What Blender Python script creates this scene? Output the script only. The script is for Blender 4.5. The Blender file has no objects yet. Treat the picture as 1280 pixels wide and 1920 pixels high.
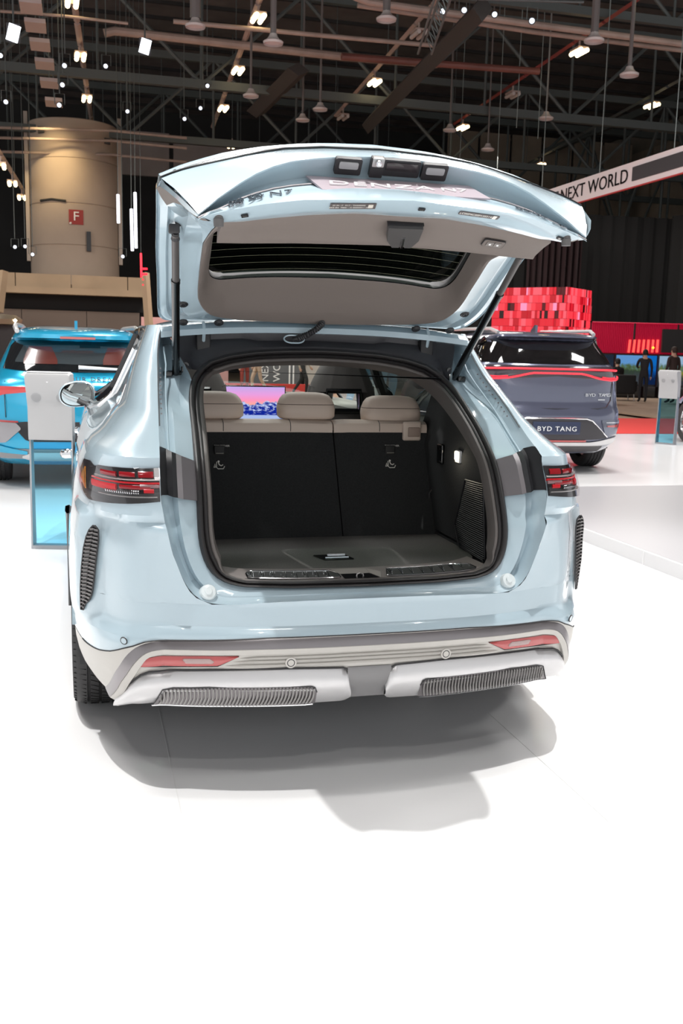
import bpy, bmesh, math, random
from mathutils import Vector, Matrix
import numpy as np

random.seed(7)
PI = math.pi
scene = bpy.context.scene
COL = scene.collection

# ------------------------------------------------------------------ camera
def cam_axes(yaw, pitch, roll):
    f = Vector((math.sin(yaw)*math.cos(pitch), math.cos(yaw)*math.cos(pitch), -math.sin(pitch)))
    r = Vector((math.cos(yaw), -math.sin(yaw), 0))
    u = r.cross(f)
    return r*math.cos(roll)+u*math.sin(roll), -r*math.sin(roll)+u*math.cos(roll), f
CAM_POS = Vector((-0.9046, -2.9912, 1.4309))
cam_d = bpy.data.cameras.new('camera')
cam = bpy.data.objects.new('camera', cam_d)
COL.objects.link(cam)
_r, _u, _f = cam_axes(math.radians(14.913), math.radians(9.370), math.radians(1.413))
_m = Matrix((( _r.x, _u.x, -_f.x), (_r.y, _u.y, -_f.y), (_r.z, _u.z, -_f.z))).to_4x4()
_m.translation = CAM_POS
cam.matrix_world = _m
cam_d.sensor_fit = 'VERTICAL'
cam_d.sensor_height = 36.0
cam_d.lens = 36.0*1835.5/1920.0
cam_d.clip_start = 0.1
cam_d.clip_end = 300
cam_d.dof.use_dof = True
cam_d.dof.focus_distance = 3.5
cam_d.dof.aperture_fstop = 9.0
scene.camera = cam

# ------------------------------------------------------------------ world, exposure, lamps
world = bpy.data.worlds.new('hall_air')
scene.world = world
world.use_nodes = True
world.node_tree.nodes['Background'].inputs[0].default_value = (0.96, 0.97, 0.98, 1)
world.node_tree.nodes['Background'].inputs[1].default_value = 1.0
scene.view_settings.view_transform = 'Standard'
scene.view_settings.look = 'None'
scene.view_settings.exposure = 0.0
scene.view_settings.gamma = 1.0
scene.view_settings.use_curve_mapping = False

LAMPS = []
KEY = .78
def lamp_spot(loc, target, power, angle=70, radius=0.08, color=(1, .985, .96), blend=.4):
    d = bpy.data.lights.new('spot_lamp', 'SPOT')
    d.energy = power*KEY; d.spot_size = math.radians(angle); d.spot_blend = blend
    d.shadow_soft_size = radius; d.color = color
    o = bpy.data.objects.new('spot_lamp', d); COL.objects.link(o)
    o.location = loc
    o.rotation_euler = (Vector(target)-Vector(loc)).to_track_quat('-Z', 'Y').to_euler()
    LAMPS.append(o)
    return o
def lamp_area(loc, target, power, size, color=(1, .98, .95)):  # unseen soft lamp, added as overhead fill
    d = bpy.data.lights.new('fill_area_lamp', 'AREA')
    d.energy = power*KEY; d.shape = 'SQUARE'; d.size = size; d.color = color
    o = bpy.data.objects.new('fill_area_lamp', d); COL.objects.link(o)
    o.location = loc
    o.rotation_euler = (Vector(target)-Vector(loc)).to_track_quat('-Z', 'Y').to_euler()
    return o
# the stand's spot rig, about 9 m up
lamp_spot((-0.1, -1.0, 9.0), (0.0, -0.6, 0.0), 600, 75, .045)
lamp_spot((1.8, 0.4, 9.0), (0.3, -0.6, 0.0), 2700, 75, .05)
lamp_spot((-2.5, 0.4, 9.0), (-0.3, -0.6, 0.0), 2700, 75, .05)
lamp_spot((0.3, 4.2, 9.0), (0.2, 0.9, 0.0), 250, 75, .05)
lamp_spot((-4.0, -3.5, 8.8), (-0.5, -0.5, 0.9), 260, 75, .08)
lamp_spot((3.6, -3.5, 8.8), (0.5, 0.0, 0.9), 260, 75, .08)
lamp_spot((-0.6, -7.0, 8.8), (-0.4, -2.0, 0.6), 380, 75, .10)
for lx, ly, lp in ((-3.5, 1.5, 150), (3.5, 1.0, 200), (-5.0, 6.0, 460), (0.5, 7.0, 260), (5.0, 7.0, 460), (-4.5, 11.5, 420), (0.5, 13.0, 420), (5.5, 12.5, 460), (9.5, 5.0, 460), (10.5, 11.0, 460), (0.0, -4.0, 120)):  # added soft fill over the stand floor and cars
    lamp_area((lx, ly, 8.8), (lx, ly, 0), lp, 1.6)
lamp_spot((-2.2, 33.6, 9.3), (-1.6, 36.6, 7.4), 800, 58, .3, (1, .78, .42), .9)      # warm lamp grazing the round tower
for lx, ly, lp in ((4.0, 27.0, 900), (13.0, 30.0, 500), (19.0, 29.0, 420), (-6.0, 27.0, 900)):  # added soft fill for the tower and far hall
    lamp_area((lx, ly, 8.0), (lx, ly, 0), lp, 2.0, (1, .93, .86))

# ------------------------------------------------------------------ materials
def lin(c):
    def g(v):
        v /= 255.0
        return v/12.92 if v <= .04045 else ((v+.055)/1.055)**2.4
    return (g(c[0]), g(c[1]), g(c[2]), 1)
def mat(name, rgb, rough=.5, metal=0.0, coat=0.0, emit=None, strength=0.0, spec=.5, bump=None, noise=None):
    m = bpy.data.materials.new(name); m.use_nodes = True
    nt = m.node_tree; b = nt.nodes['Principled BSDF']
    b.inputs['Base Color'].default_value = lin(rgb)
    b.inputs['Roughness'].default_value = rough
    b.inputs['Metallic'].default_value = metal
    b.inputs['Specular IOR Level'].default_value = spec
    if coat:
        b.inputs['Coat Weight'].default_value = coat
        b.inputs['Coat Roughness'].default_value = .03
    if emit:
        b.inputs['Emission Color'].default_value = lin(emit)
        b.inputs['Emission Strength'].default_value = strength
    if noise or bump:
        tc = nt.nodes.new('ShaderNodeTexCoord')
        n = nt.nodes.new('ShaderNodeTexNoise')
        n.inputs['Scale'].default_value = (noise or bump)[0]
        n.inputs['Detail'].default_value = 5
        nt.links.new(tc.outputs['Object'], n.inputs['Vector'])
        if noise:
            r = nt.nodes.new('ShaderNodeMix'); r.data_type = 'RGBA'; r.blend_type = 'MIX'
            k = noise[1]
            r.inputs[6].default_value = lin([max(0, v*(1-k)) for v in rgb])
            r.inputs[7].default_value = lin([min(255, v*(1+k)) for v in rgb])
            nt.links.new(n.outputs['Fac'], r.inputs[0])
            nt.links.new(r.outputs[2], b.inputs['Base Color'])
        if bump:
            bp = nt.nodes.new('ShaderNodeBump'); bp.inputs['Strength'].default_value = bump[1]
            bp.inputs['Distance'].default_value = .002
            nt.links.new(n.outputs['Fac'], bp.inputs['Height'])
            nt.links.new(bp.outputs['Normal'], b.inputs['Normal'])
    return m
def glass_mat(name, tint, gloss=.9, rough=.0):
    m = bpy.data.materials.new(name); m.use_nodes = True
    nt = m.node_tree; nt.nodes.remove(nt.nodes['Principled BSDF'])
    out = nt.nodes['Material Output']
    t = nt.nodes.new('ShaderNodeBsdfTransparent'); t.inputs[0].default_value = (*tint, 1)
    g = nt.nodes.new('ShaderNodeBsdfGlossy'); g.inputs['Roughness'].default_value = rough
    lw = nt.nodes.new('ShaderNodeLayerWeight'); lw.inputs[0].default_value = .5
    pw = nt.nodes.new('ShaderNodeMath'); pw.operation = 'POWER'; pw.inputs[1].default_value = 4.0
    fr = nt.nodes.new('ShaderNodeMath'); fr.operation = 'MULTIPLY_ADD'; fr.inputs[1].default_value = gloss; fr.inputs[2].default_value = .04
    nt.links.new(lw.outputs['Facing'], pw.inputs[0]); nt.links.new(pw.outputs[0], fr.inputs[0])
    mx = nt.nodes.new('ShaderNodeMixShader')
    nt.links.new(fr.outputs[0], mx.inputs[0]); nt.links.new(t.outputs[0], mx.inputs[1]); nt.links.new(g.outputs[0], mx.inputs[2])
    nt.links.new(mx.outputs[0], out.inputs[0])
    return m
def emit_mat(name, rgb, strength):
    return mat(name, (8, 8, 8), .5, emit=rgb, strength=strength)

# ------------------------------------------------------------------ mesh helpers
class MB:
    def __init__(s): s.v = []; s.f = []
    def grid(s, rows, wrap=False):
        o = len(s.v); n = len(rows[0])
        for r in rows: s.v += [tuple(p) for p in r]
        for i in range(len(rows)-1):
            for j in range(n-1 if not wrap else n):
                k = (j+1) % n
                s.f.append((o+i*n+j, o+i*n+k, o+(i+1)*n+k, o+(i+1)*n+j))
        return s
    def poly(s, pts):
        o = len(s.v); s.v += [tuple(p) for p in pts]; s.f.append(tuple(range(o, o+len(pts)))); return s
    def box(s, c, d, rot=None):
        o = len(s.v)
        for sx in (-1, 1):
            for sy in (-1, 1):
                for sz in (-1, 1):
                    p = Vector((sx*d[0]/2, sy*d[1]/2, sz*d[2]/2))
                    if rot is not None: p = rot @ p
                    s.v.append((c[0]+p.x, c[1]+p.y, c[2]+p.z))
        for f in ((0,1,3,2),(4,6,7,5),(0,4,5,1),(2,3,7,6),(0,2,6,4),(1,5,7,3)):
            s.f.append(tuple(o+i for i in f))
        return s
    def rbox(s, c, d, r, rot=None, n=3):
        """box with rounded edges"""
        bm = bmesh.new(); bmesh.ops.create_cube(bm, size=1)
        for v in bm.verts: v.co = Vector((v.co.x*d[0], v.co.y*d[1], v.co.z*d[2]))
        bmesh.ops.bevel(bm, geom=bm.edges[:], offset=min(r, min(d)*.49), segments=n, profile=.5, affect='EDGES')
        return s.bm(bm, c, rot)
    def bm(s, bm, c=(0,0,0), rot=None):
        o = len(s.v); bm.verts.ensure_lookup_table()
        for i, v in enumerate(bm.verts):
            v.index = i; p = v.co.copy()
            if rot is not None: p = rot @ p
            s.v.append((c[0]+p.x, c[1]+p.y, c[2]+p.z))
        for f in bm.faces: s.f.append(tuple(o+v.index for v in f.verts))
        bm.free(); return s
    def prism(s, outline, depth, fn=None):
        """outline: 2D points; fn(u,v,w) -> 3D; solid between w=0 and w=depth"""
        n = len(outline); o = len(s.v)
        fn = fn or (lambda u, v, w: (u, w, v))
        s.v += [fn(u, v, 0) for u, v in outline] + [fn(u, v, depth) for u, v in outline]
        s.f.append(tuple(o+i for i in range(n))); s.f.append(tuple(o+n+i for i in reversed(range(n))))
        for i in range(n):
            j = (i+1) % n; s.f.append((o+i, o+j, o+n+j, o+n+i))
        return s
    def tube(s, pts, r, n=10, cap=True, rz=None):
        pts = [Vector(p) for p in pts]; rows = []; up = None
        for i, p in enumerate(pts):
            t = (pts[min(i+1, len(pts)-1)]-pts[max(i-1, 0)]).normalized()
            if up is None: up = Vector((0, 0, 1)) if abs(t.z) < .9 else Vector((1, 0, 0))
            a = t.cross(up).normalized(); b = a.cross(t).normalized(); up = b
            ri = r[i] if isinstance(r, (list, tuple)) else r
            r2 = ri if rz is None else rz
            rows.append([p+a*ri*math.cos(2*PI*k/n)+b*r2*math.sin(2*PI*k/n) for k in range(n)])
        o = len(s.v); s.grid(rows, True)
        if cap:
            s.f.append(tuple(o+k for k in range(n))); e = o+(len(rows)-1)*n
            s.f.append(tuple(e+k for k in reversed(range(n))))
        return s
    def lathe(s, prof, c=(0,0,0), axis='Z', n=24, rot=None):
        rows = []
        for r, h in prof:
            row = []
            for k in range(n):
                a = 2*PI*k/n
                p = Vector((r*math.cos(a), r*math.sin(a), h))
                if axis == 'X': p = Vector((p.z, p.x, p.y))
                if axis == 'Y': p = Vector((p.x, p.z, p.y))
                if rot is not None: p = rot @ p
                row.append((c[0]+p.x, c[1]+p.y, c[2]+p.z))
            rows.append(row)
        return s.grid(rows, True)
    def mirror(s):
        n = len(s.v); s.v += [(-x, y, z) for x, y, z in s.v]
        s.f += [tuple(n+i for i in reversed(f)) for f in s.f]
        return s
    def mx(s):
        s.v = [(-x, y, z) for x, y, z in s.v]; s.f = [tuple(reversed(f)) for f in s.f]; return s
    def xf(s, m):
        s.v = [tuple(m @ Vector(p)) for p in s.v]; return s
    def build(s, name, material, parent=None, sharp=35, weld=True, smooth=True, recalc=True):
        me = bpy.data.meshes.new(name)
        bm = bmesh.new()
        vs = [bm.verts.new(p) for p in s.v]
        for f in s.f:
            q = []
            for i in f:
                if vs[i] not in q: q.append(vs[i])
            if len(q) < 3: continue
            try: bm.faces.new(q)
            except ValueError: pass
        if weld: bmesh.ops.remove_doubles(bm, verts=bm.verts[:], dist=1e-5)
        if recalc: bmesh.ops.recalc_face_normals(bm, faces=bm.faces[:])
        bm.to_mesh(me); bm.free()
        if smooth:
            me.polygons.foreach_set('use_smooth', [True]*len(me.polygons))
            me.set_sharp_from_angle(angle=math.radians(sharp))
        if material: me.materials.append(material)
        o = bpy.data.objects.new(name, me); COL.objects.link(o)
        if parent: o.parent = parent
        return o
def tag(o, label=None, cat=None, group=None, kind=None):
    if label: o['label'] = label
    if cat: o['category'] = cat
    if group: o['group'] = group
    if kind: o['kind'] = kind
    return o
def empty(name, loc=(0,0,0), rz=0, label=None, cat=None, group=None, kind=None):
    o = bpy.data.objects.new(name, None); COL.objects.link(o)
    o.empty_display_size = .1
    o.location = loc; o.rotation_euler = (0, 0, rz)
    return tag(o, label, cat, group, kind)
def copy_tree(o, parent=None):
    c = o.copy(); COL.objects.link(c)
    if parent: c.parent = parent
    for ch in list(o.children): copy_tree(ch, c)
    return c
_fonts = {}
def text_mb(body, size, depth=.002, font=None, shear=0.0, spacing=1.0, align='CENTER', sx=1.0):
    """lettering as a mesh in the XY plane (centred), returned as an MB in (x, y, depth)"""
    cu = bpy.data.curves.new('lettering', 'FONT')
    cu.body = body; cu.size = size; cu.extrude = depth/2; cu.shear = shear
    cu.space_character = spacing; cu.align_x = align; cu.align_y = 'CENTER'; cu.resolution_u = 3
    ob = bpy.data.objects.new('lettering', cu); COL.objects.link(ob)
    dg = bpy.context.evaluated_depsgraph_get()
    me = bpy.data.meshes.new_from_object(ob.evaluated_get(dg))
    mb = MB()
    mb.v = [(v.co.x*sx, v.co.y, v.co.z) for v in me.vertices]
    mb.f = [tuple(p.vertices) for p in me.polygons]
    bpy.data.objects.remove(ob); bpy.data.curves.remove(cu); bpy.data.meshes.remove(me)
    return mb
def frame(o, ux, uy, uz):
    """matrix taking local x,y,z to given axes at o"""
    m = Matrix(((ux[0], uy[0], uz[0]), (ux[1], uy[1], uz[1]), (ux[2], uy[2], uz[2]))).to_4x4()
    m.translation = Vector(o); return m
def itp(tab, t):
    xs = [a[0] for a in tab]; return float(np.interp(t, xs, [a[1] for a in tab]))
def resample(pts, n, smooth=0):
    P = np.array(pts, float)
    s = np.r_[0, np.cumsum(np.linalg.norm(np.diff(P, axis=0), axis=1))]
    t = np.linspace(0, s[-1], n)
    Q = np.stack([np.interp(t, s, P[:, k]) for k in range(P.shape[1])], 1)
    for _ in range(smooth):
        Q[1:-1] = .25*Q[:-2]+.5*Q[1:-1]+.25*Q[2:]
    return Q
# ------------------------------------------------------------------ shared materials
M_PAINT = mat('pale_blue_paint', (170, 189, 199), .26, .0, coat=1.0)
M_DGLOSS = mat('gloss_black', (10, 11, 13), .12, coat=.6)
M_BLACKPL = mat('black_plastic', (34, 34, 37), .45, bump=(900, .15))
M_GREYTRIM = mat('grey_trim', (112, 103, 98), .7, bump=(700, .2))
M_DKTRIM = mat('dark_trim', (46, 45, 47), .55)
M_RUBBER = mat('rubber', (38, 36, 37), .45)
M_CARPET = mat('boot_carpet', (38, 39, 40), .95, bump=(500, .6), noise=(160, .25))
M_CARPET2 = mat('boot_floor_carpet', (92, 90, 88), .95, bump=(500, .6), noise=(220, .22))
M_BEIGE = mat('beige_leather', (214, 196, 182), .5, bump=(350, .12))
M_CHROME = mat('chrome', (225, 226, 228), .12, 1.0)
M_STEEL = mat('brushed_steel', (170, 168, 166), .32, 1.0)
M_SATIN = mat('satin_silver', (205, 204, 205), .34, .55, coat=.3)
M_CLAD = mat('grey_beige_cladding', (190, 187, 182), .42, .15)
M_STRIPDK = mat('dark_metal_strip', (136, 132, 134), .3, .75)
M_RED = mat('red_lens', (150, 14, 26), .15, coat=1)
M_REDPALE = mat('pale_red_reflector', (178, 70, 70), .18, coat=1)
M_REDGLOW = mat('red_lamp_glow', (190, 10, 25), .3, emit=(225, 12, 32), strength=.05)
M_LAMPBK = mat('lamp_housing', (24, 24, 27), .25, coat=1)
M_CLEAR = glass_mat('clear_lens', (.93, .93, .94))
M_GLASSDK = glass_mat('privacy_glass', (.10, .12, .11))
M_GLASSCL = glass_mat('window_glass', (.78, .86, .83))
M_REARGL = glass_mat('rear_window_glass', (.05, .075, .06))
M_WIRE = mat('heater_wire', (120, 118, 98), .6)
M_PLATE = mat('plate_mauve', (168, 156, 163), .35, .3)
M_WHITE = mat('white_plastic', (240, 241, 242), .4)
M_MIRROR = mat('mirror_glass', (235, 240, 240), .02, 1.0)
M_TYRE = mat('tyre_rubber', (44, 43, 44), .62)
M_RIM = mat('alloy', (190, 190, 192), .25, .9)
M_LIGHT = emit_mat('warm_white_led', (255, 240, 205), 6)
M_STICKER = mat('dark_label', (86, 80, 80), .5)
M_LABELW = mat('label_print', (225, 222, 216), .5)
M_SUEDE = mat('pillar_suede', (74, 69, 66), .85, noise=(90, .12))

# ------------------------------------------------------------------ hall shell and stand floor
_cf, _cr, _cu = _f, _r, _u
def at(px, py, depth):
    """world point seen at a pixel of the 1280x1920 frame, at a given distance along the view axis"""
    return CAM_POS+(_cf+_cr*((px-640)/1835.5)-_cu*((py-960)/1835.5))*depth
def at_y(px, py, y):
    d = _cf+_cr*((px-640)/1835.5)-_cu*((py-960)/1835.5); return CAM_POS+d*((y-CAM_POS.y)/d.y)
def at_z(px, py, z):
    d = _cf+_cr*((px-640)/1835.5)-_cu*((py-960)/1835.5); return CAM_POS+d*((z-CAM_POS.z)/d.z)
M_FLOOR = mat('white_gloss_floor', (240, 240, 241), .16, noise=(.6, .01))
M_FLOOR.node_tree.nodes['Principled BSDF'].inputs['Specular IOR Level'].default_value = .35
M_SEAM = mat('floor_seam', (222, 222, 222), .4)
M_HALLDK = mat('hall_dark', (44, 43, 43), .85, noise=(.5, .35))
M_DECK = mat('roof_deck', (98, 92, 90), .85, noise=(.8, .3))
M_TRUSS = mat('truss_steel', (80, 86, 85), .6)
M_PIPE = mat('pipe_beige', (150, 132, 122), .5, noise=(2, .2))
M_PIPERED = mat('pipe_red_brown', (110, 66, 58), .55, noise=(2, .2))
M_RAIL = mat('rail_beige', (172, 150, 140), .55)
M_RAILRED = mat('rail_red', (128, 56, 52), .55)
M_TUBE = emit_mat('warm_tube', (255, 226, 170), 9)
M_COOL = emit_mat('cool_flood', (240, 246, 255), 5)
M_WALLBEIGE = mat('hall_wall_beige', (120, 110, 98), .85, noise=(.7, .25))
def struct(name, mb, m, parent=None, **k):
    o = mb.build(name, m, parent, **k)
    if parent is None: tag(o, kind='structure')
    return o
fl0 = struct('floor', MB().box((1.5, 3.6, -.06), (26, 20.0, .12)), M_FLOOR)
mb = MB()
for p0, p1 in (((-.63, -1.09), (1.9, -1.09)), ((-1.9, -1.09), (-.63, -1.09))):
    MB().box(((p0[0]+p1[0])/2, p0[1], .0006), (p1[0]-p0[0], .003, .001)).build('floor_seam', M_SEAM, fl0)
for x, a, b in ((-.63, -.2, 1.3), (1.9, -3, 2.2), (.66, -.6, .5)): MB().box((x, (a+b)/2, .0006), (.003, b-a, .001)).build('floor_seam', M_SEAM, fl0)
# low platform to the right
pf = MB().box((6.9, 3.0, .05), (8.0, 6.2, .10)).build('display_platform', mat('platform_top', (160, 159, 162), .35), None)
tag(pf, 'low off-white display platform edge to the right of the pale blue car', 'platform')
MB().box((2.886, 3.0, .0495), (.028, 6.2, .098)).build('platform_side', mat('platform_side', (182, 181, 182), .5), pf)
MB().box((2.8995-.03, 2.95, .0495), (.002, .003, .097)).build('side_joint', M_SEAM, pf)
# carpets and hall floor beyond the stand
struct('floor_hall', MB().box((8, 38, -.10), (70, 49.0, .10)), mat('hall_carpet', (158, 136, 116), .95, noise=(3, .12)))
rc = MB().box((4.0, 15.75, -.02), (31, 4.2, .05)).build('red_carpet', mat('red_carpet', (214, 62, 58), .95, noise=(60, .08))); tag(rc, 'broad red carpet aisle behind the dark grey car', 'carpet')
# rear and right shell
struct('wall_back', MB().box((8, 56, 7), (100, .3, 16)), M_HALLDK)
struct('wall_right', MB().box((31, 34, 7), (.3, 46, 16)), M_WALLBEIGE)
ce = MB()
ceil = struct('ceiling', MB().box((8, 16, 14.6), (80, 82, .3)), M_DECK)
for k in range(26):
    MB().box((8, 8+k*1.85, 14.4), (70, .12, .14)).build('deck_rib', M_HALLDK, ceil)
# pale boards hung under the roof in the distance
for k, (x, w, z0, z1) in enumerate(((1.5, 3.2, 9.0, 10.9), (5.0, 3.4, 8.9, 10.8), (8.6, 3.4, 8.9, 10.8), (-6.5, 4.0, 8.4, 11.0), (12.2, 3.2, 8.7, 10.9))):
    o = MB().box((x, 44, (z0+z1)/2), (w, .2, z1-z0)).build('smoke_curtain_board', mat('board_grey', (138, 130, 128), .8, noise=(.8, .15)) if 'board_grey' not in bpy.data.materials else bpy.data.materials['board_grey'])
    for dx in (-w*.4, w*.4): MB().tube([(x+dx, 44, z1-.02), (x+dx, 44, 14.5)], .02, 5).build('board_rod', M_TRUSS, o)
    tag(o, ('leftmost dull grey board under the far roof, beside the tower', 'dull grey board under the far roof left of the tailgate', 'dull grey board under the far roof above the tailgate', 'widest dull grey board, hidden mostly behind the tower top', 'dull grey board under the far roof right of the raking beam')[k], 'board')
for k in range(9):      # beige cladding panels on the far right wall
    MB().box((30.8, 22+k*3.6, 9.5), (.12, 3.3, 7.5)).build('cladding_panel', mat('clad_panel', (142, 128, 112), .85, noise=(.6, .2)) if 'clad_panel' not in bpy.data.materials else bpy.data.materials['clad_panel'], bpy.data.objects['wall_right'])
for k in range(6):
    o = MB().box((19.6+k*1.9, 50, 10.5), (1.75, .12, 6.0)).build('cladding_panel', bpy.data.materials['clad_panel'], bpy.data.objects['wall_back'])

# ---- roof trusses across the hall
def truss(y, z0, h, x0, x1, n, r, label, m=M_TRUSS, posts=True):
    t = empty('roof_truss', (0, y, z0), 0, label, 'truss')
    for z in (0, h): MB().box(((x0+x1)/2, 0, z), (x1-x0, r*2, r*2.4)).build('truss_chord', m, t)
    dx = (x1-x0)/n
    for k in range(n):
        a = x0+k*dx
        p, q = ((a, 0, 0), (a+dx, 0, h)) if k % 2 == 0 else ((a, 0, h), (a+dx, 0, 0))
        MB().tube([p, q], r*.6, 6).build('truss_brace', m, t)
        MB().tube([(a, 0, 0), (a, 0, h)], r*.45, 6).build('truss_post', m, t)
    return t
truss(23.0, 10.7, 2.6, -8, 24, 11, .09, 'nearest dark roof truss, cut by the top edge of the photo')
truss(30.4, 9.75, 3.0, -10, 29, 12, .11, 'dark roof truss crossing behind the first round light clusters')
truss(36.5, 9.2, 3.0, -12, 30, 13, .11, 'dark roof truss in the middle distance above the raised tailgate')
truss(44.5, 9.6, 3.2, -14, 30, 13, .12, 'farthest dark roof truss in front of the back wall')
def long_truss(x, z0, h, y0, y1, n, r, label):
    t = empty('roof_truss', (x, 0, z0), 0, label, 'truss')
    for z in (0, h): MB().box((0, (y0+y1)/2, z), (r*2, y1-y0, r*2.4)).build('truss_chord', M_TRUSS, t)
    dy = (y1-y0)/n
    for k in range(n):
        a = y0+k*dy
        p, q = ((0, a, 0), (0, a+dy, h)) if k % 2 == 0 else ((0, a, h), (0, a+dy, 0))
        MB().tube([p, q], r*.6, 6).build('truss_brace', M_TRUSS, t)
        MB().tube([(0, a, 0), (0, a, h)], r*.5, 6).build('truss_post', M_TRUSS, t)
long_truss(24.5, 7.2, 5.5, 20, 52, 9, .13, 'tall dark side truss before the beige cladding at upper right')
long_truss(28.0, 6.5, 5.0, 24, 54, 8, .12, 'second dark side truss along the right hall wall')
b = empty('raking_beam', (0, 0, 0), 0, 'broad dark raking beam rising to the upper right', 'beam')
p0, p1 = at(690, 235, 33), at(905, 15, 21)
MB().tube([p0, p1], .22, 4, rz=.28).build('beam_web', mat('beam_dark', (50, 47, 44), .7), b)
p0, p1 = at(480, 210, 34), at(560, 130, 30)
b = MB().tube([p0, p1], .35, 4, rz=.2).build('raking_beam', mat('beam_grey', (58, 54, 52), .8)); tag(b, 'short wide grey raking strut left of the middle of the roof', 'beam')
# ---- pipes
def pipe(pts, r, m, label, name='ceiling_pipe'):
    o = MB().tube(pts, r, 10).build(name, m); tag(o, label, 'pipe'); return o
y = 27.6; pipe([at_y(195, 62, y), at_y(215, 58, y), at_y(640, 106, y), at_y(820, 120, y)], .12, M_PIPE, 'thick beige pipe across the roof above the lamp clusters')
y = 26.0; pipe([at_y(640, 106, y), at_y(1010, 134, y)], .10, M_PIPERED, 'red-brown pipe crossing behind the raking beam')
y = 21.6; pipe([at_y(660, -8, y), at_y(690, 4, y), at_y(1000, 46, y), at_y(1290, 84, y)], .085, M_PIPE, 'upper of the twin beige pipes at upper right')
y = 22.2; pipe([at_y(670, 10, y), at_y(1000, 60, y), at_y(1290, 96, y)], .06, M_PIPE, 'lower of the twin beige pipes at upper right')
y = 24.5; pipe([at_y(325, 40, y), at_y(640, 70, y), at_y(820, 86, y)], .06, M_PIPE, 'thin beige pipe just above the thick one')
y = 24.0; pipe([at_y(-10, 20, y), at_y(120, 30, y), at_y(240, 44, y)], .035, M_PIPE, 'slim cable tray tube at upper left', 'cable_tray')
for py, yy in ((243, 35.0), (262, 35.3), (288, 36.0)):
    pipe([at_y(-10, py-4, yy), at_y(210, py+2, yy), at_y(350, py+16, yy)], .05, M_PIPE, {243: 'topmost of three pipes passing the round tower', 262: 'middle one of three pipes passing the round tower', 288: 'lowest of three pipes passing the round tower'}[py])
# ---- light rails receding into the hall, with twin-tube fittings hung under them
def fitting(p, lit, label, group=None, yaw=2.3):
    f = empty('twin_tube_lamp', p, math.radians(yaw), label, 'lamp', group)
    MB().box((0, 0, .10), (.34, .5, .06)).build('lamp_tray', M_RAIL, f)
    for s in (-1, 1):
        MB().tube([(s*.10, -.30, .02), (s*.10, .30, .02)], .062, 8).build('lamp_tube', M_TUBE if lit else bpy.data.materials.get('unlit_tube') or mat('unlit_tube', (190, 180, 175), .4), f)
    MB().tube([(0, 0, .13), (0, 0, .335)], .03, 6).build('lamp_stem', M_RAIL, f)
def rail(q0, d0, q1, d1, m, label, lamps):
    """rail between two pixels/depths; lamps = [(px, py, lit, label)] hung at the nearest point of the rail"""
    up = Vector((0, 0, .40)); pa, pb = at(*q0, d0)+up, at(*q1, d1)+up
    r = empty('light_rail', (0, 0, 0), 0, label, 'rail')
    v = pb-pa; n = 9
    for k in range(n):
        MB().tube([pa+v*(k/n+.004), pa+v*((k+1)/n-.004)], .085, 4, rz=.06).build('rail_length', m, r)
    for k in (0, 4, 9): MB().tube([pa+v*(k/n), (pa+v*(k/n)).to_2d().to_3d()+Vector((0, 0, 14.5))], .015, 4).build('rail_hanger', M_TRUSS, r)
    for px, py, lit, lab in lamps:
        d = (_cf+_cr*((px-640)/1835.5)-_cu*((py-960)/1835.5)); best = None
        for t in np.linspace(0, 1, 400):
            p = pa+v*float(t)-up; w = p-CAM_POS; e = (w-d*(w.dot(d)/d.dot(d))).length
            if best is None or e < best[0]: best = (e, p)
        fitting(best[1], lit, lab)
rail((128, -40), 22.5, (177, 280), 42, M_RAIL, 'beige light rail above the round tower', [(138, 6, 1, 'lit twin-tube lamp at the top edge above the round tower'), (154, 108, 1, 'lit twin-tube lamp second from the top above the round tower'), (164, 187, 1, 'lit twin-tube lamp third from the top above the round tower'), (174, 255, 1, 'lit twin-tube lamp just over the round tower top')])
rail((502, -10), 24, (398, 258), 41, M_RAIL, 'beige light rail running down to the tailgate left half', [(488, 38, 1, 'lit twin-tube lamp nearest on the rail left of the roof middle'), (448, 135, 1, 'lit twin-tube lamp in the middle of the rail left of the roof middle'), (418, 205, 1, 'lit twin-tube lamp low on the rail left of the roof middle')])
fitting(at(435, 275, 42), True, 'lit twin-tube lamp just over the left part of the tailgate'); o = MB().tube([at(435, 275, 42)+Vector((0, 0, .3)), at(435, 275, 42)+Vector((0, 0, 5.6))], .02, 5).build('lamp_hanger', M_TRUSS, bpy.data.objects[[x.name for x in bpy.data.objects if x.name.startswith('twin_tube_lamp')][-1]]); o.matrix_parent_inverse = Matrix.Identity(4)
o.data.transform(Matrix.Translation(-at(435, 275, 42)))
rail((845, 0), 25, (628, 238), 38, M_RAIL, 'pinkish light rail left of the raking beam', [(705, 160, 1, 'lit twin-tube lamp left of the raking beam'), (788, 70, 0, 'unlit twin-tube lamp high on the pinkish rail'), (643, 222, 0, 'unlit twin-tube lamp at the low end of the pinkish rail')])
rail((1270, -20), 23.5, (850, 252), 40, M_RAILRED, 'dull red light rail at upper right', [(962, 184, 0, 'unlit twin-tube lamp on the dull red rail'), (1088, 105, 1, 'lit twin-tube lamp in the middle of the dull red rail'), (868, 243, 1, 'lit twin-tube lamp at the low end of the dull red rail'), (1266, -2, 1, 'lit twin-tube lamp in the top right corner')])
rail((1300, 158), 33, (985, 325), 48, M_TRUSS, 'dark light rail above the white banner', [(1225, 209, 1, 'lit twin-tube lamp right above the white banner'), (1010, 306, 1, 'lit twin-tube lamp over the right part of the tailgate')])
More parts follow.
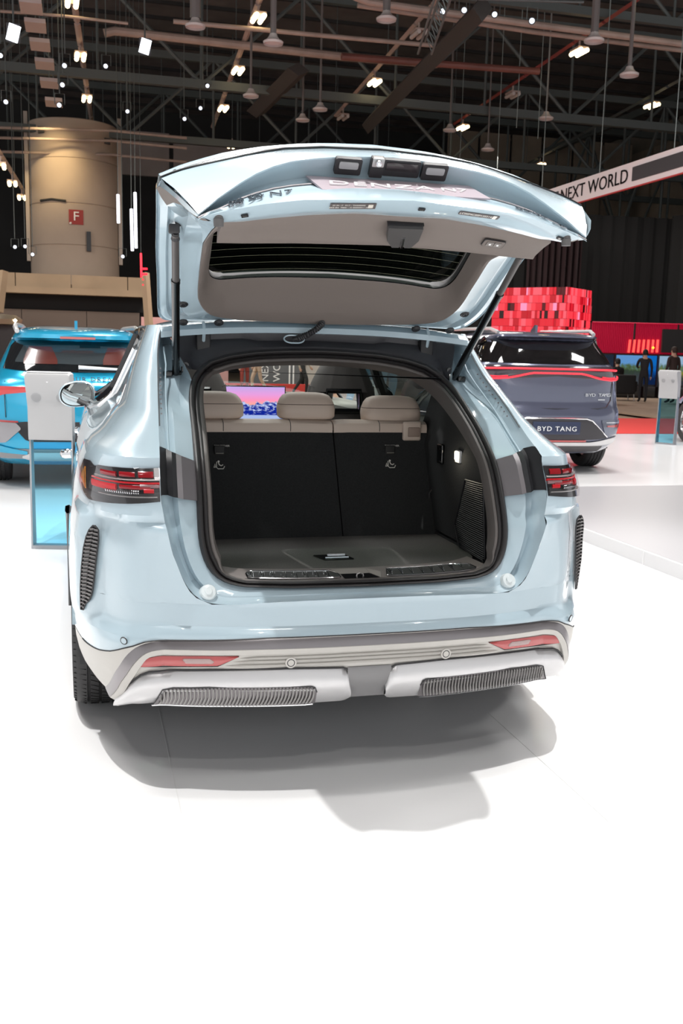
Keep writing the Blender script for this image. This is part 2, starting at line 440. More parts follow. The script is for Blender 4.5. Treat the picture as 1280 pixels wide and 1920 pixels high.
rail((-8, 300), 29.5, (60, 400), 42, M_RAIL, 'short light rail at the left edge beside the tower', [(5, 311, 1, 'lit twin-tube lamp touching the left edge by the tower'), (28, 343, 1, 'lit twin-tube lamp between left edge and tower'), (46, 369, 1, 'lit twin-tube lamp closest to the tower flank')])
# pale ventilation blocks in a row at upper left
for k in range(6):
    p = at(58+k*8.6, 12+k*36, 23+k*1.4)
    o = MB().box(p, (.50, .85, .10)).build('ceiling_panel', mat('vent_panel', (176, 160, 154), .6) if 'vent_panel' not in bpy.data.materials else bpy.data.materials['vent_panel'])
    MB().tube([p+Vector((0, 0, .04)), (p.x, p.y, 14.5)], .015, 4).build('panel_rod', M_TRUSS, o)
    tag(o, ('first', 'second', 'third', 'fourth', 'fifth', 'lowest')[k]+' pale roof panel counted down the row at upper left', 'panel')
# floodlights and spotlights on the stand's rigging
def flood(p, label, w=.26, h=.36):
    f = empty('floodlight', p, 0, label, 'floodlight')
    rot = (CAM_POS-Vector(p)).to_track_quat('-Y', 'Z').to_matrix()
    MB().box((0, .06, 0), (w+.05, .10, h+.05)).xf(rot.to_4x4()).build('flood_housing', M_DKTRIM, f)
    MB().box((0, 0, 0), (w, .02, h)).xf(rot.to_4x4() @ Matrix.Rotation(.25, 4, 'Y')).build('flood_glass', M_COOL, f)
    MB().tube([(0, .1, h/2), (0, .1, 14.5-p[2])], .025, 6).build('flood_hanger', M_TRUSS, f)
flood(at(25, 62, 22.6), 'cool white floodlight at the far left of the roof'); flood(at(272, 87, 26), 'cool white floodlight right of the tower rail')
def spot(p, label, group=None, lit=True, aim=(0, -.5, -1)):
    f = empty('stage_spotlight', p, 0, label, 'spotlight', group)
    q = Vector(aim).to_track_quat('-Z', 'Y').to_matrix().to_4x4()
    MB().lathe([(0, .14), (.05, .13), (.06, .04), (.07, -.06), (.075, -.09), (.068, -.09)], n=14).xf(q).build('spot_body', M_BLACKPL, f)
    MB().lathe([(0, -.075), (.055, -.075)], n=14).xf(q).build('spot_lens', emit_mat('spot_lens', (235, 242, 255), 2.2) if 'spot_lens' not in bpy.data.materials else bpy.data.materials['spot_lens'], f)
    MB().tube([(-.12, 0, 0), (-.12, 0, .26), (.12, 0, .26), (.12, 0, 0)], .012, 5).build('spot_yoke', M_TRUSS, f)
    MB().tube([(0, 0, .26), (0, 0, 14.5-p[2])], .014, 5).build('spot_pole', M_TRUSS, f)
for q, d, w in (((830, 20), 21, 'leftmost'), ((870, 18), 21.2, 'second from left'), ((927, 26), 21.4, 'third from left'), ((997, 38), 20.6, 'rightmost')): spot(at(*q, d), 'small stage spotlight, '+w+' of four by the twin beige pipes', aim=CAM_POS-at(*q, d)+Vector((0, 0, -4)))
for q, d, w in (((122, 122), 24, 'upper of three right of the pale roof panels'), ((112, 196), 24.8, 'lowest of three right of the pale roof panels'), ((199, 123), 26, 'right of the tower rail'), ((118, 158), 24.4, 'middle of three right of the pale roof panels'), ((12, 190), 25, 'low at the left edge'), ((2, 103), 24, 'high at the left edge')): spot(at(*q, d), 'small stage spotlight, '+w, aim=CAM_POS-at(*q, d)+Vector((-6, 0, -6)))
for q, d, w in (((238, 208), 30, 'right of the tower top'), ((345, 222), 30, 'left of the paired ones over the tailgate'), ((375, 202), 31, 'lower of the pair over the tailgate'), ((388, 160), 29, 'upper of the pair over the tailgate')): spot(at(*q, d), 'small dark spotlight, '+w, aim=CAM_POS-at(*q, d)+Vector((6, 0, -6)))
for q, d, w in (((28, 463), 33, 'leftmost'), ((47, 462), 33.4, 'middle'), ((61, 477), 33, 'rightmost')): spot(at(*q, d), 'tiny bright spotlight, '+w+' of three left of the tower foot', aim=CAM_POS-at(*q, d))
spot(at(230, 481, 33), 'tiny warm spotlight right of the tower foot', aim=CAM_POS-at(230, 481, 33))
lt = empty('lighting_truss', at(900, -12, 20), math.radians(-14), 'black lighting truss at the top edge carrying small spotlights', 'truss')
for dy, dz in ((0, 0), (.3, 0), (.15, .26)): MB().tube([(-1.6, dy, dz), (2.2, dy, dz)], .03, 6).build('truss_tube', M_TRUSS, lt)
for k in range(9): MB().tube([(-1.6+k*.42, 0, 0), (-1.4+k*.42, .15, .26), (-1.2+k*.42, 0, 0)], .014, 5).build('truss_lacing', M_TRUSS, lt)
lt = empty('lighting_truss', at(830, 40, 19.5), math.radians(76), 'slanting lighting truss at top right of the middle', 'truss')
for dy, dz in ((0, 0), (.3, 0), (.15, .26)): MB().tube([(-2.8, dy, dz), (2.2, dy, dz)], .025, 6).build('truss_tube', M_TRUSS, lt)
for k in range(11): MB().tube([(-2.8+k*.45, 0, 0), (-2.6+k*.45, .15, .26), (-2.4+k*.45, 0, 0)], .012, 5).build('truss_lacing', M_TRUSS, lt)
# bell-shaped nozzles on hanging rods
M_BELL = mat('bell_white', (186, 176, 172), .5)
def nozzle(p, L, r, label, group=None):
    f = empty('hanging_nozzle', p, 0, label, 'nozzle', group)
    MB().lathe([(.22, 0), (.23, .05), (.15, .10), (.10, .16), (.08, .22), (0, .23)], n=16).build('nozzle_bell', M_BELL, f)
    MB().tube([(0, 0, .2), (0, 0, 14.5-p[2])], r, 8).build('nozzle_rod', mat('rod_grey', (104, 98, 96), .5) if 'rod_grey' not in bpy.data.materials else bpy.data.materials['rod_grey'], f)
nozzle(at(512, 83, 22), 3, .07, 'pale bell nozzle on a rod near the second light rail'); nozzle(at(724, 39, 22), 3, .09, 'pale bell nozzle at the top beside the pinkish rail')
nozzle(at(1113, 79, 22), 3, .09, 'large pale bell nozzle left of the red rail end'); nozzle(at(366, 52, 22), 3, .12, 'thick hanging pipe end at the top left of the middle')
for q, d, w in (((600, 207), 30, 'middle'), ((567, 227), 32, 'lowest'), ((470, 182), 28, 'leftmost')): nozzle(at(*q, d), 3, .035, 'small bell nozzle, '+w+' of three above the tailgate left half')
for q, d, w in (((1023, 224), 30, 'rightmost'), ((843, 246), 33, 'leftmost'), ((914, 282), 34, 'lowest')): nozzle(at(*q, d), 3, .03, 'small bell nozzle, '+w+' of three right of the raking beam')
nozzle(at(1179, 143, 23.6), 3, .05, 'slim rod nozzle before the tall side truss')

# ---- round tower with sign, parapet and wall at left
tw = empty('round_tower', (-1.06, 37.4, 0), 0, 'round beige concrete tower with a red letter sign', 'tower')
M_TOWER = mat('tower_beige', (168, 150, 134), .8, noise=(.5, .1))
zz = [3.6, 5.05, 6.55, 8.15, 9.55]
for a, b_ in zip(zz[:-1], zz[1:]):
    MB().lathe([(1.62, a), (1.65, a+.03), (1.65, b_-.03), (1.62, b_)], n=48).build('tower_ring', M_TOWER, tw)
MB().lathe([(0, 9.52), (1.5, 9.55), (1.62, 9.55)], n=48).build('tower_cap', M_TOWER, tw)
for s in (-1, 1): MB().box((s*1.70, -.25, 7.2), (.14, .3, 5.4)).build('edge_strip', mat('strip_beige', (182, 168, 155), .6) if 'strip_beige' not in bpy.data.materials else bpy.data.materials['strip_beige'], tw)
for ang, z in ((-2.3, 9.1), (-.75, 8.9)): MB().box((1.68*math.cos(ang), 1.68*math.sin(ang), z), (.22, .22, .20)).build('wall_box', M_DKTRIM, tw)
MB().box((.5, -1.62, 5.2), (.16, .16, .7)).build('wall_pocket', M_BLACKPL, tw)
MB().tube([(-1.2, -1.18, 6.62), (-.8, -1.45, 6.66), (-.3, -1.66, 6.60)], .05, 6).build('cable_arm', M_DKTRIM, tw)
a0 = math.radians(-88)
sg = MB().grid([[(1.68*math.cos(a0+t), 1.68*math.sin(a0+t), z) for t in np.linspace(-.155, .155, 8)] for z in (5.78, 6.31)]).build('letter_sign', mat('sign_red', (150, 44, 36), .6), tw, recalc=False)
text_mb('F', .46, .02, sx=1.1).xf(frame((1.69*math.cos(a0)-.0, 1.70*math.sin(a0), 6.06), (1, .03, 0), (0, 0, 1), (.03, -1, 0))).build('sign_letter', mat('sign_white', (235, 228, 220), .6), sg, smooth=False)
MB().tube([(1.69*math.cos(a0-.10), 1.695*math.sin(a0-.10), 5.84), (1.69*math.cos(a0-.14), 1.695*math.sin(a0-.14), 5.80)], .04, 5).build('sign_arrow', bpy.data.materials['sign_white'], sg)
pp = empty('gallery_parapet', (0, 0, 0), 0, 'beige concrete gallery parapet under the round tower', 'parapet')
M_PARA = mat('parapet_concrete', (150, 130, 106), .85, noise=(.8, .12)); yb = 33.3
xs_ = [-8, -4.6, -3.05, -1.2, .72, 1.36]
for a, b_ in zip(xs_[:-1], xs_[1:]):
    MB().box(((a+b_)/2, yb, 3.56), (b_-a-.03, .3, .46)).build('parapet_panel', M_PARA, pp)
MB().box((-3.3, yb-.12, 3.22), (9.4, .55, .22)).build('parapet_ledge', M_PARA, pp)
MB().box((-3.3, yb+.5, 2.86), (9.2, .3, .52)).build('shadow_recess', mat('recess_shade', (16, 15, 16), .8), pp)  # shade of the recess put into its near-black colour
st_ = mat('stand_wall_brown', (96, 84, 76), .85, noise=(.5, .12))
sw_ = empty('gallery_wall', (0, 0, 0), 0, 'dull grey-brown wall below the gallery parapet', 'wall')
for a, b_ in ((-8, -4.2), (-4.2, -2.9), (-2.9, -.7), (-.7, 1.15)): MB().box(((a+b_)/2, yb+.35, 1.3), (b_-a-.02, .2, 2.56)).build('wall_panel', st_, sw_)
o = MB().tube([at(272, 512, 32), at(282, 650, 32)], .14, 4).build('gallery_pillar', M_PARA); tag(o, 'beige leaning pillar at the right end of the gallery', 'pillar')
o = MB().tube([at(6, 508, 32), at(-3, 585, 32)], .16, 4).build('gallery_pillar', M_PARA); tag(o, 'beige leaning pillar cut by the left edge of the photo', 'pillar')
# hanging white LED tubes and red neon beside the tower
M_LEDW = emit_mat('white_led_tube', (244, 244, 255), 3)
for q0, q1, lab in (((221, 365), (222, 418), 'short white LED tube at the tower edge'), ((253, 361), (255, 465), 'longest white LED tube right of the tower'), ((246, 392), (248, 470), 'white LED tube hanging left of the longest one')):
    o = MB().tube([at(*q0, 30), at(*q1, 30)], .045, 8).build('hanging_led_tube', M_LEDW); tag(o, lab, 'light tube'); t_ = at(*q0, 30); MB().tube([t_, (t_.x, t_.y, 14.5)], .008, 4).build('tube_cable', M_TRUSS, o)
M_REDN = emit_mat('red_neon', (255, 30, 50), 3)
ne = MB().tube([at(264, 475, 31), at(265, 520, 31)], .035, 6).build('neon_sign', M_REDN); tag(ne, 'small red neon bracket left of the tailgate', 'neon sign')
t_ = at(264, 475, 31); MB().tube([t_, (t_.x, t_.y, 14.5)], .006, 4).build('neon_cable', M_TRUSS, ne)
for y_ in (504, 514): MB().tube([at(266, y_, 31), at(276, y_, 31)], .035, 6).build('neon_arm', M_REDN, ne)
for y_ in (524, 534): MB().lathe([(0, -.03), (.035, 0), (0, .03)], at(268, y_, 31), n=8).build('neon_dot', M_REDN, ne)
# counter with lamps at the left edge
ct = MB().rbox(at_z(8, 700, 0)*0+Vector((-3.6, 14.0, .557)), (1.6, .6, 1.1), .04).build('reception_counter', mat('counter_grey', (196, 194, 192), .5)); tag(ct, 'pale grey counter at the left edge behind the blue car', 'counter')
MB().box((-3.6, 14.0, 1.115), (1.7, .7, .03)).build('counter_top', M_WHITE, ct)
p = at(8, 668, 24); bz = empty('lamp_column', (p.x, p.y, 0), 0, 'dark column with a crown of round bulbs at the left edge', 'lamp')
MB().box((0, 0, .92), (.5, .4, 1.84)).build('column_body', mat('column_dark', (40, 36, 36), .6), bz)
MB().lathe([(0, 1.84), (.42, 1.86), (.46, 1.98), (.3, 2.08), (0, 2.1)], n=16).build('column_crown', mat('crown_brass', (150, 138, 120), .3, .6), bz)
for k in range(5): MB().lathe([(0, -.05), (.05, 0), (0, .05)], (-.3+.15*k, -.36, 1.95), n=10).build('bulb', emit_mat('bulb_glow', (255, 235, 200), 6) if 'bulb_glow' not in bpy.data.materials else bpy.data.materials['bulb_glow'], bz)
# ------------------------------------------------------------------ pale blue car: surface tables (metres, car = world axes)
Y0T = [(.22,.10),(.25,.075),(.27,.055),(.30,.035),(.34,.015),(.40,.0),(.47,-.004),(.50,-.010),(.512,-.011),(.536,.003),(.545,.012),(.62,.016),(.70,.010),(.80,-.001),(.850,-.010),(.858,-.009),(.866,.0),(.874,.020),(.90,.019),(.94,.022),(1.0,.05),(1.045,.082),(1.078,.083),(1.12,.13)]
WT = [(.20,.86),(.26,.91),(.33,.945),(.40,.960),(.47,.966),(.55,.969),(.68,.970),(.80,.962),(.93,.945),(1.02,.925),(1.07,.905),(1.09,.885),(1.11,.855),(1.21,.767),(1.35,.715),(1.507,.655)]
def W_(z): return itp(WT, z)
NT = [(.45,2.6),(.88,2.6),(1.0,2.6),(1.08,2.7),(1.12,2.6),(1.2,2.3)]
def N_(z): return itp(NT, z)
def corner_curve(z, xs, yc0, W, n=2.6, k=18, yend=1.0):
    """plan curve at height z from (xs, yc0) round the corner to (W, 1.0)"""
    out = []
    for i in range(k+1):
        th = (i/k)*PI/2
        sx = math.sin(th)**(2/n); sy = 1-math.cos(th)**(2/n) if th < PI/2-1e-9 else 1
        out.append((xs+(W-xs)*sx, yc0+(1.0-yc0)*sy))
    return out
def ysurf(x, z):
    """rear surface of bumper and corner (y for a given x, z)"""
    x = abs(x); y0 = itp(Y0T, z); xc = .667; yc = y0+.305*xc**3
    if x <= xc: return y0+.305*x**3
    n = N_(z); u = min((x-xc)/(W_(z)-xc), .9995); s = u**(n/2); c = math.sqrt(max(0, 1-s*s))
    return yc+(1-yc)*(1-c**(2/n))
def snorm(x, z):
    e = .004
    s = -1 if x < 0 else 1
    a = (ysurf(abs(x)+e, z)-ysurf(abs(x)-e, z))/(2*e)*s; b = (ysurf(x, z+e)-ysurf(x, z-e))/(2*e)
    return Vector((a, -1, b)).normalized()
def onsurf(x, z, off=0.0):
    p = Vector((x, ysurf(x, z), z))
    return p+snorm(x, z)*off
ST = [(.617,.515),(.636,.561),(.658,.583),(.687,.60),(.72,.613),(.752,.625),(.784,.637),(.818,.645),(.85,.652),(.884,.659),(.916,.664),(.948,.669),(1.078,.668),(1.107,.665),(1.167,.659),(1.232,.653),(1.30,.645),(1.336,.640),(1.40,.634),(1.46,.624),(1.51,.608)]
SYT = [(1.045,.172),(1.078,.173),(1.107,.224),(1.136,.284),(1.167,.335),(1.199,.387),(1.232,.44),(1.266,.505),(1.30,.567),(1.336,.64),(1.40,.735),(1.46,.80),(1.51,.845)]
def Sx(z): return itp(ST, z)
def Sy(z): return ysurf(Sx(z), z) if z < 1.05 else itp(SYT, z)
ARC_Y, ARC_Z, ARC_R = .975, .37, .415
def arch_end(z):
    d = z-ARC_Z
    return 1.0 if abs(d) >= ARC_R else ARC_Y-math.sqrt(ARC_R**2-d*d)

car = empty('electric_car', (0,0,0), 0, 'pale blue crossover car in the foreground with its tailgate raised high', 'car')

VO = [(.549,.922,.352),(.583,.922,.346),(.63,.9215,.338),(.70,.917,.318),(.77,.909,.298),(.81,.900,.280),(.835,.890,.270),(.849,.878,.262)]
VI = [(.549,.914,.345),(.575,.905,.330),(.59,.893,.311),(.613,.885,.302),(.66,.878,.292),(.73,.870,.276),(.80,.861,.264),(.835,.861,.260),(.849,.872,.260)]
def vo(z): return itp([(a, b) for a, b, c in VO], z), itp([(a, c) for a, b, c in VO], z)
def vi(z): return itp([(a, b) for a, b, c in VI], z), itp([(a, c) for a, b, c in VI], z)
CEX = [(.667,.090),(.72,.112),(.76,.135),(.80,.168),(.84,.226),(.86,.256),(.88,.272),(.905,.296),(.92,.317),(.935,.337),(.946,.385),(.955,.50),(.961,.65),(.966,.85),(.968,1.0)]
def pocket(p):
    """the flank corner is pressed flatter round the air outlet"""
    x, y, z = p
    if x < .667 or not (.48 < z < .90): return p
    k = min(1, (z-.48)/.10)*min(1, (.90-z)/.035); k = k*k*(3-2*k)
    d = -itp([(.55,.014),(.65,.011),(.73,.008),(.8,.005)], z)
    xs = [a+(d if .80 <= a < .93 else d*.5 if .76 <= a < .80 else d*.35 if a < .95 and a >= .93 else 0) for a, b in CEX]
    ye = float(np.interp(x*.968/W_(z), xs, [b for a, b in CEX]))+itp(Y0T, z)*max(0, 1-(x-.667)/.10)
    return (x, y+(ye-y)*k, z)
def clip_row(row, yend, n):
    P = np.array(row); keep = [P[0]]
    for a, b in zip(P[:-1], P[1:]):
        if b[1] <= yend: keep.append(b)
        else:
            t = (yend-a[1])/max(b[1]-a[1], 1e-9)
            if t > 0: keep.append(a+(b-a)*t)
            break
    return resample(keep, n)
def shell_row(z, xs, n, yend):
    """row of points on the shell at height z starting at x = xs"""
    row = []
    if z < 1.0:
        for x in np.linspace(xs, .667, 12, endpoint=False): row.append((x, ysurf(x, z), z))
        y0 = itp(Y0T, z)+.305*.667**3
        row += [(x, y, z) for x, y in corner_curve(z, .667, y0, W_(z), N_(z), 40)]
        row = [pocket(p) for p in row]
    else:
        y0 = Sy(z)
        row += [(x, y, z) for x, y in corner_curve(z, Sx(z), y0, W_(z), N_(z), 40)]
    row = [pocket(p) for p in row]
    return clip_row(row, yend, n)
# rear bumper skin
zs = [.505,.512,.524,.536,.5405,.545,.557,.57,.59,.605,.617]
sill_z = [(0,.629),(.22,.627),(.38,.622),(.46,.617)]
rws = [[tuple(p) for p in shell_row(z, 0, 44, arch_end(z))] for z in zs]
rws.append([(x, y-.002 if x < .46 else y, itp(sill_z, x) if x < .46 else z) for x, y, z in rws[-1]])
rws.append([(x, y+.016 if x < .46 else y, z+.001 if x < .46 else z) for x, y, z in rws[-1]])
mb = MB(); mb.grid(rws)
# below the paint edge towards the corners
def zedge(x):       # paint / cladding edge
    return itp([(0,.512),(.34,.512),(.60,.502),(.70,.498),(.73,.493),(.76,.478),(.785,.468),(.83,.445),(.87,.431),(.91,.425),(.96,.43)], abs(x))
rows = []
base = [p for p in shell_row(.505, 0, 44, arch_end(.505))]
for k in range(5):
    r = []
    for p in base:
        z = zedge(p[0]); zz = .505+(min(z, .505)-.505)*k/4
        if p[0] < .667: q = (p[0], ysurf(p[0], zz), zz)
        else:
            rr = shell_row(zz, 0, 60, arch_end(zz))
            i = np.argmin(np.abs(rr[:, 0]-p[0])); q = (p[0], float(np.interp(p[0], rr[:, 0], rr[:, 1])), zz)
        r.append(q)
    rows.append(r)
mb.grid(rows); mb.mirror()
mb.build('rear_bumper', M_PAINT, car, 40)
# quarter panels (both sides of the tailgate opening, up to the roof)
zs = list(np.linspace(.617, .80, 10))+[.815,.828,.838,.845,.850,.856,.862,.868,.876,.885,.90,.92,.94,.965,.99,1.02,1.045,1.06,1.0775,1.079]+list(np.linspace(1.095, 1.51, 22))
rows = [[tuple(p) for p in shell_row(z, Sx(z), 64, arch_end(z))] for z in zs]
MB().grid(rows).build('quarter_panel', M_PAINT, car, 28); MB().grid(rows).mx().build('quarter_panel', M_PAINT, car, 28)

# ---- body side, front and roof (forward of the rear wheel centre)
def taper(y):
    return itp([(1.0,1),(1.7,1.0),(2.6,.982),(3.3,.980),(3.7,.968),(4.0,.945),(4.4,.90),(4.7,.85),(4.83,.74)], y)
def roofz(y): return itp([(.845,1.51),(1.0,1.517),(1.6,1.545),(2.2,1.555),(2.75,1.540)], y)
def Wy(z, y):
    w = W_(z)*taper(y)
    if z > 1.1: w = W_(1.1)*taper(y)+(W_(z)-W_(1.1))*itp([(1,1),(2.0,1.06),(2.75,1.28),(3.6,1.5)], y)
    return w
def dlo_lo(y): return itp([(1.18,1.47),(1.25,1.44),(1.6,1.26),(2.0,1.16),(2.6,1.115),(3.6,1.09)], y)
def dlo_hi(y): return itp([(1.18,1.475),(1.3,1.494),(2.0,1.496),(2.7,1.484),(3.0,1.40),(3.6,1.10)], y)
ys_ = list(np.linspace(1.0, 4.83, 110)); zs_ = list(np.linspace(.26, 1.1, 22))+list(np.linspace(1.12, 1.51, 20))
mb = MB(); o = 0
P = [[(Wy(z, y), y, z) for y in ys_] for z in zs_]
for r in P: mb.v += r
ny = len(ys_)
for i in range(len(zs_)-1):
    for j in range(ny-1):
        z = (zs_[i]+zs_[i+1])/2; y = (ys_[j]+ys_[j+1])/2
        if any((y-c)**2+(z-.37)**2 < .40**2 for c in (ARC_Y, 3.915)): continue
        if z > 1.1:
            if y > 3.62 or z > dlo_hi(y)+.02 and y > 2.72: continue
            if 1.18 < y < 3.6 and dlo_lo(y) < z < dlo_hi(y): continue
        if y > 4.1 and z > itp([(4.1,1.02),(4.6,.90),(4.83,.78)], y): continue
        mb.f.append((i*ny+j, i*ny+j+1, (i+1)*ny+j+1, (i+1)*ny+j))
mb.mirror(); mb.build('body_side', M_PAINT, car, 40)
# roof: painted rear part and rails, glass panel in the middle
def roofc(y): return itp([(.84,1.536),(1.0,1.552),(1.6,1.588),(2.2,1.598),(2.75,1.572)], y)
rows = []
for t in np.linspace(0, 1, 20):
    row = []
    for x in np.linspace(-1, 1, 29):
        yy = .87+(2.75-.87)*t
        xe = Wy(1.507, max(1.0, yy)) if yy > 1.0 else np.interp(yy, [.845, 1.0], [.608, .655])
        ystart = .87-.025*x*x; yv = ystart+(2.75-ystart)*t
        row.append((x*xe, yv, 1.508+(roofc(yv)-1.508)*(1-abs(x)**2.6)))
    rows.append(row)
mb = MB().grid([r for r in rows[:5]])
for sl2 in (slice(0, 6), slice(23, 29)): mb.grid([r[sl2] for r in rows[4:]])
mb.grid([r for r in rows[-3:]])
MB().grid([r[5:24] for r in rows[4:-2]]).build('roof_glass', glass_mat('roof_glass', (.62, .66, .66)), car)
first = rows[0]; mb.grid([[(p[0], p[1], p[2]) for p in first], [(p[0], p[1]-.026, p[2]-.008) for p in first], [(p[0], p[1]-.056, p[2]-.024) for p in first], [(p[0], p[1]-.060, p[2]-.046) for p in first], [(p[0], p[1]+.01, p[2]-.05) for p in first]])
mb.build('roof', M_PAINT, car, 40)
rows = []
for t in np.linspace(0, 1, 10):
    rows.append([(x*(.605+t*.13), 2.75+.90*t-.10*x*x*t, roofz(2.75)+.03*(1-x*x)-t*.47) for x in np.linspace(-1, 1, 13)])
ws = MB().grid(rows).build('windscreen', M_GLASSCL, car)
for s in (-1, 1): MB().tube([(s*(.572+t*.15), 2.72+.84*t, roofz(2.75)-.02-t*.47) for t in np.linspace(0, 1, 8)], .026, 8).build('windscreen_pillar', M_DKTRIM, car)
rows = [[(x*.80*taper(y), y, itp([(3.5,1.09),(3.9,1.06),(4.3,.99),(4.6,.90),(4.83,.78)], y)+.03*(1-x*x)) for x in np.linspace(-1, 1, 15)] for y in np.linspace(3.5, 4.83, 14)]
MB().grid(rows).build('bonnet', M_PAINT, car)
rows = [[(x*.80*taper(4.83)*1.0, 4.83+.06*(1-x*x), z) for x in np.linspace(-1, 1, 11)] for z in (.26,.4,.6,.78)]
MB().grid(rows).build('front_bumper', M_PAINT, car)
MB().box((0, 2.6, .30), (1.66, 4.0, .10)).build('underbody', M_BLACKPL, car)
MB().box((0, .55, .40), (1.46, .50, .22)).build('rear_undertray', M_BLACKPL, car)
for s in (-1, 1):
    for c in (ARC_Y, 3.915):
        mb = MB(); rows = []
        for a in np.linspace(-.2, PI+.2, 26):
            rr = [(.395, -.10), (.395, .004), (.405, .010), (.425, .008), (.43, -.01)]
            rows.append([((Wy(.6, max(1, c))+w)*s, c-r*math.cos(a), .37+r*math.sin(a)) for r, w in rr])
        mb.grid(rows if c > 2 else rows[13:])
        rows = [[(s*x, c-.40*math.cos(a), .37+.40*math.sin(a)) for x in (.60, .93)] for a in np.linspace(-.25, PI+.25, 20)]
        mb.grid(rows); mb.poly([(s*.60, c-.40*math.cos(a), .37+.40*math.sin(a)) for a in np.linspace(-.25, PI+.25, 20)])
        mb.build('wheel_arch_liner', M_BLACKPL, car)
    # side glass and frame
    yy = np.linspace(1.19, 3.58, 40)
    rows = [[(s*(Wy(lo+(hi-lo)*t, y)-.006), y, lo+(hi-lo)*t) for t in (0, .33, .66, 1)] for y in yy for lo, hi in [(dlo_lo(y), dlo_hi(y))]]
    k = 26
    g = MB().grid(rows[:k]).build('rear_side_window', M_GLASSDK, car)
    MB().grid(rows[k-1:]).build('front_side_window', M_GLASSCL, car)
    MB().tube([(s*Wy(dlo_hi(y), y), y, dlo_hi(y)) for y in yy], .013, 6).tube([(s*(Wy(dlo_lo(y)-.004, y)), y, dlo_lo(y)-.004) for y in yy], .012, 6).build('window_frame', M_DGLOSS, car)
    MB().tube([(s*(Wy(dlo_lo(y)-.02, y)+.004), y, dlo_lo(y)-.022) for y in np.linspace(1.24, 3.5, 30)], .010, 6).build('window_chrome_strip', M_CHROME, car)
    for py in (2.36, 2.40):
        MB().tube([(s*(Wy(z, py)-.004), py+(z-1.1)*-.2, z) for z in np.linspace(1.13, 1.49, 6)], .03, 6).build('door_pillar', M_DGLOSS, car)
        break
    # door handle, standing out
    mb = MB()
    mb.tube([(s*.955, 1.42, .955), (s*.985, 1.43, .952), (s*.993, 1.50, .948), (s*.993, 1.60, .942), (s*.985, 1.66, .938), (s*.957, 1.665, .936)], .012, 8, rz=.016)
    mb.build('door_handle', M_CHROME, car)
    mb = MB().tube([(s*.925, 2.55, .965), (s*.938, 2.56, .962), (s*.938, 2.75, .953), (s*.927, 2.76, .95)], .012, 8, rz=.016).build('door_handle', M_CHROME, car)

# charge / fuel flap line on the left shoulder
MB().tube([(-.893, .95, 1.075), (-.905, .98, 1.06), (-.922, 1.0, 1.02), (-.93, 1.0, .98)], .002, 5).build('flap_seam', M_STRIPDK, car)
# wing mirrors
for s in (-1, 1):
    mb = MB(); C = Vector((s*.935, 3.05, 1.135))
    prof = []
    for a in np.linspace(0, 2*PI, 28, endpoint=False):   # egg-shaped outline, pointed to the outside-low
        ca, sa = math.cos(a), math.sin(a)
        x = .103*ca*(1+.0*sa); z = .080*sa*(1+.10*ca*-1)+(.010*ca if ca < 0 else 0)
        x = math.copysign(abs(ca)**.85, ca)*.103; z = math.copysign(abs(sa)**.8, sa)*(.078 if sa > 0 else .075)-.012*ca*(1 if sa > 0 else .2)
        prof.append((x, z))
    def ring(sc, dy): return [(C.x+s*x*sc, C.y+dy, C.z+z*sc) for x, z in prof]
    mb.grid([ring(.93, -.012), ring(1.0, 0), ring(1.03, .04), ring(.95, .09), ring(.65, .13), ring(.1, .14)], True)
    m_ = mb.build('wing_mirror', M_PAINT, car)
    mb = MB(); mb.grid([ring(.93, -.012), ring(.90, -.014), ring(.84, .004)], True); mb.build('mirror_bezel', M_DGLOSS, m_)
    g = MB(); g.poly([(C.x+s*x*.85, C.y+.002+s*0-.012*x/.1, C.z+z*.85) for x, z in prof]); g.build('mirror_glass', M_MIRROR, m_)
    MB().tube([(s*.845, 3.04, 1.085), (s*.87, 3.055, 1.075), (s*.90, 3.06, 1.085), (s*.93, 3.06, 1.10)], .022, 8, rz=.018).build('mirror_arm', M_DKTRIM, m_)
# ------------------------------------------------------------------ tailgate opening: gutter, seal, trim
def ring3(bottom, side, top, n=(16, 46, 26), sm=4):
    a = resample(bottom, n[0]); b = resample(side, n[1], sm); c = resample(top, n[2], 2)
    return np.vstack([a[:-1], b[:-1], c])
T_RING = ring3([(0,.080,.655),(.25,.084,.657),(.40,.10,.662)],
    [(.40,.10,.662),(.46,.112,.669),(.48,.117,.675),(.505,.128,.694),(.524,.137,.724),(.536,.146,.755),(.543,.155,.786),(.546,.165,.82),(.547,.178,.855),(.546,.192,.887),(.545,.206,.92),(.545,.222,.953),(.545,.243,.986),(.545,.266,1.019),(.545,.293,1.051),(.543,.33,1.083),(.541,.374,1.115),(.539,.42,1.148),(.537,.475,1.181),(.534,.533,1.214),(.53,.591,1.249),(.522,.645,1.284),(.507,.691,1.32),(.481,.737,1.352),(.435,.772,1.382)],
    [(.435,.772,1.382),(.36,.795,1.406),(.25,.81,1.423),(.12,.815,1.431),(0,.818,1.434)])
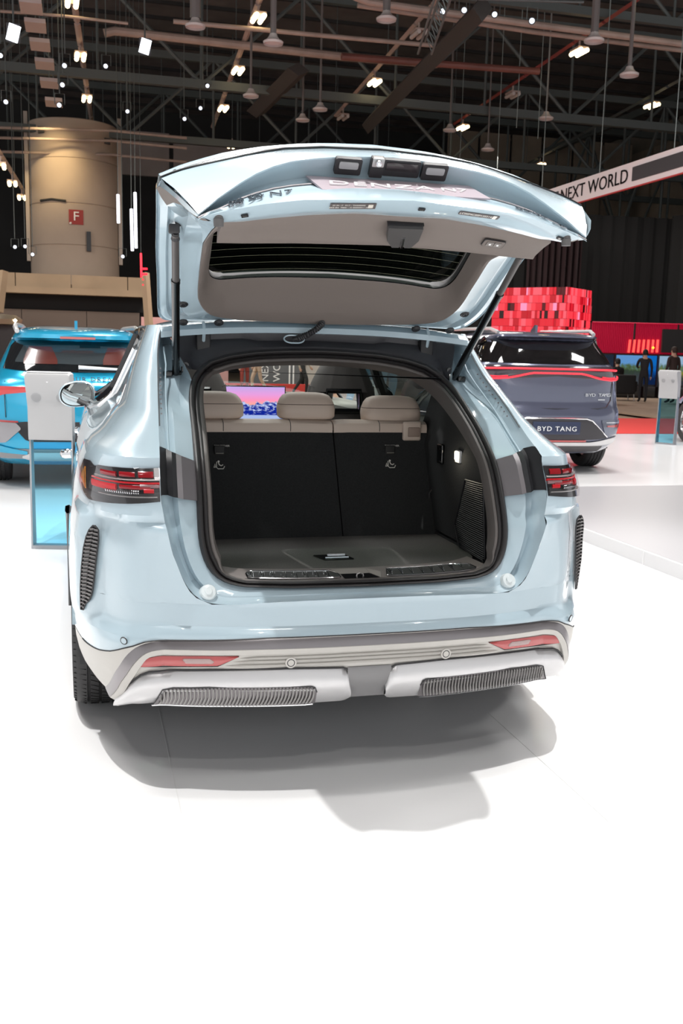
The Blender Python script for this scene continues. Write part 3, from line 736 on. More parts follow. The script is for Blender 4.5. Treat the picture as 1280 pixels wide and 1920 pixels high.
S_RING = ring3([(0,.012,.629),(.22,.018,.627),(.38,.031,.622),(.46,.046,.617)],
    [(.46,.046,.617),(.515,.057,.618),(.545,.066,.627),(.561,.070,.636),(.583,.080,.658),(.60,.088,.687),(.613,.091,.72),(.625,.094,.752),(.637,.094,.784),(.645,.096,.818),(.652,.099,.85),(.659,.105,.884),(.664,.108,.916),(.669,.118,.948),(.668,.14,.98),(.668,.155,1.011),(.668,.173,1.045),(.668,.174,1.078),(.665,.224,1.107),(.662,.284,1.136),(.659,.335,1.167),(.656,.387,1.199),(.653,.44,1.232),(.65,.505,1.266),(.645,.567,1.3),(.64,.64,1.336),(.634,.735,1.4),(.624,.80,1.46),(.608,.845,1.51)],
    [(.608,.845,1.51),(.55,.852,1.512),(.40,.86,1.522),(.2,.866,1.531),(0,.868,1.533)], sm=1)
def full(R):
    """half ring -> mirrored strip, left to right over the bottom is opened at the top centre"""
    R = [tuple(p) for p in R]
    return [(-x, y, z) for x, y, z in R[::-1]][:-1]+R
def ringnorm(R):
    R = np.array(R); t = np.gradient(R, axis=0); n = np.stack([-t[:, 2], t[:, 0]], 1)
    n /= np.linalg.norm(n, axis=1)[:, None]
    return n   # points to the inside of the opening for a ring running bottom -> side -> top
def inset(R, d, dy, dz=0):
    n = ringnorm(R); R = np.array(R); d = np.broadcast_to(d, len(R)); dy = np.broadcast_to(dy, len(R))
    Q = R.copy(); Q[:, 0] = np.maximum(0 if True else 0, R[:, 0]+n[:, 0]*d); Q[:, 2] = R[:, 2]+n[:, 1]*d+dz; Q[:, 1] = R[:, 1]+dy
    Q[0, 0] = 0; Q[-1, 0] = 0
    return Q
def lerp(A, B, t): return A+(B-A)*t
def off(A, dx, dy, dz):
    A = A.copy(); A[:, 1] += dy; A[:, 2] += dz; A[:, 0] = A[:, 0]+np.where(A[:, 0] > 1e-6, dx, 0); return A
S_RING[:, 1] = [ysurf(a, c) if c < 1.04 and a > .4 else b for a, b, c in S_RING]
T_, S_ = T_RING, S_RING
frac = np.linspace(0, 1, len(S_))
wall = np.where(S_[:, 2] > .66, 1.0, np.clip((S_[:, 2]-.617)/.05, .15, 1))    # shallow along the sill
g1 = S_.copy(); g1[:, 1] += .012*wall+.003; g1[:, 0] -= .005*wall*(S_[:, 0] > .01)
g2 = lerp(S_, T_, .20); g2[:, 1] += .050*wall
g3 = lerp(S_, T_, .34); g3[:, 1] += .050*wall
g4 = lerp(S_, T_, .46); g4[:, 1] += .010*wall
g5 = lerp(S_, T_, .75); g5[:, 1] += .004*wall
last = int(len(S_)*.87)
# the painted gutter runs up both flanks; the black header panel takes over at the top
NB = 61            # last index of the flank segment
Hd = np.array(T_); nside = np.arange(len(T_))
up_i = [i for i in range(len(T_)) if i <= NB and T_[i, 2] > 1.30]
hx = resample([tuple(T_[up_i[0]]), (.520,.70,1.335), (.55,.775,1.40), (.578,.83,1.465), (.585,.846,1.495)], len(up_i))
for k_, i_ in enumerate(up_i): Hd[i_] = hx[k_]
def gut_ring(A): return A[:NB+1]
deep = np.clip((S_[:, 2]-1.20)/.13, 0, 1); deep = deep*deep*(3-2*deep)
G2 = [S_, g1, lerp(S_, Hd, .20)+np.outer(wall*.050+deep*.07, [0, 1, 0]), lerp(S_, Hd, .34)+np.outer(wall*.050+deep*.09, [0, 1, 0]), lerp(S_, Hd, .46)+np.outer(wall*.010+deep*.12, [0, 1, 0]), lerp(S_, Hd, .75)+np.outer(wall*.004+deep*.10, [0, 1, 0]), Hd, Hd+np.array([0, .03, 0])]
def halves(R): R = [tuple(p) for p in R]; return [(-x, y, z) for x, y, z in R[::-1]][:-1]+R
gut = MB().grid([halves(gut_ring(r)) for r in G2]).build('boot_gutter', M_PAINT, car, 32)
for s in (-1, 1):
    MB().tube([(s*(p[0]-.004), p[1]+.006, p[2]) for p in S_[40:60]], .0016, 5).build('flange_seam', M_DKTRIM, gut)
    MB().tube([(s*p[0], p[1]-.001, p[2]) for p in lerp(S_, Hd, .28)[30:58]+np.array([0, .047, 0])], .0035, 5).build('sealant_bead', M_PAINT, gut)
    for k_ in range(11):
        p = (lerp(S_, Hd, .10)[42+k_*1]+lerp(S_, Hd, .12)[43+k_])/2; MB().lathe([(0, -.003), (.003, -.002), (.003, .002)], (s*p[0], p[1]+.024, p[2]), 'Y', 8).build('spot_weld', M_STRIPDK, gut)
# black trims beside the tail lamps
for s in (-1, 1):
    idx = [i for i in range(len(S_)) if .945 < S_[i, 2] < 1.108 and .1 < frac[i] < .8]
    i0, i1 = idx[0], idx[-1]
    def seg(R, off_=.004, lo=0, hi=0): return [(s*(p[0]), p[1]-off_, p[2]) for p in R[i0+lo:i1+1+hi]]
    mb = MB().grid([seg(S_, .004), seg(g1, .005), seg(g2, .02), seg(lerp(S_, T_, .34), .0), seg(g4, .012)])
    t_ = mb.build('lamp_side_trim', M_BLACKPL, car, 25)
    mb = MB().grid([seg(g4, .012), seg(lerp(S_, T_, .60), .018), seg(g5, .018), seg(T_, .010)])
    mb.build('lamp_inner_trim', mat('grey_plastic_trim', (104, 100, 103), .45, .2, bump=(800, .15)), t_, 25)
# rubber seal
R0 = T_
FD = np.interp(R0[:, 2], [.66, .72], [.5, 1.0])
rows = [inset(R0, d*FD, dy) for d, dy in ((-.003, .004), (.0, -.012), (.007, -.019), (.013, -.017), (.018, -.008), (.020, .0), (.023, -.008), (.028, -.011), (.034, -.006), (.036, .01))]
MB().grid([full(r) for r in rows]).build('boot_seal', M_RUBBER, car, 50)
# interior trim ring inside the seal (deeper and wider on the flanks)
side = np.clip((R0[:, 2]-.70)/.1, 0, 1)
up = np.clip((R0[:, 2]-1.05)/.25, 0, 1)
FT = np.interp(R0[:, 2], [.665, .72], [.32, 1.0])
rows = [inset(R0, .034*FT, -.002), inset(R0, .038*FT, -.006), inset(R0, .046*FT, -.004), inset(R0, .052*FT, .012)]
dep = .02+.012*side*(1-up)+.10*up
rows += [inset(R0, (.054+.004*up)*FT, .012+dep*.5), inset(R0, (.056+.010*up)*FT, .012+dep)]
TRIM_END = rows[-1]
MB().grid([full(r) for r in rows]).build('opening_trim', mat('opening_trim_plastic', (84, 79, 77), .5, bump=(700, .12)), car, 40)
# sill step: from the trim down to the boot floor
sill = MB()
def sillz(x, y): return .689-.0*y
xs = np.linspace(-.47, .47, 33)
def Tz(x): return itp([(0,.655),(.25,.657),(.40,.662),(.46,.669),(.48,.675),(.505,.694)], abs(x))
def sh(x): return itp([(0,.0165),(.40,.0175),(.47,.022),(.5,.03)], abs(x))
rows = [[(x, .090+.25*abs(x)**3, Tz(x)+sh(x)-.004) for x in xs], [(x, .100+.25*abs(x)**3, Tz(x)+sh(x)) for x in xs], [(x, .22+.25*abs(x)**3, Tz(x)+sh(x)-.004) for x in xs], [(x, .315+.25*abs(x)**3, Tz(x)+sh(x)-.008) for x in xs], [(x, .325+.25*abs(x)**3, Tz(x)-.02) for x in xs]]
sl = MB().grid(rows).build('sill_trim', mat('sill_plastic', (120, 112, 110), .45, bump=(700, .12)), car, 40)
def onsill(x, t, h=0):
    y = .315+.25*abs(x)**3-.205*t
    z = Tz(x)+sh(x)-.004*min(1, (y-.25*abs(x)**3-.10)/.12)-.004*max(0, (y-.25*abs(x)**3-.22)/.095)+h
    return (x, y, z)
for s, xa, xb in ((-1, .07, .38), (1, .11, .43)):
    o = []
    pts = [(xa+.015, .30), (xb-.03, .30), (xb, .52), (xb+.005, .95), (xa, .95), (xa-.005, .6)]
    if s > 0: pts = [(xa+.02, .30), (xb-.05, .30), (xb, .55), (xb, .95), (xa-.02, .95)]
    q = resample(pts+[pts[0]], 40, 1)
    mb = MB().poly([onsill(s*a, t, .003) for a, t in q[:-1]])
    pl = mb.build('sill_plate', mat('steel_tread', (110, 112, 112), .3, .8), sl, recalc=False)
    MB().tube([onsill(s*a, t, .004) for a, t in q], .0022, 5).build('plate_rim', M_CHROME, pl)
    for k in range(8):
        x = xa+.02+(xb-xa-.05)*k/7
        for q_, (dx, t1) in enumerate(((0, .92), (.007, .75), (.013, .6))):
            mb = MB().tube([onsill(s*(x+dx), .36, .004), onsill(s*(x+dx)-.018*(t1/.9), t1, .004)], .0015, 4)
            mb.build('tread_rib', M_CHROME, pl)
# latch recess with striker
rc = MB().poly([onsill(-.055, .62, .0025), onsill(.045, .62, .0025), onsill(.062, 1.0, .0025), onsill(-.062, 1.0, .0025)])
rc_ = rc.build('latch_recess', M_DGLOSS, sl, recalc=False)
p = onsill(.0, .85, 0); MB().tube([(p[0]-.012, p[1], p[2]-.002), (p[0]-.010, p[1], p[2]+.010), (p[0], p[1], p[2]+.014), (p[0]+.010, p[1], p[2]+.010), (p[0]+.012, p[1], p[2]-.002)], .003, 6).build('latch_striker', M_STEEL, rc_)
MB().poly([onsill(-.070, .15, .002), onsill(.060, .15, .002), onsill(.048, .60, .0022), onsill(-.058, .60, .0022)]).build('latch_slope', mat('recess_slope', (150, 142, 138), .45), rc_, recalc=False)
MB().poly([onsill(.062, .15, .002), onsill(.095, .5, .002), onsill(.066, 1.0, .0022), onsill(.050, .60, .0022)]).build('latch_slope', bpy.data.materials['recess_slope'], rc_, recalc=False)
# hinge header panel (black) with hinge covers, painted arms and harness hole
hp = MB()
TT = [p for p in T_ if p[2] > 1.325]
Tt = resample(TT, 24)
outer = resample([(.505,.70,1.325),(.55,.775,1.40),(.578,.83,1.465),(.560,.846,1.492),(.53,.85,1.500),(.32,.858,1.505),(.30,.856,1.487),(0,.862,1.492)], 24)
mid = lerp(np.array(Tt), np.array(outer), .55); mid[:, 1] += .030
mid2 = lerp(np.array(Tt), np.array(outer), .15); mid2[:, 1] += -.006
hd = MB().grid([full(off(np.array(Tt), 0, -.003, 0)), full(mid2), full(mid), full(outer)]).build('header_panel', mat('header_plastic', (52, 52, 56), .5, bump=(900, .12)), car, 40)
for s in (-1, 1):
    x = s*.452
    hb = MB().rbox((x, .842, 1.452), (.054, .05, .078), .006).build('hinge_cover', mat('cover_black', (22, 22, 24), .5) if 'cover_black' not in bpy.data.materials else bpy.data.materials['cover_black'], car)
    MB().tube([(x, .824, 1.455), (x, .812, 1.480), (x, .810, 1.50), (x, .825, 1.522)], .012, 6, rz=.007).build('hinge_arm', M_PAINT, hb)
# rubber stops, upper and lower
for s in (-1, 1):
    for (x, y, z, r) in ((.598,.345,1.063,.026), (.523,.085,.651,.030)):
        i = int(np.argmin(np.linalg.norm(lerp(S_, T_, .55)-np.array([x, y, z]), axis=1)))
        mb = MB()
        d = Vector((0, -1, .35)).normalized() if z > .8 else Vector((0, -.9, .55)).normalized()
        u = Vector((1, 0, 0)); v = d.cross(u)
        m = frame((s*x, y, z), u, v, d)
        mb.lathe([(0, .016), (r*.35, .016), (r*.42, .011), (r*.75, .010), (r*.85, .006), (r, -.012)], n=20).xf(m)
        mb.build('rubber_stop', mat('clear_rubber', (206, 214, 216), .3, coat=.4) if 'clear_rubber' not in bpy.data.materials else bpy.data.materials['clear_rubber'], car)
# ------------------------------------------------------------------ boot interior
fl = MB()
n = 24
rows = []
for t in np.linspace(0, 1, 12):
    y = .30+.615*t; w = itp([(0,.45),(.12,.53),(.35,.56),(1,.565)], t)
    rows.append([(x*w, y+(.25*abs(x*w)**3 if t < .3 else 0), .660+.008*math.sin(PI*t)*0) for x in np.linspace(-1, 1, n)])
floor_ = MB().grid(rows).build('boot_floor', M_CARPET2, car, 40)
h = MB().prism([(-.062, -.040), (.05, -.040), (.075, .040), (-.045, .040)], .004, lambda u, v, w: (-u+.005, .50+v*1.0, .661+w))
hh = h.build('floor_handle', M_DGLOSS, floor_)
for k, (a, b, v) in enumerate(((-.035, .035, .028), (-.038, .03, .010), (-.055, .035, -.026))):
    MB().tube([(a+.015, .50+v, .667), (b+.015, .50+v, .667)], .0032, 5).build('chrome_bar', M_CHROME, hh)
# side linings: follow the end of the opening trim and run forward
for s in (-1, 1):
    E_ = [p for i, p in enumerate(TRIM_END) if .66 < p[2] < 1.26 and p[0] > .3 and frac[i] < .85]
    rows = []
    for p in E_:
        z = p[2]
        x1 = itp([(.66,.562),(1.03,.562),(1.12,.60),(1.26,.64)], z)
        y1 = max(1.25, p[1]+.1) if z > .9 else 1.05
        rows.append([(s*(p[0]+(x1-p[0])*min(1, t*9)), p[1]+(y1-p[1])*t, z) for t in np.linspace(0, 1, 14)**1.6])
    lin_ = MB().grid(rows).build('boot_side_lining', M_CARPET, car, 40)
    # low wheel-house box filling the lining down to the floor corner
    MB().grid([[(s*.50, .27, .64), (s*.555, .40, .64), (s*.562, 1.0, .64)], [(s*.505, .26, .67), (s*.556, .40, .67), (s*.562, 1.0, .67)]]).build('lining_foot', M_CARPET, lin_)
    if s > 0:
        lo = MB(); xg = .549
        for k in range(34):       # speaker grille slats
            t = k/33
            a = (itp([(0,.575),(.72,.665),(1,.62)], t), itp([(0,.932),(.72,.745),(1,.675)], t)); b_ = (itp([(0,.405),(1,.360)], t), .938+(.668-.938)*t)
            lo.tube([(xg, a[0], a[1]), (xg-.004, (a[0]+b_[0])/2, (a[1]+b_[1])/2), (xg-.002, b_[0], b_[1])], .0024, 4)
        tag(lo.build('speaker_slats', M_BLACKPL, lin_), kind='stuff')
        MB().tube([(xg,.585,.94), (xg,.40,.946), (xg,.352,.66), (xg,.62,.668), (xg,.675,.745), (xg,.585,.94)], .004, 5).build('grille_frame', M_BLACKPL, lin_)
        lg = MB().rbox((.558, .69, 1.02), (.016, .045, .050), .005).build('boot_lamp', M_WHITE, lin_)
        MB().rbox((.549, .69, 1.024), (.006, .034, .034), .003).build('lamp_lens', M_LIGHT, lg)
        MB().rbox((.556, .89, 1.01), (.016, .06, .085), .006).rbox((.5475, .87, .978), (.004, .024, .007), .002).build('power_socket', M_DGLOSS, lin_)
        MB().tube([(.562, 1.0, .84), (.552, 1.0, .825), (.552, 1.0, .79), (.562, 1.0, .775)], .003, 5).build('bag_hook', M_STEEL, lin_)
ll = bpy.data.lights.new('boot_lamp_light', 'POINT'); ll.energy = .22; ll.shadow_soft_size = .012; ll.color = (1, .9, .7)
lo_ = bpy.data.objects.new('boot_lamp_light', ll); COL.objects.link(lo_); lo_.location = (.51, .68, 1.02)
# inner upper pillar linings up to the roof (dark), with a belt ledge
for s in (-1, 1):
    rows = [[(s*.66, y, z) for y in np.linspace(1.25, 1.32, 2)] for z in (1.0, 1.1)]
    rows = [[(s*(Wy(z, 1.2)-.03), y, z) for y in (.85+(z-1.2)*.6, 1.02, 1.2)] for z in np.linspace(1.12, 1.48, 8)]
    MB().grid(rows).build('rear_pillar_lining', M_SUEDE, car)
    MB().grid([[(s*.78, y, 1.115), (s*.60, y, 1.10), (s*.58, y, .60)] for y in np.linspace(1.15, 3.5, 8)]).build('door_lining', mat('door_card', (120, 118, 112), .6), car)
M_HEADL = mat('headliner_fabric', (70, 66, 64), .95)
MB().grid([[(x, y, roofz(y)-.035-.12*x*x) for x in np.linspace(-.60, .60, 9)] for y in np.linspace(.90, 1.22, 4)]).build('headliner', M_HEADL, car)
for s in (-1, 1): MB().grid([[(s*x, y, roofz(y)-.02-.12*x*x) for x in np.linspace(.44, .62, 4)] for y in np.linspace(1.22, 2.72, 8)]).build('headliner_side', M_HEADL, car)
MB().grid([[(x, .84+.06*t, 1.425+.045*t-.02*abs(x)) for x in np.linspace(-.42, .42, 9)] for t in (0, 1)]).build('header_lining', M_SUEDE, car)
MB().box((0, 2.4, .42), (1.3, 2.6, .04)).build('cabin_floor', M_CARPET, car)
# rear bench: two backs (60/40), beige tops
def seat_back(xa, xb, name):
    n = 9
    def pt(x, z, d=0):
        y = .93+(z-.655)*.50
        return (x, y+d, z)
    mb = MB()
    xs_ = np.linspace(xa, xb, 8)
    mb.grid([[pt(x, z) for x in xs_] for z in np.linspace(.64, 1.085, 6)])
    mb.grid([[pt(xa, z, d) for d in (0, .12)] for z in (.64, 1.085)]); mb.grid([[pt(xb, z, d) for d in (0, .12)] for z in (.64, 1.085)])
    o = mb.build(name, M_CARPET, car, 30)
    tp = MB()
    prof = [(-.004,1.078),(-.006,1.10),(.0,1.116),(.02,1.126),(.05,1.130),(.10,1.128),(.13,1.115),(.14,1.08)]
    tp.grid([[(x, 1.145+d, z-(.004 if x in (xs_[0], xs_[-1]) else 0)) for x in xs_] for d, z in prof])
    for x in (xa, xb): tp.poly([(x, 1.145+d, z-.004) for d, z in prof])
    t_ = tp.build('seat_top', M_BEIGE, o, 40)
    return o, t_
b1, t1 = seat_back(-.60, .146, 'rear_seat_back'); b2, t2 = seat_back(.152, .58, 'rear_seat_back')
for x in (-.33, -.04): MB().tube([(x, 1.140, 1.082), (x, 1.1385, 1.10), (x, 1.145, 1.118), (x, 1.17, 1.129), (x, 1.20, 1.131)], .0014, 4).build('seam', M_DKTRIM, t1)
MB().tube([(.36, 1.140, 1.082), (.36, 1.1385, 1.10), (.36, 1.145, 1.118), (.36, 1.17, 1.129)], .0014, 4).build('seam', M_DKTRIM, t2)
# beige release bezel at the right end of the bench
mb = MB().rbox((.505, 1.128, 1.085), (.085, .02, .085), .012); mb.build('release_bezel', M_BEIGE, b2)
MB().rbox((.512, 1.117, 1.082), (.055, .008, .042), .006).build('release_lever', mat('beige_dark', (160, 140, 128), .5), b2)
def backpt(x, z, d=-.003): return (x, .93+(z-.655)*.50+d, z)
for so, x0 in ((b1, -.352), (b2, .398)):
    ux = Vector((1, 0, 0)); uz = Vector((0, .5, 1)).normalized(); un = ux.cross(uz)
    tx = text_mb('TOP TETHER', .0115, .0008).xf(frame(backpt(x0+.012, 1.022, -.004), ux, uz, -un*-1)); tx.build('tether_text', M_LABELW, so, smooth=False)
    MB().rbox(backpt(x0, 1.00), (.045, .008, .05), .004).build('tether_cover', mat('tether_black', (20, 20, 21), .6), so)
    MB().rbox(backpt(x0, .993, -.008), (.034, .003, .004), .001).build('tether_slot', mat('tether_edge', (120, 118, 112), .5), so)
    ic = MB()
    for pts, r in ((((-.014,.004),(-.016,-.018),(-.010,-.024),(.012,-.024),(.018,-.014)), .002), (((-.008,.004),(-.004,-.008),(.004,-.012),(.012,-.008)), .0025), (((-.026,-.016),(-.022,-.004),(-.020,-.018),(-.028,-.018)), .002)):
        ic.tube([Vector(backpt(x0+a, .955+b, -.004)) for a, b in pts], r, 5)
    ic.lathe([(0, .0), (.0045, 0), (.0045, .002), (0, .002)], backpt(x0-.006, .960, -.005), 'Y', 10)
    ic.build('child_seat_symbol', M_LABELW, so)
# headrests
def headrest(x, w, zt=1.245, zb=1.128, y=1.24):
    mb = MB(); n = 28; rows = []
    lev = [(zb, .72, .62), (zb+.003, .90, .85), (zb+.014, .985, .97), (zb+.045, 1.0, 1.0), (zb+.062, .985, .97), (zb+.066, .97, .95), (zb+.070, .965, .94), (zt-.028, .90, .84), (zt-.012, .80, .70), (zt-.003, .62, .5), (zt, .40, .25)]
    for z, kx, ky in lev:
        row = []
        for k in range(n):
            a = 2*PI*k/n; c, s_ = math.cos(a), math.sin(a)
            row.append((x+w/2*kx*math.copysign(abs(c)**.45, c), y+.065*ky*math.copysign(abs(s_)**.6, s_)+(z-zb)*.10, z))
        rows.append(row)
    mb.grid(rows, True); mb.poly(rows[0]); mb.poly(rows[-1])
    h = mb.build('headrest', M_BEIGE, car, 50)
    MB().tube([(p[0]*1.0, p[1]-.0005, p[2]) for p in [( (rows[5][k][0]-x)*1.004+x, (rows[5][k][1]-y)*1.01+y, rows[5][k][2]) for k in list(range(n))+[0]]], .0015, 4).build('stitching', mat('beige_seam', (120, 104, 94), .7), h)
    for dx in (-.05, .05):
        MB().lathe([(.0, .010), (.020, .008), (.021, -.002), (.012, -.01)], (x+dx, y-.012, zb-.004), n=12).build('headrest_collar', M_BEIGE, h)
        MB().tube([(x+dx, y, zb-.03), (x+dx, y, zb+.02)], .006, 6).build('headrest_post', M_STEEL, h)
headrest(-.385, .31); headrest(.048, .255); headrest(.44, .272, 1.235, 1.115)
# front seats with open integrated headrests
def front_seat(x):
    mb = MB(); n = 12
    rows = []
    for z, hw, th in ((.50,.24,.10), (.70,.26,.11), (.95,.245,.10), (1.06,.215,.085), (1.11,.20,.075)):
        y = 2.16+(z-.5)*-.14
        row = []
        for k in range(20):
            a = 2*PI*k/20; c, s_ = math.cos(a), math.sin(a)
            row.append((x+hw*math.copysign(abs(c)**.5, c), y+th*math.copysign(abs(s_)**.7, s_), z))
        rows.append(row)
    mb.grid(rows, True); mb.poly(rows[0]); mb.poly(rows[-1])
    y1 = 2.06
    for sg in (-1, 1):
        mb.tube([(x+sg*.150, y1+.01, 1.08), (x+sg*.142, y1, 1.16), (x+sg*.128, y1-.01, 1.24)], [.062, .055, .050], 10, rz=.05)
    rows = []
    for z, hw in ((1.215, .178), (1.26, .165), (1.32, .135), (1.37, .105), (1.385, .09)):
        rows.append([(x+hw*math.copysign(abs(math.cos(a))**.4, math.cos(a)), y1-.015+.05*math.copysign(abs(math.sin(a))**.7, math.sin(a)), z) for a in np.linspace(0, 2*PI, 20, endpoint=False)])
    mb.grid(rows, True); mb.poly(rows[0]); mb.poly(rows[-1])
    o = mb.build('front_seat', mat('front_seat_back', (84, 80, 78), .6), car, 50)
    fr = [(x-.085, y1-.055, 1.115), (x+.085, y1-.055, 1.115), (x+.10, y1-.055, 1.15), (x+.09, y1-.06, 1.222), (x-.09, y1-.06, 1.222), (x-.10, y1-.055, 1.15), (x-.085, y1-.055, 1.115)]
    MB().tube(fr, .015, 8).build('headrest_opening_rim', M_DGLOSS, o)
front_seat(-.37); front_seat(.42)
# dashboard, wide screen, steering wheel
MB().rbox((0, 3.25, .84), (1.42, .55, .28), .08).build('dashboard', mat('dash_top', (54, 52, 50), .7), car)
scr = MB().rbox((.085, 2.86, 1.098), (.40, .018, .225), .006).build('centre_screen', M_DGLOSS, car)
ms = bpy.data.materials.new('screen_picture'); ms.use_nodes = True
nt = ms.node_tree; nt.nodes.remove(nt.nodes['Principled BSDF'])
def nd(t, **k):
    n_ = nt.nodes.new(t)
    for a, b in k.items(): setattr(n_, a, b)
    return n_
tc = nd('ShaderNodeTexCoord'); sp = nd('ShaderNodeSeparateXYZ'); nt.links.new(tc.outputs['Generated'], sp.inputs[0])
sky = nd('ShaderNodeValToRGB'); e = sky.color_ramp.elements
e[0].position = .40; e[0].color = lin((255, 190, 120)); e[1].position = 1.0; e[1].color = lin((196, 170, 235))
q = e.new(.62); q.color = lin((255, 150, 190)); q = e.new(.78); q.color = lin((235, 160, 225))
nt.links.new(sp.outputs['Z'], sky.inputs[0])
nz = nd('ShaderNodeTexNoise'); nz.inputs['Scale'].default_value = 5; nz.inputs['Detail'].default_value = 6; nz.inputs['Roughness'].default_value = .62
mp = nd('ShaderNodeCombineXYZ'); nt.links.new(sp.outputs['X'], mp.inputs[0]); nt.links.new(mp.outputs[0], nz.inputs['Vector'])
mh = nd('ShaderNodeMath', operation='MULTIPLY_ADD'); mh.inputs[1].default_value = .75; mh.inputs[2].default_value = .10; nt.links.new(nz.outputs['Fac'], mh.inputs[0])
sl_ = nd('ShaderNodeMath', operation='MULTIPLY_ADD'); sl_.inputs[1].default_value = .12; nt.links.new(sp.outputs['X'], sl_.inputs[0]); nt.links.new(mh.outputs[0], sl_.inputs[2])
lt = nd('ShaderNodeMath', operation='LESS_THAN'); nt.links.new(sp.outputs['Z'], lt.inputs[0]); nt.links.new(sl_.outputs[0], lt.inputs[1])
n2 = nd('ShaderNodeTexNoise'); n2.inputs['Scale'].default_value = 16; n2.inputs['Detail'].default_value = 5; nt.links.new(tc.outputs['Generated'], n2.inputs['Vector'])
mr = nd('ShaderNodeValToRGB'); e = mr.color_ramp.elements
e[0].position = .42; e[0].color = lin((20, 40, 150)); e[1].position = .60; e[1].color = lin((190, 205, 245))
ad = nd('ShaderNodeMath', operation='MULTIPLY_ADD'); ad.inputs[1].default_value = .45; nt.links.new(sp.outputs['Z'], ad.inputs[0]); 
sb = nd('ShaderNodeMath', operation='SUBTRACT'); sb.inputs[1].default_value = .22; nt.links.new(n2.outputs['Fac'], sb.inputs[0]); nt.links.new(sb.outputs[0], ad.inputs[2]); nt.links.new(ad.outputs[0], mr.inputs[0])
lk = nd('ShaderNodeMath', operation='LESS_THAN'); lk.inputs[1].default_value = .20; nt.links.new(sp.outputs['Z'], lk.inputs[0])
m1 = nd('ShaderNodeMix', data_type='RGBA'); nt.links.new(lt.outputs[0], m1.inputs[0]); nt.links.new(sky.outputs[0], m1.inputs[6]); nt.links.new(mr.outputs[0], m1.inputs[7])
m2 = nd('ShaderNodeMix', data_type='RGBA'); nt.links.new(lk.outputs[0], m2.inputs[0]); nt.links.new(m1.outputs[2], m2.inputs[6]); m2.inputs[7].default_value = lin((170, 190, 235))
em = nd('ShaderNodeEmission'); em.inputs[1].default_value = 1.0; nt.links.new(m2.outputs[2], em.inputs[0]); nt.links.new(em.outputs[0], nt.nodes['Material Output'].inputs[0])
MB().box((.085, 2.8495, 1.098), (.385, .002, .21)).build('screen_picture', ms, scr, smooth=False)
sw = MB().lathe([(.18+.014*math.cos(a), .014*math.sin(a)) for a in np.linspace(0, 2*PI, 9)], (0, 0, 0), 'Y', 24).xf(frame((-.37, 2.75, .98), (1, 0, 0), (0, .9, -.35), (0, .35, .9))).build('steering_wheel', M_BLACKPL, car)
MB().rbox((0, 2.95, 1.42), (.22, .05, .06), .02).build('rear_view_mirror', M_BLACKPL, car)
# ------------------------------------------------------------------ lamps, bumper dressing, vents, wheels
def SP(q, z, offs=0.0):
    """point on the shell: q 0..1 across the back to x=.667, 1..2 round the corner to the flank"""
    if q <= 1:
        x = q*.667; p = Vector((x, ysurf(x, z), z))
    else:
        th = (q-1)*PI/2; n = N_(z); y0 = itp(Y0T, z)+.305*.667**3; W = W_(z)
        p = Vector((.667+(W-.667)*math.sin(th)**(2/n), y0+(1-y0)*(1-max(0, math.cos(th))**(2/n)), z))
    if offs:
        e = .01
        a = SP(min(q+e, 1.999), z)-SP(max(q-e, 0), z); b = SP(q, z+.003)-SP(q, z-.003)
        n_ = a.cross(b).normalized()
        if n_.y > 0 and q < 1.5: n_ = -n_
        if q >= 1.5 and n_.x < 0: n_ = -n_
        p = p+n_*offs
    return p
def S_(s, p): return (p[0]*s, p[1], p[2])
def strip(s, x0, x1, top, bot, offs, nx=24, prof=None, back=True):
    """patch on the rear surface between bot(x) and top(x), s = side sign; prof = offsets from top to bottom"""
    tx = [a for a, b in top]; bx = [a for a, b in bot]
    prof = prof or [offs, offs]
    rows = []
    for k, of in enumerate(prof):
        t = k/(len(prof)-1); row = []
        for i in range(nx+1):
            x = x0+(x1-x0)*i/nx
            zt = float(np.interp(x, tx, [b for a, b in top])); zb = float(np.interp(x, bx, [b for a, b in bot]))
            row.append(S_(s, onsurf(x, zt+(zb-zt)*t, of)))
        rows.append(row)
    mb = MB().grid(rows)
    if back:   # turn the rim in to the surface
        rim = []
        n = nx+1
        loop = [(0, i) for i in range(n)]+[(len(rows)-1, i) for i in range(n-1, -1, -1)]
        outer = [rows[a][i] for a, i in loop]
        inner = []
        for a, i in loop:
            x = x0+(x1-x0)*i/nx
            zt = float(np.interp(x, tx, [b for q, b in top])); zb = float(np.interp(x, bx, [b for q, b in bot]))
            z = zt if a == 0 else zb
            inner.append(S_(s, onsurf(x, z, -.002)))
        mb.grid([outer+[outer[0]], inner+[inner[0]]])
    return mb
def spath(s, pts, offs): return [S_(s, onsurf(x, z, offs)) for x, z in pts]
M_FIN = mat('fin_grey', (150, 148, 146), .4, .3)
LT = [(.67,1.043),(.80,1.040),(.852,1.036),(.868,1.028),(.876,1.040),(.90,1.034),(.912,1.0)]
LB = [(.67,.944),(.80,.933),(.86,.926),(.885,.922),(.898,.93),(.908,.945),(.912,.975)]
M_LAMPCLR = glass_mat('lamp_cover', (.90, .89, .90), .05)
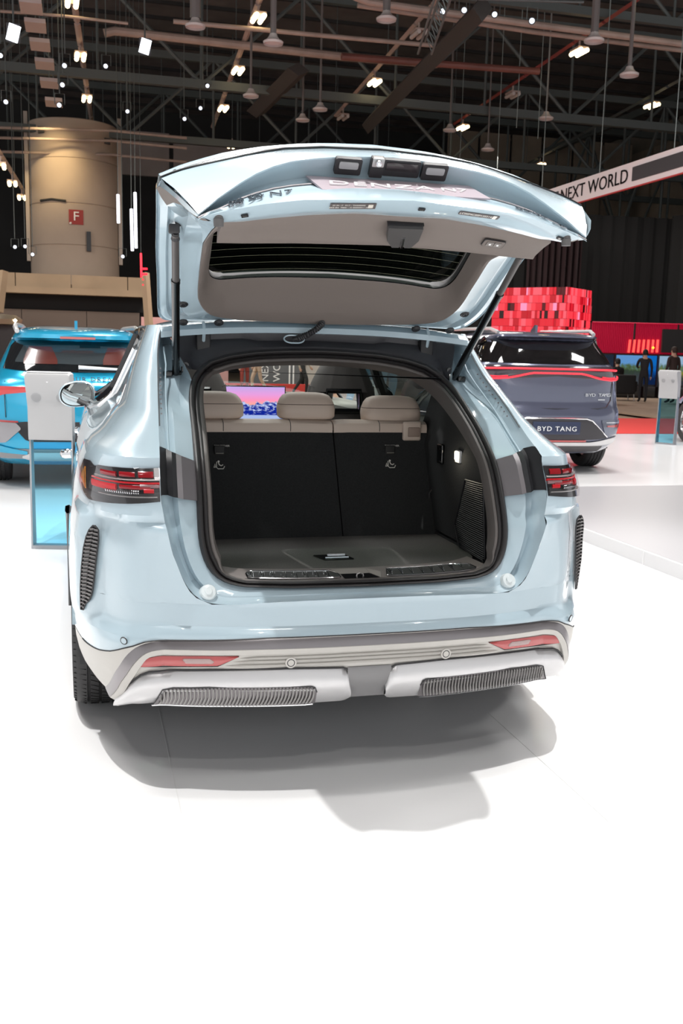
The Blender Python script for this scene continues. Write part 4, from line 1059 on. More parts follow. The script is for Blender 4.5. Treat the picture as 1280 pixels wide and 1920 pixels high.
for s in (-1, 1):
    lamp = strip(s, .672, .912, LT, LB, .004, 36, [.004]*6).build('tail_lamp', M_LAMPBK, car, 60)
    strip(s, .672, .911, LT, LB, .016, 36, [.010, .016, .017, .017, .016, .010]).build('lamp_cover', M_LAMPCLR, lamp, 60)
    def bl(name, m, x0, x1, z0, z1, o=.009, sl=0.0, nx=8):
        strip(s, x0, x1, [(x0, z1), (x1, z1+sl)], [(x0, z0), (x1, z0+sl)], o, nx, [o*.8, o, o, o*.8]).build(name, m, lamp)
    bl('red_reflector', M_RED, .745, .79, 1.014, 1.028); bl('red_reflector', M_RED, .80, .845, 1.012, 1.026)
    bl('red_reflector', M_RED, .69, .735, 1.013, 1.031)
    bl('chrome_blade', M_STEEL, .672, .86, 1.003, 1.008, .012)
    bl('red_line', M_REDGLOW, .672, .87, .994, .999, .011)
    bl('red_reflector', M_REDGLOW, .80, .872, .970, .990, .010); bl('red_reflector', M_RED, .70, .79, .978, .990, .010)
    bl('red_reflector', M_REDGLOW, .69, .72, .968, .980, .0105)
    bl('pale_lamp_wedge', mat('pale_pink_lens', (140, 104, 106), .2, coat=1), .674, .73, .983, .993, .011)
    for k in range(16): bl('lamp_tooth', M_CHROME, .735+k*.0062, .738+k*.0062, .964, .974, .010, nx=1)
    bl('chrome_line', M_STEEL, .68, .85, .953, .957, .012)
    strip(s, .895, .906, [(.895, 1.015), (.906, .99)], [(.895, .95), (.906, .965)], .010, 4, [.006, .008, .006]).build('amber_indicator', mat('amber_lens', (190, 120, 20), .2, coat=1), lamp)
    # full cladding base from the paint edge down, round the corner to the wheel arch
    def zbot(p):
        return itp([(0,.30),(.70,.285),(.80,.258),(.83,.258),(.90,.300),(.93,.335),(.96,.37)], p)
    rows = []
    for k in range(9):
        row = []
        for i in range(47):
            q = i/23 if i <= 23 else 1+(i-23)/24*.765
            x = SP(q, .43)[0]; zt = zedge(x); zb = zbot(x)
            row.append(S_(s, SP(q, zt+(zb-zt)*k/8, .001)))
        rows.append(row)
    clad = MB().grid(rows).build('bumper_cladding', M_CLAD, car, 40)
    MB().tube([S_(s, SP(q, zedge(SP(q, .44)[0])+.001, .001)) for q in np.linspace(0, 1.6, 50)], .0022, 4).build('joint_line', M_DKTRIM, clad)
    # bright strip along the paint edge that bends down at the corner
    outp = [(0,.510),(.34,.510),(.60,.501),(.69,.497),(.725,.491),(.755,.476),(.785,.440),(.815,.38),(.846,.285)]
    inp = [(0,.482),(.34,.483),(.587,.479),(.68,.476),(.705,.471),(.732,.455),(.758,.420),(.788,.36),(.822,.270)]
    A_ = resample(outp, 60, 1); B_ = resample(inp, 60, 1)
    rows = [[S_(s, onsurf(p[0], p[1], of)) for p in (A_*(1-t)+B_*t)] for t, of in ((0, .001), (.12, .004), (.85, .014), (1, .016), (1.04, .001))]
    MB().grid(rows).build('bumper_strip', M_STRIPDK, clad, 40)
    A2 = resample(inp, 60, 1); B2 = A2.copy(); B2[:, 1] -= .022*np.clip((.80-A2[:, 0])/.1, .5, 1); B2[:, 0] -= .018*np.clip((A2[:, 0]-.70)/.05, 0, 1)
    rows = [[S_(s, onsurf(p[0], p[1], of)) for p in (A2*(1-t)+B2*t)] for t, of in ((0, .014), (.1, .016), (1, .012), (1.05, .0))]
    MB().grid(rows).build('cladding_frame', M_CLAD, clad, 40)
    # reflector
    rt = [(.43,.453),(.55,.452),(.684,.446),(.73,.440),(.755,.430),(.768,.414)]; rb = [(.43,.4525),(.495,.4215),(.684,.414),(.768,.411)]
    rf = strip(s, .432, .767, rt, rb, .010, 40, [.006, .009, .010, .008]).build('reflector', M_REDPALE, clad, 50)
    it_ = [(.508,.436),(.522,.445),(.60,.443),(.606,.440)]; ib = [(.508,.435),(.514,.429),(.595,.427),(.606,.439)]
    strip(s, .509, .605, it_, ib, .013, 20, [.010, .0125, .010]).build('clear_reflector', mat('grey_lens', (176, 150, 148), .3, coat=.6, bump=(1500, .5)), rf, 50)
    MB().tube(spath(s, [(.432,.453),(.497,.4195),(.684,.412),(.77,.409)], .006), .002, 4).build('reflector_edge', M_DKTRIM, rf)
    # ribs between the reflectors
    for z, xe in ((.4445, .435), (.432, .455), (.4185, .48)):
        pts = [(x, z+.004*0) for x in np.linspace(0, xe, 20)]
        rows = [[S_(s, onsurf(x, z+dz*min(1, (xe-x)/.06+.05), of*min(1, (xe-x)/.05+.02))) for x, _ in pts] for dz, of in ((.0062, .001), (.004, .008), (-.001, .010), (-.0045, .002))]
        MB().grid(rows).build('bumper_rib', M_CLAD, clad, 60)
    # lower blade
    bt = [(.060,.335),(.066,.372),(.075,.391),(.088,.398),(.27,.404),(.516,.402),(.652,.396),(.712,.391),(.738,.379),(.765,.352),(.803,.283)]
    bb = [(.060,.300),(.066,.289),(.085,.284),(.2,.283),(.45,.290),(.70,.288),(.76,.277),(.803,.243)]
    bl_ = strip(s, .060, .803, bt, bb, .03, 60, [.004, .020, .027, .030, .030, .027, .018]).build('lower_blade', M_SATIN, car, 50)
    MB().tube(spath(s, [(p[0], p[1]+.004) for p in bt[2:]], .006), .003, 5).build('blade_shadow_gap', M_BLACKPL, bl_)
    gt = [(.178,.338),(.185,.350),(.197,.355),(.52,.3585),(.630,.352),(.66,.343),(.690,.305),(.698,.294)]; gb = [(.178,.296),(.2,.2925),(.45,.297),(.698,.293)]
    g_ = strip(s, .178, .697, gt, gb, .031, 40, [.0305]*4, back=False).build('grille_insert', M_STRIPDK, bl_, 60)
    for k in range(44):
        x = .190+k*.0113
        zt = float(np.interp(x, [a for a, b in gt], [b for a, b in gt]))-.004; zb = .2985
        if zt-zb < .006: continue
        pts = [S_(s, onsurf(x+.010*(1-t)*1.0*((zt-zb)/.055)-.004*math.sin(PI*t), zb+(zt-zb)*t, .034+.003*math.sin(PI*t))) for t in np.linspace(0, 1, 5)]
        MB().tube(pts, .0028, 4, rz=.004).build('grille_fin', M_FIN, g_)
    MB().tube(spath(s, [(p[0], p[1]) for p in gt], .032), .002, 4).build('grille_edge', M_DKTRIM, bl_)
    MB().tube(spath(s, [(x, np.interp(x, [a for a, b in gb], [b for a, b in gb])-.003) for x in np.linspace(.185, .70, 20)], .030), .0028, 5).build('chrome_line', M_CHROME, bl_)
    # parking sensors
    for x, z in ((.788, .495), (.266, .430)):
        c = onsurf(x, z, .002); nn = snorm(x, z); c = Vector((s*c.x, c.y, c.z)); nn = Vector((s*nn.x, nn.y, nn.z))
        ux = nn.cross(Vector((0, 0, 1))).normalized(); uz = ux.cross(nn)
        r = .0105
        low = x < .5
        so = MB().lathe([(0, .002), (r, .002), (r, -.006)], n=24).xf(frame(c+nn*(.010 if low else 0), ux, uz, nn)).build('parking_sensor', M_PAINT if not low else M_CLAD, car)
        MB().lathe([(r*1.1+.0022*math.cos(a), .0005+.0022*math.sin(a)) for a in np.linspace(0, 2*PI, 7)], n=24).xf(frame(c+nn*(.010 if low else 0), ux, uz, nn)).build('sensor_ring', M_DKTRIM, so)
        if low: MB().lathe([(r*1.2, .004), (r*1.75, .003), (r*1.8, -.014)], n=24).xf(frame(c+nn*.008, ux, uz, nn)).build('sensor_collar', M_CLAD, so)
    # air outlet at the corner: rim, dark pocket, louvres
    zv = list(np.linspace(.549, .848, 40))
    def VP(z, t, o=0):
        (a, b), (c, d) = vi(z), vo(z); o = o+.005+.012*min(1, max(0, (.76-z)/.10)); return Vector((s*(a+(c-a)*t), b+(d-b)*t-o, z))
    rows = [[VP(z, t, .008) for t in np.linspace(0, 1, 5)] for z in zv]
    ve = MB().grid(rows).build('air_outlet', M_DGLOSS, car, 60)
    lp_ = [VP(z, 0, .010) for z in zv]+[VP(z, 1, .010) for z in reversed(zv)]
    MB().tube(lp_+[lp_[0]], .0028, 6).build('outlet_rim', M_DKTRIM, ve)
    for k in range(22):
        z = .558+k*.0131
        for t0, t1, dz in ((.06, .47, .0), (.53, .95, .003)):
            pts = [VP(z+dz*(1 if t > .5 else 0)+.003*(1-abs(t-.5)*2), t, .013) for t in (t0, (t0+t1)/2, t1)]
            MB().tube(pts, .0034, 5, rz=.0028).build('outlet_louvre', bpy.data.materials.get('louvre_grey') or mat('louvre_grey', (126, 122, 122), .35, .3), ve)
# middle piece between the two blades
def midrow(z, o): return [S_(np.sign(x) if x else 1, onsurf(abs(x), z, o)) for x in np.linspace(-.075, .075, 9)]
MB().grid([midrow(.402, .004), midrow(.396, .010), midrow(.34, .012), midrow(.29, .010), midrow(.283, -.02)]).build('bumper_centre_panel', mat('centre_grey', (132, 131, 132), .45, .2), car, 50)

# wheels
def wheel(x, y, s, parent, R=.37, w=.245, name='wheel', spokes=10, detail=True):
    h = w/2
    prof = [(R*.66, -h*.80), (R*.80, -h*1.0), (R*.93, -h*.99), (R*.975, -h*.86), (R*.99, -h*.72)]
    for g in (-.52, -.17, .17, .52):
        prof += [(R*1.0, h*(g-.05)), (R*.976, h*(g-.04)), (R*.976, h*(g+.04)), (R*1.0, h*(g+.05))]
    prof += [(R*.99, h*.72), (R*.975, h*.86), (R*.93, h*.99), (R*.80, h), (R*.66, h*.80)]
    t = MB().lathe(prof, (x, y, R), 'X', 64).build(name, M_TYRE, parent, 30)
    if detail:
        sp = MB()
        for k in range(84):
            a = 2*PI*k/84
            for x0, x1, sk in ((-.96, -.60, 0), (.60, .96, 0), (-.46, -.22, .04), (.22, .46, -.04), (-.12, .12, .02)):
                p0 = Vector((x+h*x0, y+R*1.0*math.cos(a), R+R*1.0*math.sin(a))); p1 = Vector((x+h*x1, y+R*math.cos(a+sk), R+R*math.sin(a+sk)))
                if abs(x0) > .9: p0 = Vector((x+h*x0, y+R*.955*math.cos(a), R+R*.955*math.sin(a)))
                if abs(x1) > .9: p1 = Vector((x+h*x1, y+R*.955*math.cos(a), R+R*.955*math.sin(a)))
                sp.tube([p0, p1], .0022, 3, cap=False)
        tag(sp.build('tread_sipes', mat('tread_black', (12, 12, 12), .8) if 'tread_black' not in bpy.data.materials else bpy.data.materials['tread_black'], t), kind='stuff')
    rim = MB().lathe([(R*.30, h*.55*s), (R*.62, h*.62*s), (R*.68, h*.80*s), (R*.66, h*.4*s), (R*.62, 0), (R*.60, -h*.5*s), (R*.1, -h*.4*s)], (x, y, R), 'X', 40)
    for k in range(spokes):
        a = 2*PI*k/spokes
        d = Vector((0, math.cos(a), math.sin(a))); e = Vector((0, -math.sin(a), math.cos(a)))
        c = Vector((x+s*h*.70, y, R))
        rim.tube([c+d*R*.10, c+d*R*.35+e*.012, c+d*R*.63+e*.03], [.022, .018, .024], 6, rz=.014)
    rim.lathe([(0, h*.86*s), (R*.12, h*.82*s), (R*.15, h*.6*s)], (x, y, R), 'X', 20)
    rim.build('alloy_rim', M_RIM, t, 40)
    return t
for s in (-1, 1):
    wheel(s*.836, ARC_Y, s, car); wheel(s*.79, 3.915, s, car, detail=False)

# ------------------------------------------------------------------ raised tailgate
HY, HZ, ROT = .87, 1.506, math.radians(-62)
def gate_rot(p):
    y = p[1]-HY; z = p[2]-HZ
    return (p[0], HY+y*math.cos(ROT)-z*math.sin(ROT), HZ+y*math.sin(ROT)+z*math.cos(ROT))
# outer rim of the lid: hinge centre -> corner -> flank -> lamp corner
OUT = np.array([gate_rot(p) for p in [(x+.007*(x > .1), y, z) for x, y, z in
   [(.0,.862,1.520),(.2,.86,1.518),(.40,.856,1.512),(.54,.85,1.506),(.585,.843,1.502),(.606,.825,1.487),(.617,.80,1.46),(.627,.735,1.40),(.633,.66,1.347),(.64,.567,1.3),(.647,.50,1.266),(.652,.44,1.232),(.655,.387,1.199),(.658,.335,1.167),(.661,.284,1.136),(.665,.224,1.107),(.667,.19,1.085),(.668,.172,1.05),(.668,.15,1.0),(.667,.12,.95)]]])
TRIM = np.array([(0,.80,1.532),(.18,.797,1.535),(.36,.785,1.541),(.40,.755,1.545),(.435,.70,1.549),(.461,.665,1.559),(.483,.635,1.579),(.498,.605,1.603),(.504,.565,1.630),(.507,.5,1.676),(.509,.45,1.706),(.510,.40,1.74),(.511,.352,1.768),(.512,.28,1.775),(.512,.20,1.780),(.512,.12,1.785),(.511,.05,1.788),(.510,-.02,1.788),(.508,-.08,1.788),(.504,-.125,1.787)])
GL = np.array([(0,.655,1.700),(.18,.658,1.697),(.30,.66,1.690),(.37,.662,1.682),(.41,.658,1.677),(.435,.645,1.679),(.452,.625,1.686),(.462,.595,1.700),(.465,.56,1.716),(.466,.51,1.745),(.467,.47,1.772),(.468,.44,1.792),(.469,.40,1.815),(.470,.35,1.848),(.470,.30,1.88),(.468,.25,1.91),(.462,.20,1.943),(.445,.15,1.972),(.40,.12,1.993),(.30,.105,2.006)])
NS = 80
Or, Tr_, Gr = resample(OUT, NS), None, None
def key_resample(R, keys_from=None, n=NS):
    """keep vertex correspondence: same parameter per original index"""
    t = np.linspace(0, len(R)-1, n); i = np.arange(len(R))
    Q = np.stack([np.interp(t, i, R[:, k]) for k in range(3)], 1)
    for _ in range(2): Q[1:-1] = .25*Q[:-2]+.5*Q[1:-1]+.25*Q[2:]
    Q[0, 0] = 0 if R[0][0] == 0 else Q[0, 0]
    return Q
OUT[:4, 2] += [.026, .026, .014, .006]
Or = key_resample(OUT); Tr_ = key_resample(TRIM); Gr = key_resample(GL)
OutTop = Or.copy()
nrm_up = np.array([0, .545, .838])       # away from the underside
def along(A, d): return A+nrm_up*d
rows = [Tr_+np.array([0, 0, .012]), Tr_, lerp(Tr_, Or, .10)+nrm_up*.004*1, lerp(Tr_, Or, .42)-nrm_up*.004, lerp(Tr_, Or, .50)+nrm_up*.012, lerp(Tr_, Or, .72)+nrm_up*.016, lerp(Tr_, Or, .78)-nrm_up*.002, lerp(Tr_, Or, .92)-nrm_up*.002, lerp(Tr_, Or, .965)+nrm_up*.010, Or-nrm_up*.002, Or+nrm_up*.012, lerp(Or, Gr+nrm_up*.02, .12)+nrm_up*.030, lerp(Or, Gr, .80)+nrm_up*.042]
mb = MB().grid([full(r) for r in rows])
lid = mb.build('tailgate', M_PAINT, car, 30)
MB().grid([full(lerp(Or, Gr, .80)+nrm_up*.042), full(lerp(Or, Gr, .97)+nrm_up*.034), full(Gr+nrm_up*.012), full(Gr)]).build('window_surround', M_DKTRIM, lid)
# exterior below the window: lamp bar row, fascia crease, scoop, lower panel, lip, inner flange
XS = [0,.06,.12,.18,.24,.30,.36,.42,.48,.53,.575,.61,.64,.66,.672]
def ex(tab, x): return itp(tab, x)
silh = [(0,2.078),(.15,2.072),(.26,2.060),(.38,2.040),(.49,2.012),(.60,1.972),(.675,1.936)]
bar = [(0,2.047),(.18,2.040),(.30,2.026),(.395,2.005),(.48,1.980),(.54,1.962),(.60,1.943),(.646,1.924),(.675,1.910)]
cru = [(0,1.996),(.13,1.989),(.24,1.974),(.295,1.964),(.342,1.950),(.385,1.932),(.428,1.909),(.47,1.881),(.53,1.837),(.56,1.811),(.588,1.787)]
crl = [(0,1.920),(.15,1.916),(.249,1.907),(.328,1.893),(.386,1.878),(.44,1.858),(.483,1.838),(.52,1.815),(.562,1.798),(.588,1.783)]
lip = [(0,1.849),(.18,1.841),(.30,1.837),(.40,1.824),(.505,1.803),(.57,1.788)]
tlo = [(0,1.824),(.14,1.825),(.276,1.813),(.385,1.799),(.466,1.786),(.504,1.786)]
def row_silh(x): return (x, .14-.10*x*x, ex(silh, x))
def row_bar(x): return (x, .06-.13*x*x, ex(bar, x))
def row_cru(x): x = x*.588/.672; return (x, -.09-.32*x*x, ex(cru, x))
def row_crl(x): x = x*.588/.672; return (x, -.10-.29*x*x, ex(crl, x))
def row_lip(x): x = x*.572/.672; return (x, -.29+.30*x*x, ex(lip, x))
def row_tlo(x): x = x*.506/.672; return (x, -.17+.15*x*x, ex(tlo, x))
def frow(f, dy=0, dz=0, dx=0): return [(-p[0]-dx*(p[0] > .3), p[1]+dy, p[2]+dz) for p in [f(x) for x in XS[::-1]]][:-1]+[(p[0]+dx*(p[0] > .3), p[1]+dy, p[2]+dz) for p in [f(x) for x in XS]]
def mixrow(fa, fb, t, dy=0, dz=0):
    def g(x):
        a = fa(x); b = fb(x); return (a[0]+(b[0]-a[0])*t, a[1]+(b[1]-a[1])*t+dy, a[2]+(b[2]-a[2])*t+dz)
    return frow(g)
up_ = MB().grid([[(-p[0], p[1], p[2]) for p in [((x*.475/.672), .12+.01*0, 2.03-.1*(x*.475/.672)**2) for x in XS[::-1]]][:-1]+[((x*.475/.672), .12, 2.03-.1*(x*.475/.672)**2) for x in XS], frow(row_silh, .03, .002), frow(row_silh), frow(row_silh, -.012, -.010)])
up_.build('tailgate_spoiler', M_PAINT, lid, 40)
lb = MB().grid([frow(row_silh, -.013, -.010), mixrow(row_silh, row_bar, .5, -.004), frow(row_bar, -.002, .004)])
lb.build('rear_light_bar', mat('light_bar_lens', (236, 240, 243), .15, coat=1), lid, 40)
MB().tube(frow(row_bar, -.001, .001), .0018, 5).build('light_bar_gap', M_DGLOSS, lid)
fa = MB().grid([frow(row_bar, -.003, -.002), mixrow(row_bar, row_cru, .35, -.012, .004), mixrow(row_bar, row_cru, .7, -.012, .004), frow(row_cru, 0, .003), frow(row_cru, .002, -.001)]).build('tailgate_fascia', M_PAINT, lid, 40)
sc_ = MB().grid([frow(row_cru, .002, -.001), mixrow(row_cru, row_crl, .3, .035), mixrow(row_cru, row_crl, .65, .05), mixrow(row_cru, row_crl, .95, .03), frow(row_crl, .002, -.001)]).build('plate_scoop', M_PAINT, lid, 40)
MB().tube(frow(row_crl, -.002, -.003), .003, 5).build('scoop_edge', M_STRIPDK, lid)
lp = MB().grid([frow(row_crl, .002, -.002), frow(row_crl, -.006, -.008), mixrow(row_crl, row_lip, .5, .0, .004), frow(row_lip, .008, .004), frow(row_lip)]).build('lower_panel', M_PAINT, lid, 30)
fl_ = MB().grid([frow(row_lip), frow(row_lip, .006, -.004), mixrow(row_lip, row_tlo, .45, -.004, -.012), mixrow(row_lip, row_tlo, .6, .0, -.012), frow(row_tlo, -.004, -.004), frow(row_tlo, .006, .004)]).build('lower_flange', M_PAINT, lid, 30)
# flank of the lid between lamp corner, lip corner and inner trim
for s in (-1, 1):
    E1 = resample([row_silh(.672), tuple(np.array(row_bar(.672))+np.array([0,-.003,-.002])), (.664,-.04,1.888), (.640,-.128,1.850), (.612,-.18,1.815), row_cru(.672), row_lip(.672)], 24)
    E0 = resample([(.675,.16,1.906), (.672,.06,1.896), (.660,-.03,1.872), (.638,-.11,1.838), (.612,-.15,1.805), (.585,-.165,1.785), (.565,-.17,1.782)], 24)
    E2 = resample([(.640,.20,1.862), (.630,.08,1.855), (.615,-.02,1.835), (.595,-.09,1.81), (.575,-.12,1.79), (.56,-.14,1.782), (.545,-.15,1.781)], 24)
    E3 = resample([(.512,.36,1.767), (.512,.20,1.780), (.512,.12,1.785), (.511,.02,1.788), (.509,-.05,1.788), (.507,-.10,1.787), (.505,-.13,1.786)], 24)
    MB().grid([[S_(s, p) for p in E] for E in (E1, E0)]).build('lamp_end_face', M_PAINT, lid, 40)
    MB().grid([[S_(s, p) for p in E] for E in (E0, lerp(E0, E2, .5)+np.array([0, 0, -.004]), E2)]).build('edge_trim', M_GREYTRIM, lid, 40)
    E2b = lerp(E2, E3, .45); E2b[:, 2] += .006
    MB().grid([[S_(s, p) for p in E] for E in (E2, E2b, E3)]).build('flank_panel', M_PAINT, lid, 40)
    # rubber stop
    MB().lathe([(0, -.016), (.014, -.016), (.0145, .004), (.0125, .006), (.0125, .016)], (s*.530, -.185, 1.778), 'Z', 18).build('rubber_stop', mat('stop_grey', (90, 88, 88), .6) if 'stop_grey' not in bpy.data.materials else bpy.data.materials['stop_grey'], lid)
    # grommets
    for gx, gy, gz in ((.533, .782, 1.523), (.396, .803, 1.526), (.545, .66, 1.585)):
        m = frame((s*gx, gy-.002, gz-.004), (1, 0, 0), (0, .84, -.54), (0, -.54, -.84))
        MB().lathe([(0, .001), (.005, .004), (.008, .004), (.011, .0015), (.015, .003), (.018, .0005), (.0185, -.004)], n=20).xf(m).build('grommet', M_BLACKPL, lid)
# inner trim of the lid
top2 = Tr_.copy()
M1 = np.array([(0,.705,1.638),(.18,.705,1.638),(.34,.702,1.633),(.385,.70,1.628),(.42,.68,1.622),(.448,.652,1.624),(.466,.622,1.632),(.478,.588,1.646),(.482,.55,1.664),(.484,.50,1.692),(.485,.45,1.720),(.486,.40,1.748),(.487,.35,1.772),(.487,.29,1.79),(.486,.23,1.80),(.484,.17,1.80),(.480,.12,1.795),(.47,.09,1.79),(.44,.08,1.787),(.38,.08,1.79)])
M1r = key_resample(M1)
it2 = MB().grid([full(Tr_-np.array([0, .0, .003])), full(lerp(Tr_, M1r, .12)-nrm_up*.010), full(lerp(Tr_, M1r, .55)-nrm_up*.012), full(M1r), full(lerp(M1r, Gr, .35)+np.array([0, -.004, .0])), full(Gr+np.array([0, -.004, -.004]))])
it_o = it2.build('inner_trim', M_GREYTRIM, lid, 50)
for s in (-1, 1):
    MB().tube([(s*.30, .795, 1.535), (s*.303, .75, 1.580), (s*.303, .705, 1.634), (s*.303, .665, 1.688)], .0012, 4).build('trim_joint', M_DKTRIM, it_o)
# lower box of the inner trim
def row_box(x, lev):
    xx = x*.511/.672
    r = (abs(x)/.672)
    zb = ex([(0,1.752),(.12,1.749),(.28,1.745),(.43,1.738),(.51,1.736)], xx)
    if lev == 0: return row_tlo(x)
    if lev == 1: q = row_tlo(x); return (xx*1.0, q[1]+.012, q[2]-.010)
    if lev == 2: return (xx, -.10+.11*xx*xx, ex([(0,1.800),(.28,1.785),(.51,1.765)], xx))
    if lev == 3: return (xx, -.040+.10*xx*xx, zb+.010)
    if lev == 4: return (xx, -.025+.10*xx*xx, zb)
    if lev == 5: return (xx*.985, .02+.10*xx*xx, zb+.008)
    return (xx*.96, .10+.02*xx, 1.95 if xx < .45 else 1.86)
bx = MB().grid([frow(lambda x, l=l: row_box(x, l)) for l in range(7)])
for s in (-1, 1): bx.poly([S_(s, row_box(.672, l)) for l in range(7)])
bx_o = bx.build('inner_trim_box', M_GREYTRIM, lid, 45)
def boxface(x, t):    # t 0 top .. 1 bottom on the face of the box
    a = Vector(row_box(abs(x)*.672/.511, 1)); b = Vector(row_box(abs(x)*.672/.511, 3)); m_ = Vector(row_box(abs(x)*.672/.511, 2))
    p = a*(1-t)**2+m_*2*t*(1-t)+b*t*t; p.x = x; return p
# latch housing
c0 = boxface(.028, .16); c1 = boxface(.045, .95)
d = (c1-c0).normalized(); ux = Vector((1, .0, .02)).normalized(); nn = d.cross(ux)*1.0
if nn.y > 0: nn = -nn
L_ = (c1-c0).length
m = frame(c0, ux, d, nn)
lh = MB()
outl = [(-.054, 0), (.054, 0), (.050, L_*.62), (.030, L_*1.02), (.010, L_*1.02), (.004, L_*.82), (-.004, L_*.82), (-.008, L_*1.02), (-.030, L_*1.02), (-.050, L_*.66)]
lh.prism(outl, .022, lambda u, v, w: (u, v, w)).xf(m)
lh_o = lh.build('latch_housing', mat('latch_grey', (66, 64, 64), .55), bx_o, 30)
MB().prism([(-.057, -.004), (.057, -.004), (.054, .010), (-.054, .010)], .012, lambda u, v, w: (u, v, w)).xf(m).build('latch_hood', M_BLACKPL, lh_o)
MB().tube([m @ Vector((0, L_*.45, .022)), m @ Vector((0, L_*.7, .024)), m @ Vector((.001, L_*1.0, .020))], .006, 6).build('latch_pawl', M_CHROME, lh_o)
# two button switch pad
pc = boxface(.338, .62); pa = boxface(.338, .45); pb = boxface(.338, .8); v = (pb-pa).normalized()
ux = (boxface(.36, .62)-boxface(.31, .62)).normalized(); nn = ux.cross(v)
if nn.y > 0: nn = -nn
m = frame(pc-Vector((0, .004, .0)), ux, v, nn)
def rr(w, h, r=.006): return [(sx*(w/2-r)+r*math.cos(a), sy*(h/2-r)+r*math.sin(a)) for sx, sy, a0 in ((1, 1, 0), (-1, 1, PI/2), (-1, -1, PI), (1, -1, 1.5*PI)) for a in np.linspace(a0, a0+PI/2, 5)]
bp_ = MB().prism(rr(.074, .040), .004, lambda u, v, w: (u, v, w)).xf(m).build('switch_pad', M_DKTRIM, bx_o)
MB().prism(rr(.070, .036), .0046, lambda u, v, w: (u, v, w)).xf(m).build('switch_pad_face', M_GREYTRIM, bp_)
for dx in (-.013, .013):
    b_ = MB().prism(rr(.024, .024, .003), .0075, lambda u, v, w, dx=dx: (u+dx, v, w)).xf(m).build('switch_button', mat('button_grey', (120, 114, 110), .5) if 'button_grey' not in bpy.data.materials else bpy.data.materials['button_grey'], bp_)
    MB().prism(rr(.007, .008, .002), .0082, lambda u, v, w, dx=dx: (u+dx, v, w)).xf(m).build('button_symbol', M_WHITE, b_)
# window pane with heater wires
gl_rows = []
yb_ = np.linspace(.655, .11, 12)
wd = lambda y: itp([(.11,.41),(.15,.45),(.20,.462),(.30,.470),(.44,.468),(.56,.466),(.60,.463),(.63,.450),(.655,.40)], y)
def glz(x, y): return 1.700+(.655-y)*.60-.14*x*x*(1-.5*(.655-y))+.008
gp = MB().grid([[(x*wd(y), y+.012, glz(x*wd(y), y)+.012) for x in np.linspace(-1, 1, 15)] for y in yb_]).build('rear_window', M_REARGL, lid)
for k in range(12):
    y = .63-k*.036
    MB().tube([(x*wd(y)*.99, y+.006, glz(x*wd(y), y)+.004) for x in np.linspace(-1, 1, 17)], .0007, 3).build('heater_wire', M_WIRE, gp)
# number plate with lettering
TL, TR, BL, BR = Vector((-.250,-.080,1.932)), Vector((.250,-.080,1.936)), Vector((-.262,-.195,1.878)), Vector((.268,-.195,1.884))
TL.x, BL.x = -.262, -.238; TR.x, BR.x = .246, .272
ux = (TR-TL).normalized(); vy = ((TL+TR)/2-(BL+BR)/2).normalized(); un = ux.cross(vy)
pc = (TL+TR+BL+BR)/4
pm = MB(); th = un*-.005
pm.v += [tuple(p) for p in (TL, TR, BR, BL)]+[tuple(p+th) for p in (TL, TR, BR, BL)]; pm.f += [(0,1,2,3),(7,6,5,4),(0,4,5,1),(1,5,6,2),(2,6,7,3),(3,7,4,0)]
pl = pm.build('number_plate', M_PLATE, lid, 20)
M_LETTER = mat('pale_letter_metal', (232, 228, 230), .3, .25)
t = text_mb('DENZA', .052, .004, shear=.2, spacing=1.12, sx=1.75).xf(frame(pc+un*.002-ux*.060-vy*.004, ux, vy, un)); t.build('plate_lettering', M_LETTER, pl, smooth=False)
t = text_mb('N7', .042, .004, shear=.2, sx=1.6).xf(frame(pc+un*.002+ux*.165-vy*.006, ux, vy, un)); t.build('plate_lettering', M_LETTER, pl, smooth=False)
MB().box(pc-un*.030-vy*.030, (.40, .012, .010)).tube([pc-un*.022-vy*.05-ux*.19, pc-un*.022-vy*.05+ux*.2], .004, 6).build('plate_bracket', M_STEEL, pl)
MB().tube([pc-un*.004-vy*.045-ux*.16, pc-un*.05-vy*.06-ux*.16], .006, 8).tube([pc-un*.004-vy*.045+ux*.15, pc-un*.05-vy*.06+ux*.15], .006, 8).build('plate_screw', M_STEEL, pl)
# things in the scoop: plate lamps, camera, opening handle
def scoop_pt(x, t): 
    xx = abs(x)*.672/.588; a = Vector(row_cru(xx)); b = Vector(row_crl(xx)); p = a+(b-a)*t; p.y += .035*min(1, t/.3)-.012; p.x = x; return p
for x, w, name in ((-.140, .080, 'plate_lamp'), (.128, .080, 'plate_lamp'), (.025, .115, 'tailgate_handle')):
    p0 = scoop_pt(x, .05); p1 = scoop_pt(x, .45); dv = (p1-p0).normalized(); ux = Vector((1, 0, -.0)); nn = ux.cross(dv); 
    if nn.y > 0: nn = -nn
    m = frame((p0+p1)/2, ux, dv, nn)
    o = MB().prism(rr(w, .052, .006), .014, lambda u, v, w_: (u, v, w_)).xf(m).build(name, M_BLACKPL, lid)
    if name == 'plate_lamp':
        MB().prism(rr(w*.72, .022, .005), .018, lambda u, v, w_: (u, v-.006, w_)).xf(m).build('lamp_lens', mat('frosted_lens', (150, 152, 154), .3, coat=.5) if 'frosted_lens' not in bpy.data.materials else bpy.data.materials['frosted_lens'], o)
    else:
        MB().prism(rr(w*.85, .026, .003), .0165, lambda u, v, w_: (u, v-.006, w_)).xf(m).build('handle_pad', M_DGLOSS, o)
p0 = scoop_pt(-.052, .03); p1 = scoop_pt(-.052, .5); dv = (p1-p0).normalized(); nn = Vector((1, 0, 0)).cross(dv); nn = -nn if nn.y > 0 else nn
m = frame((p0+p1)/2, (1, 0, 0), dv, nn)
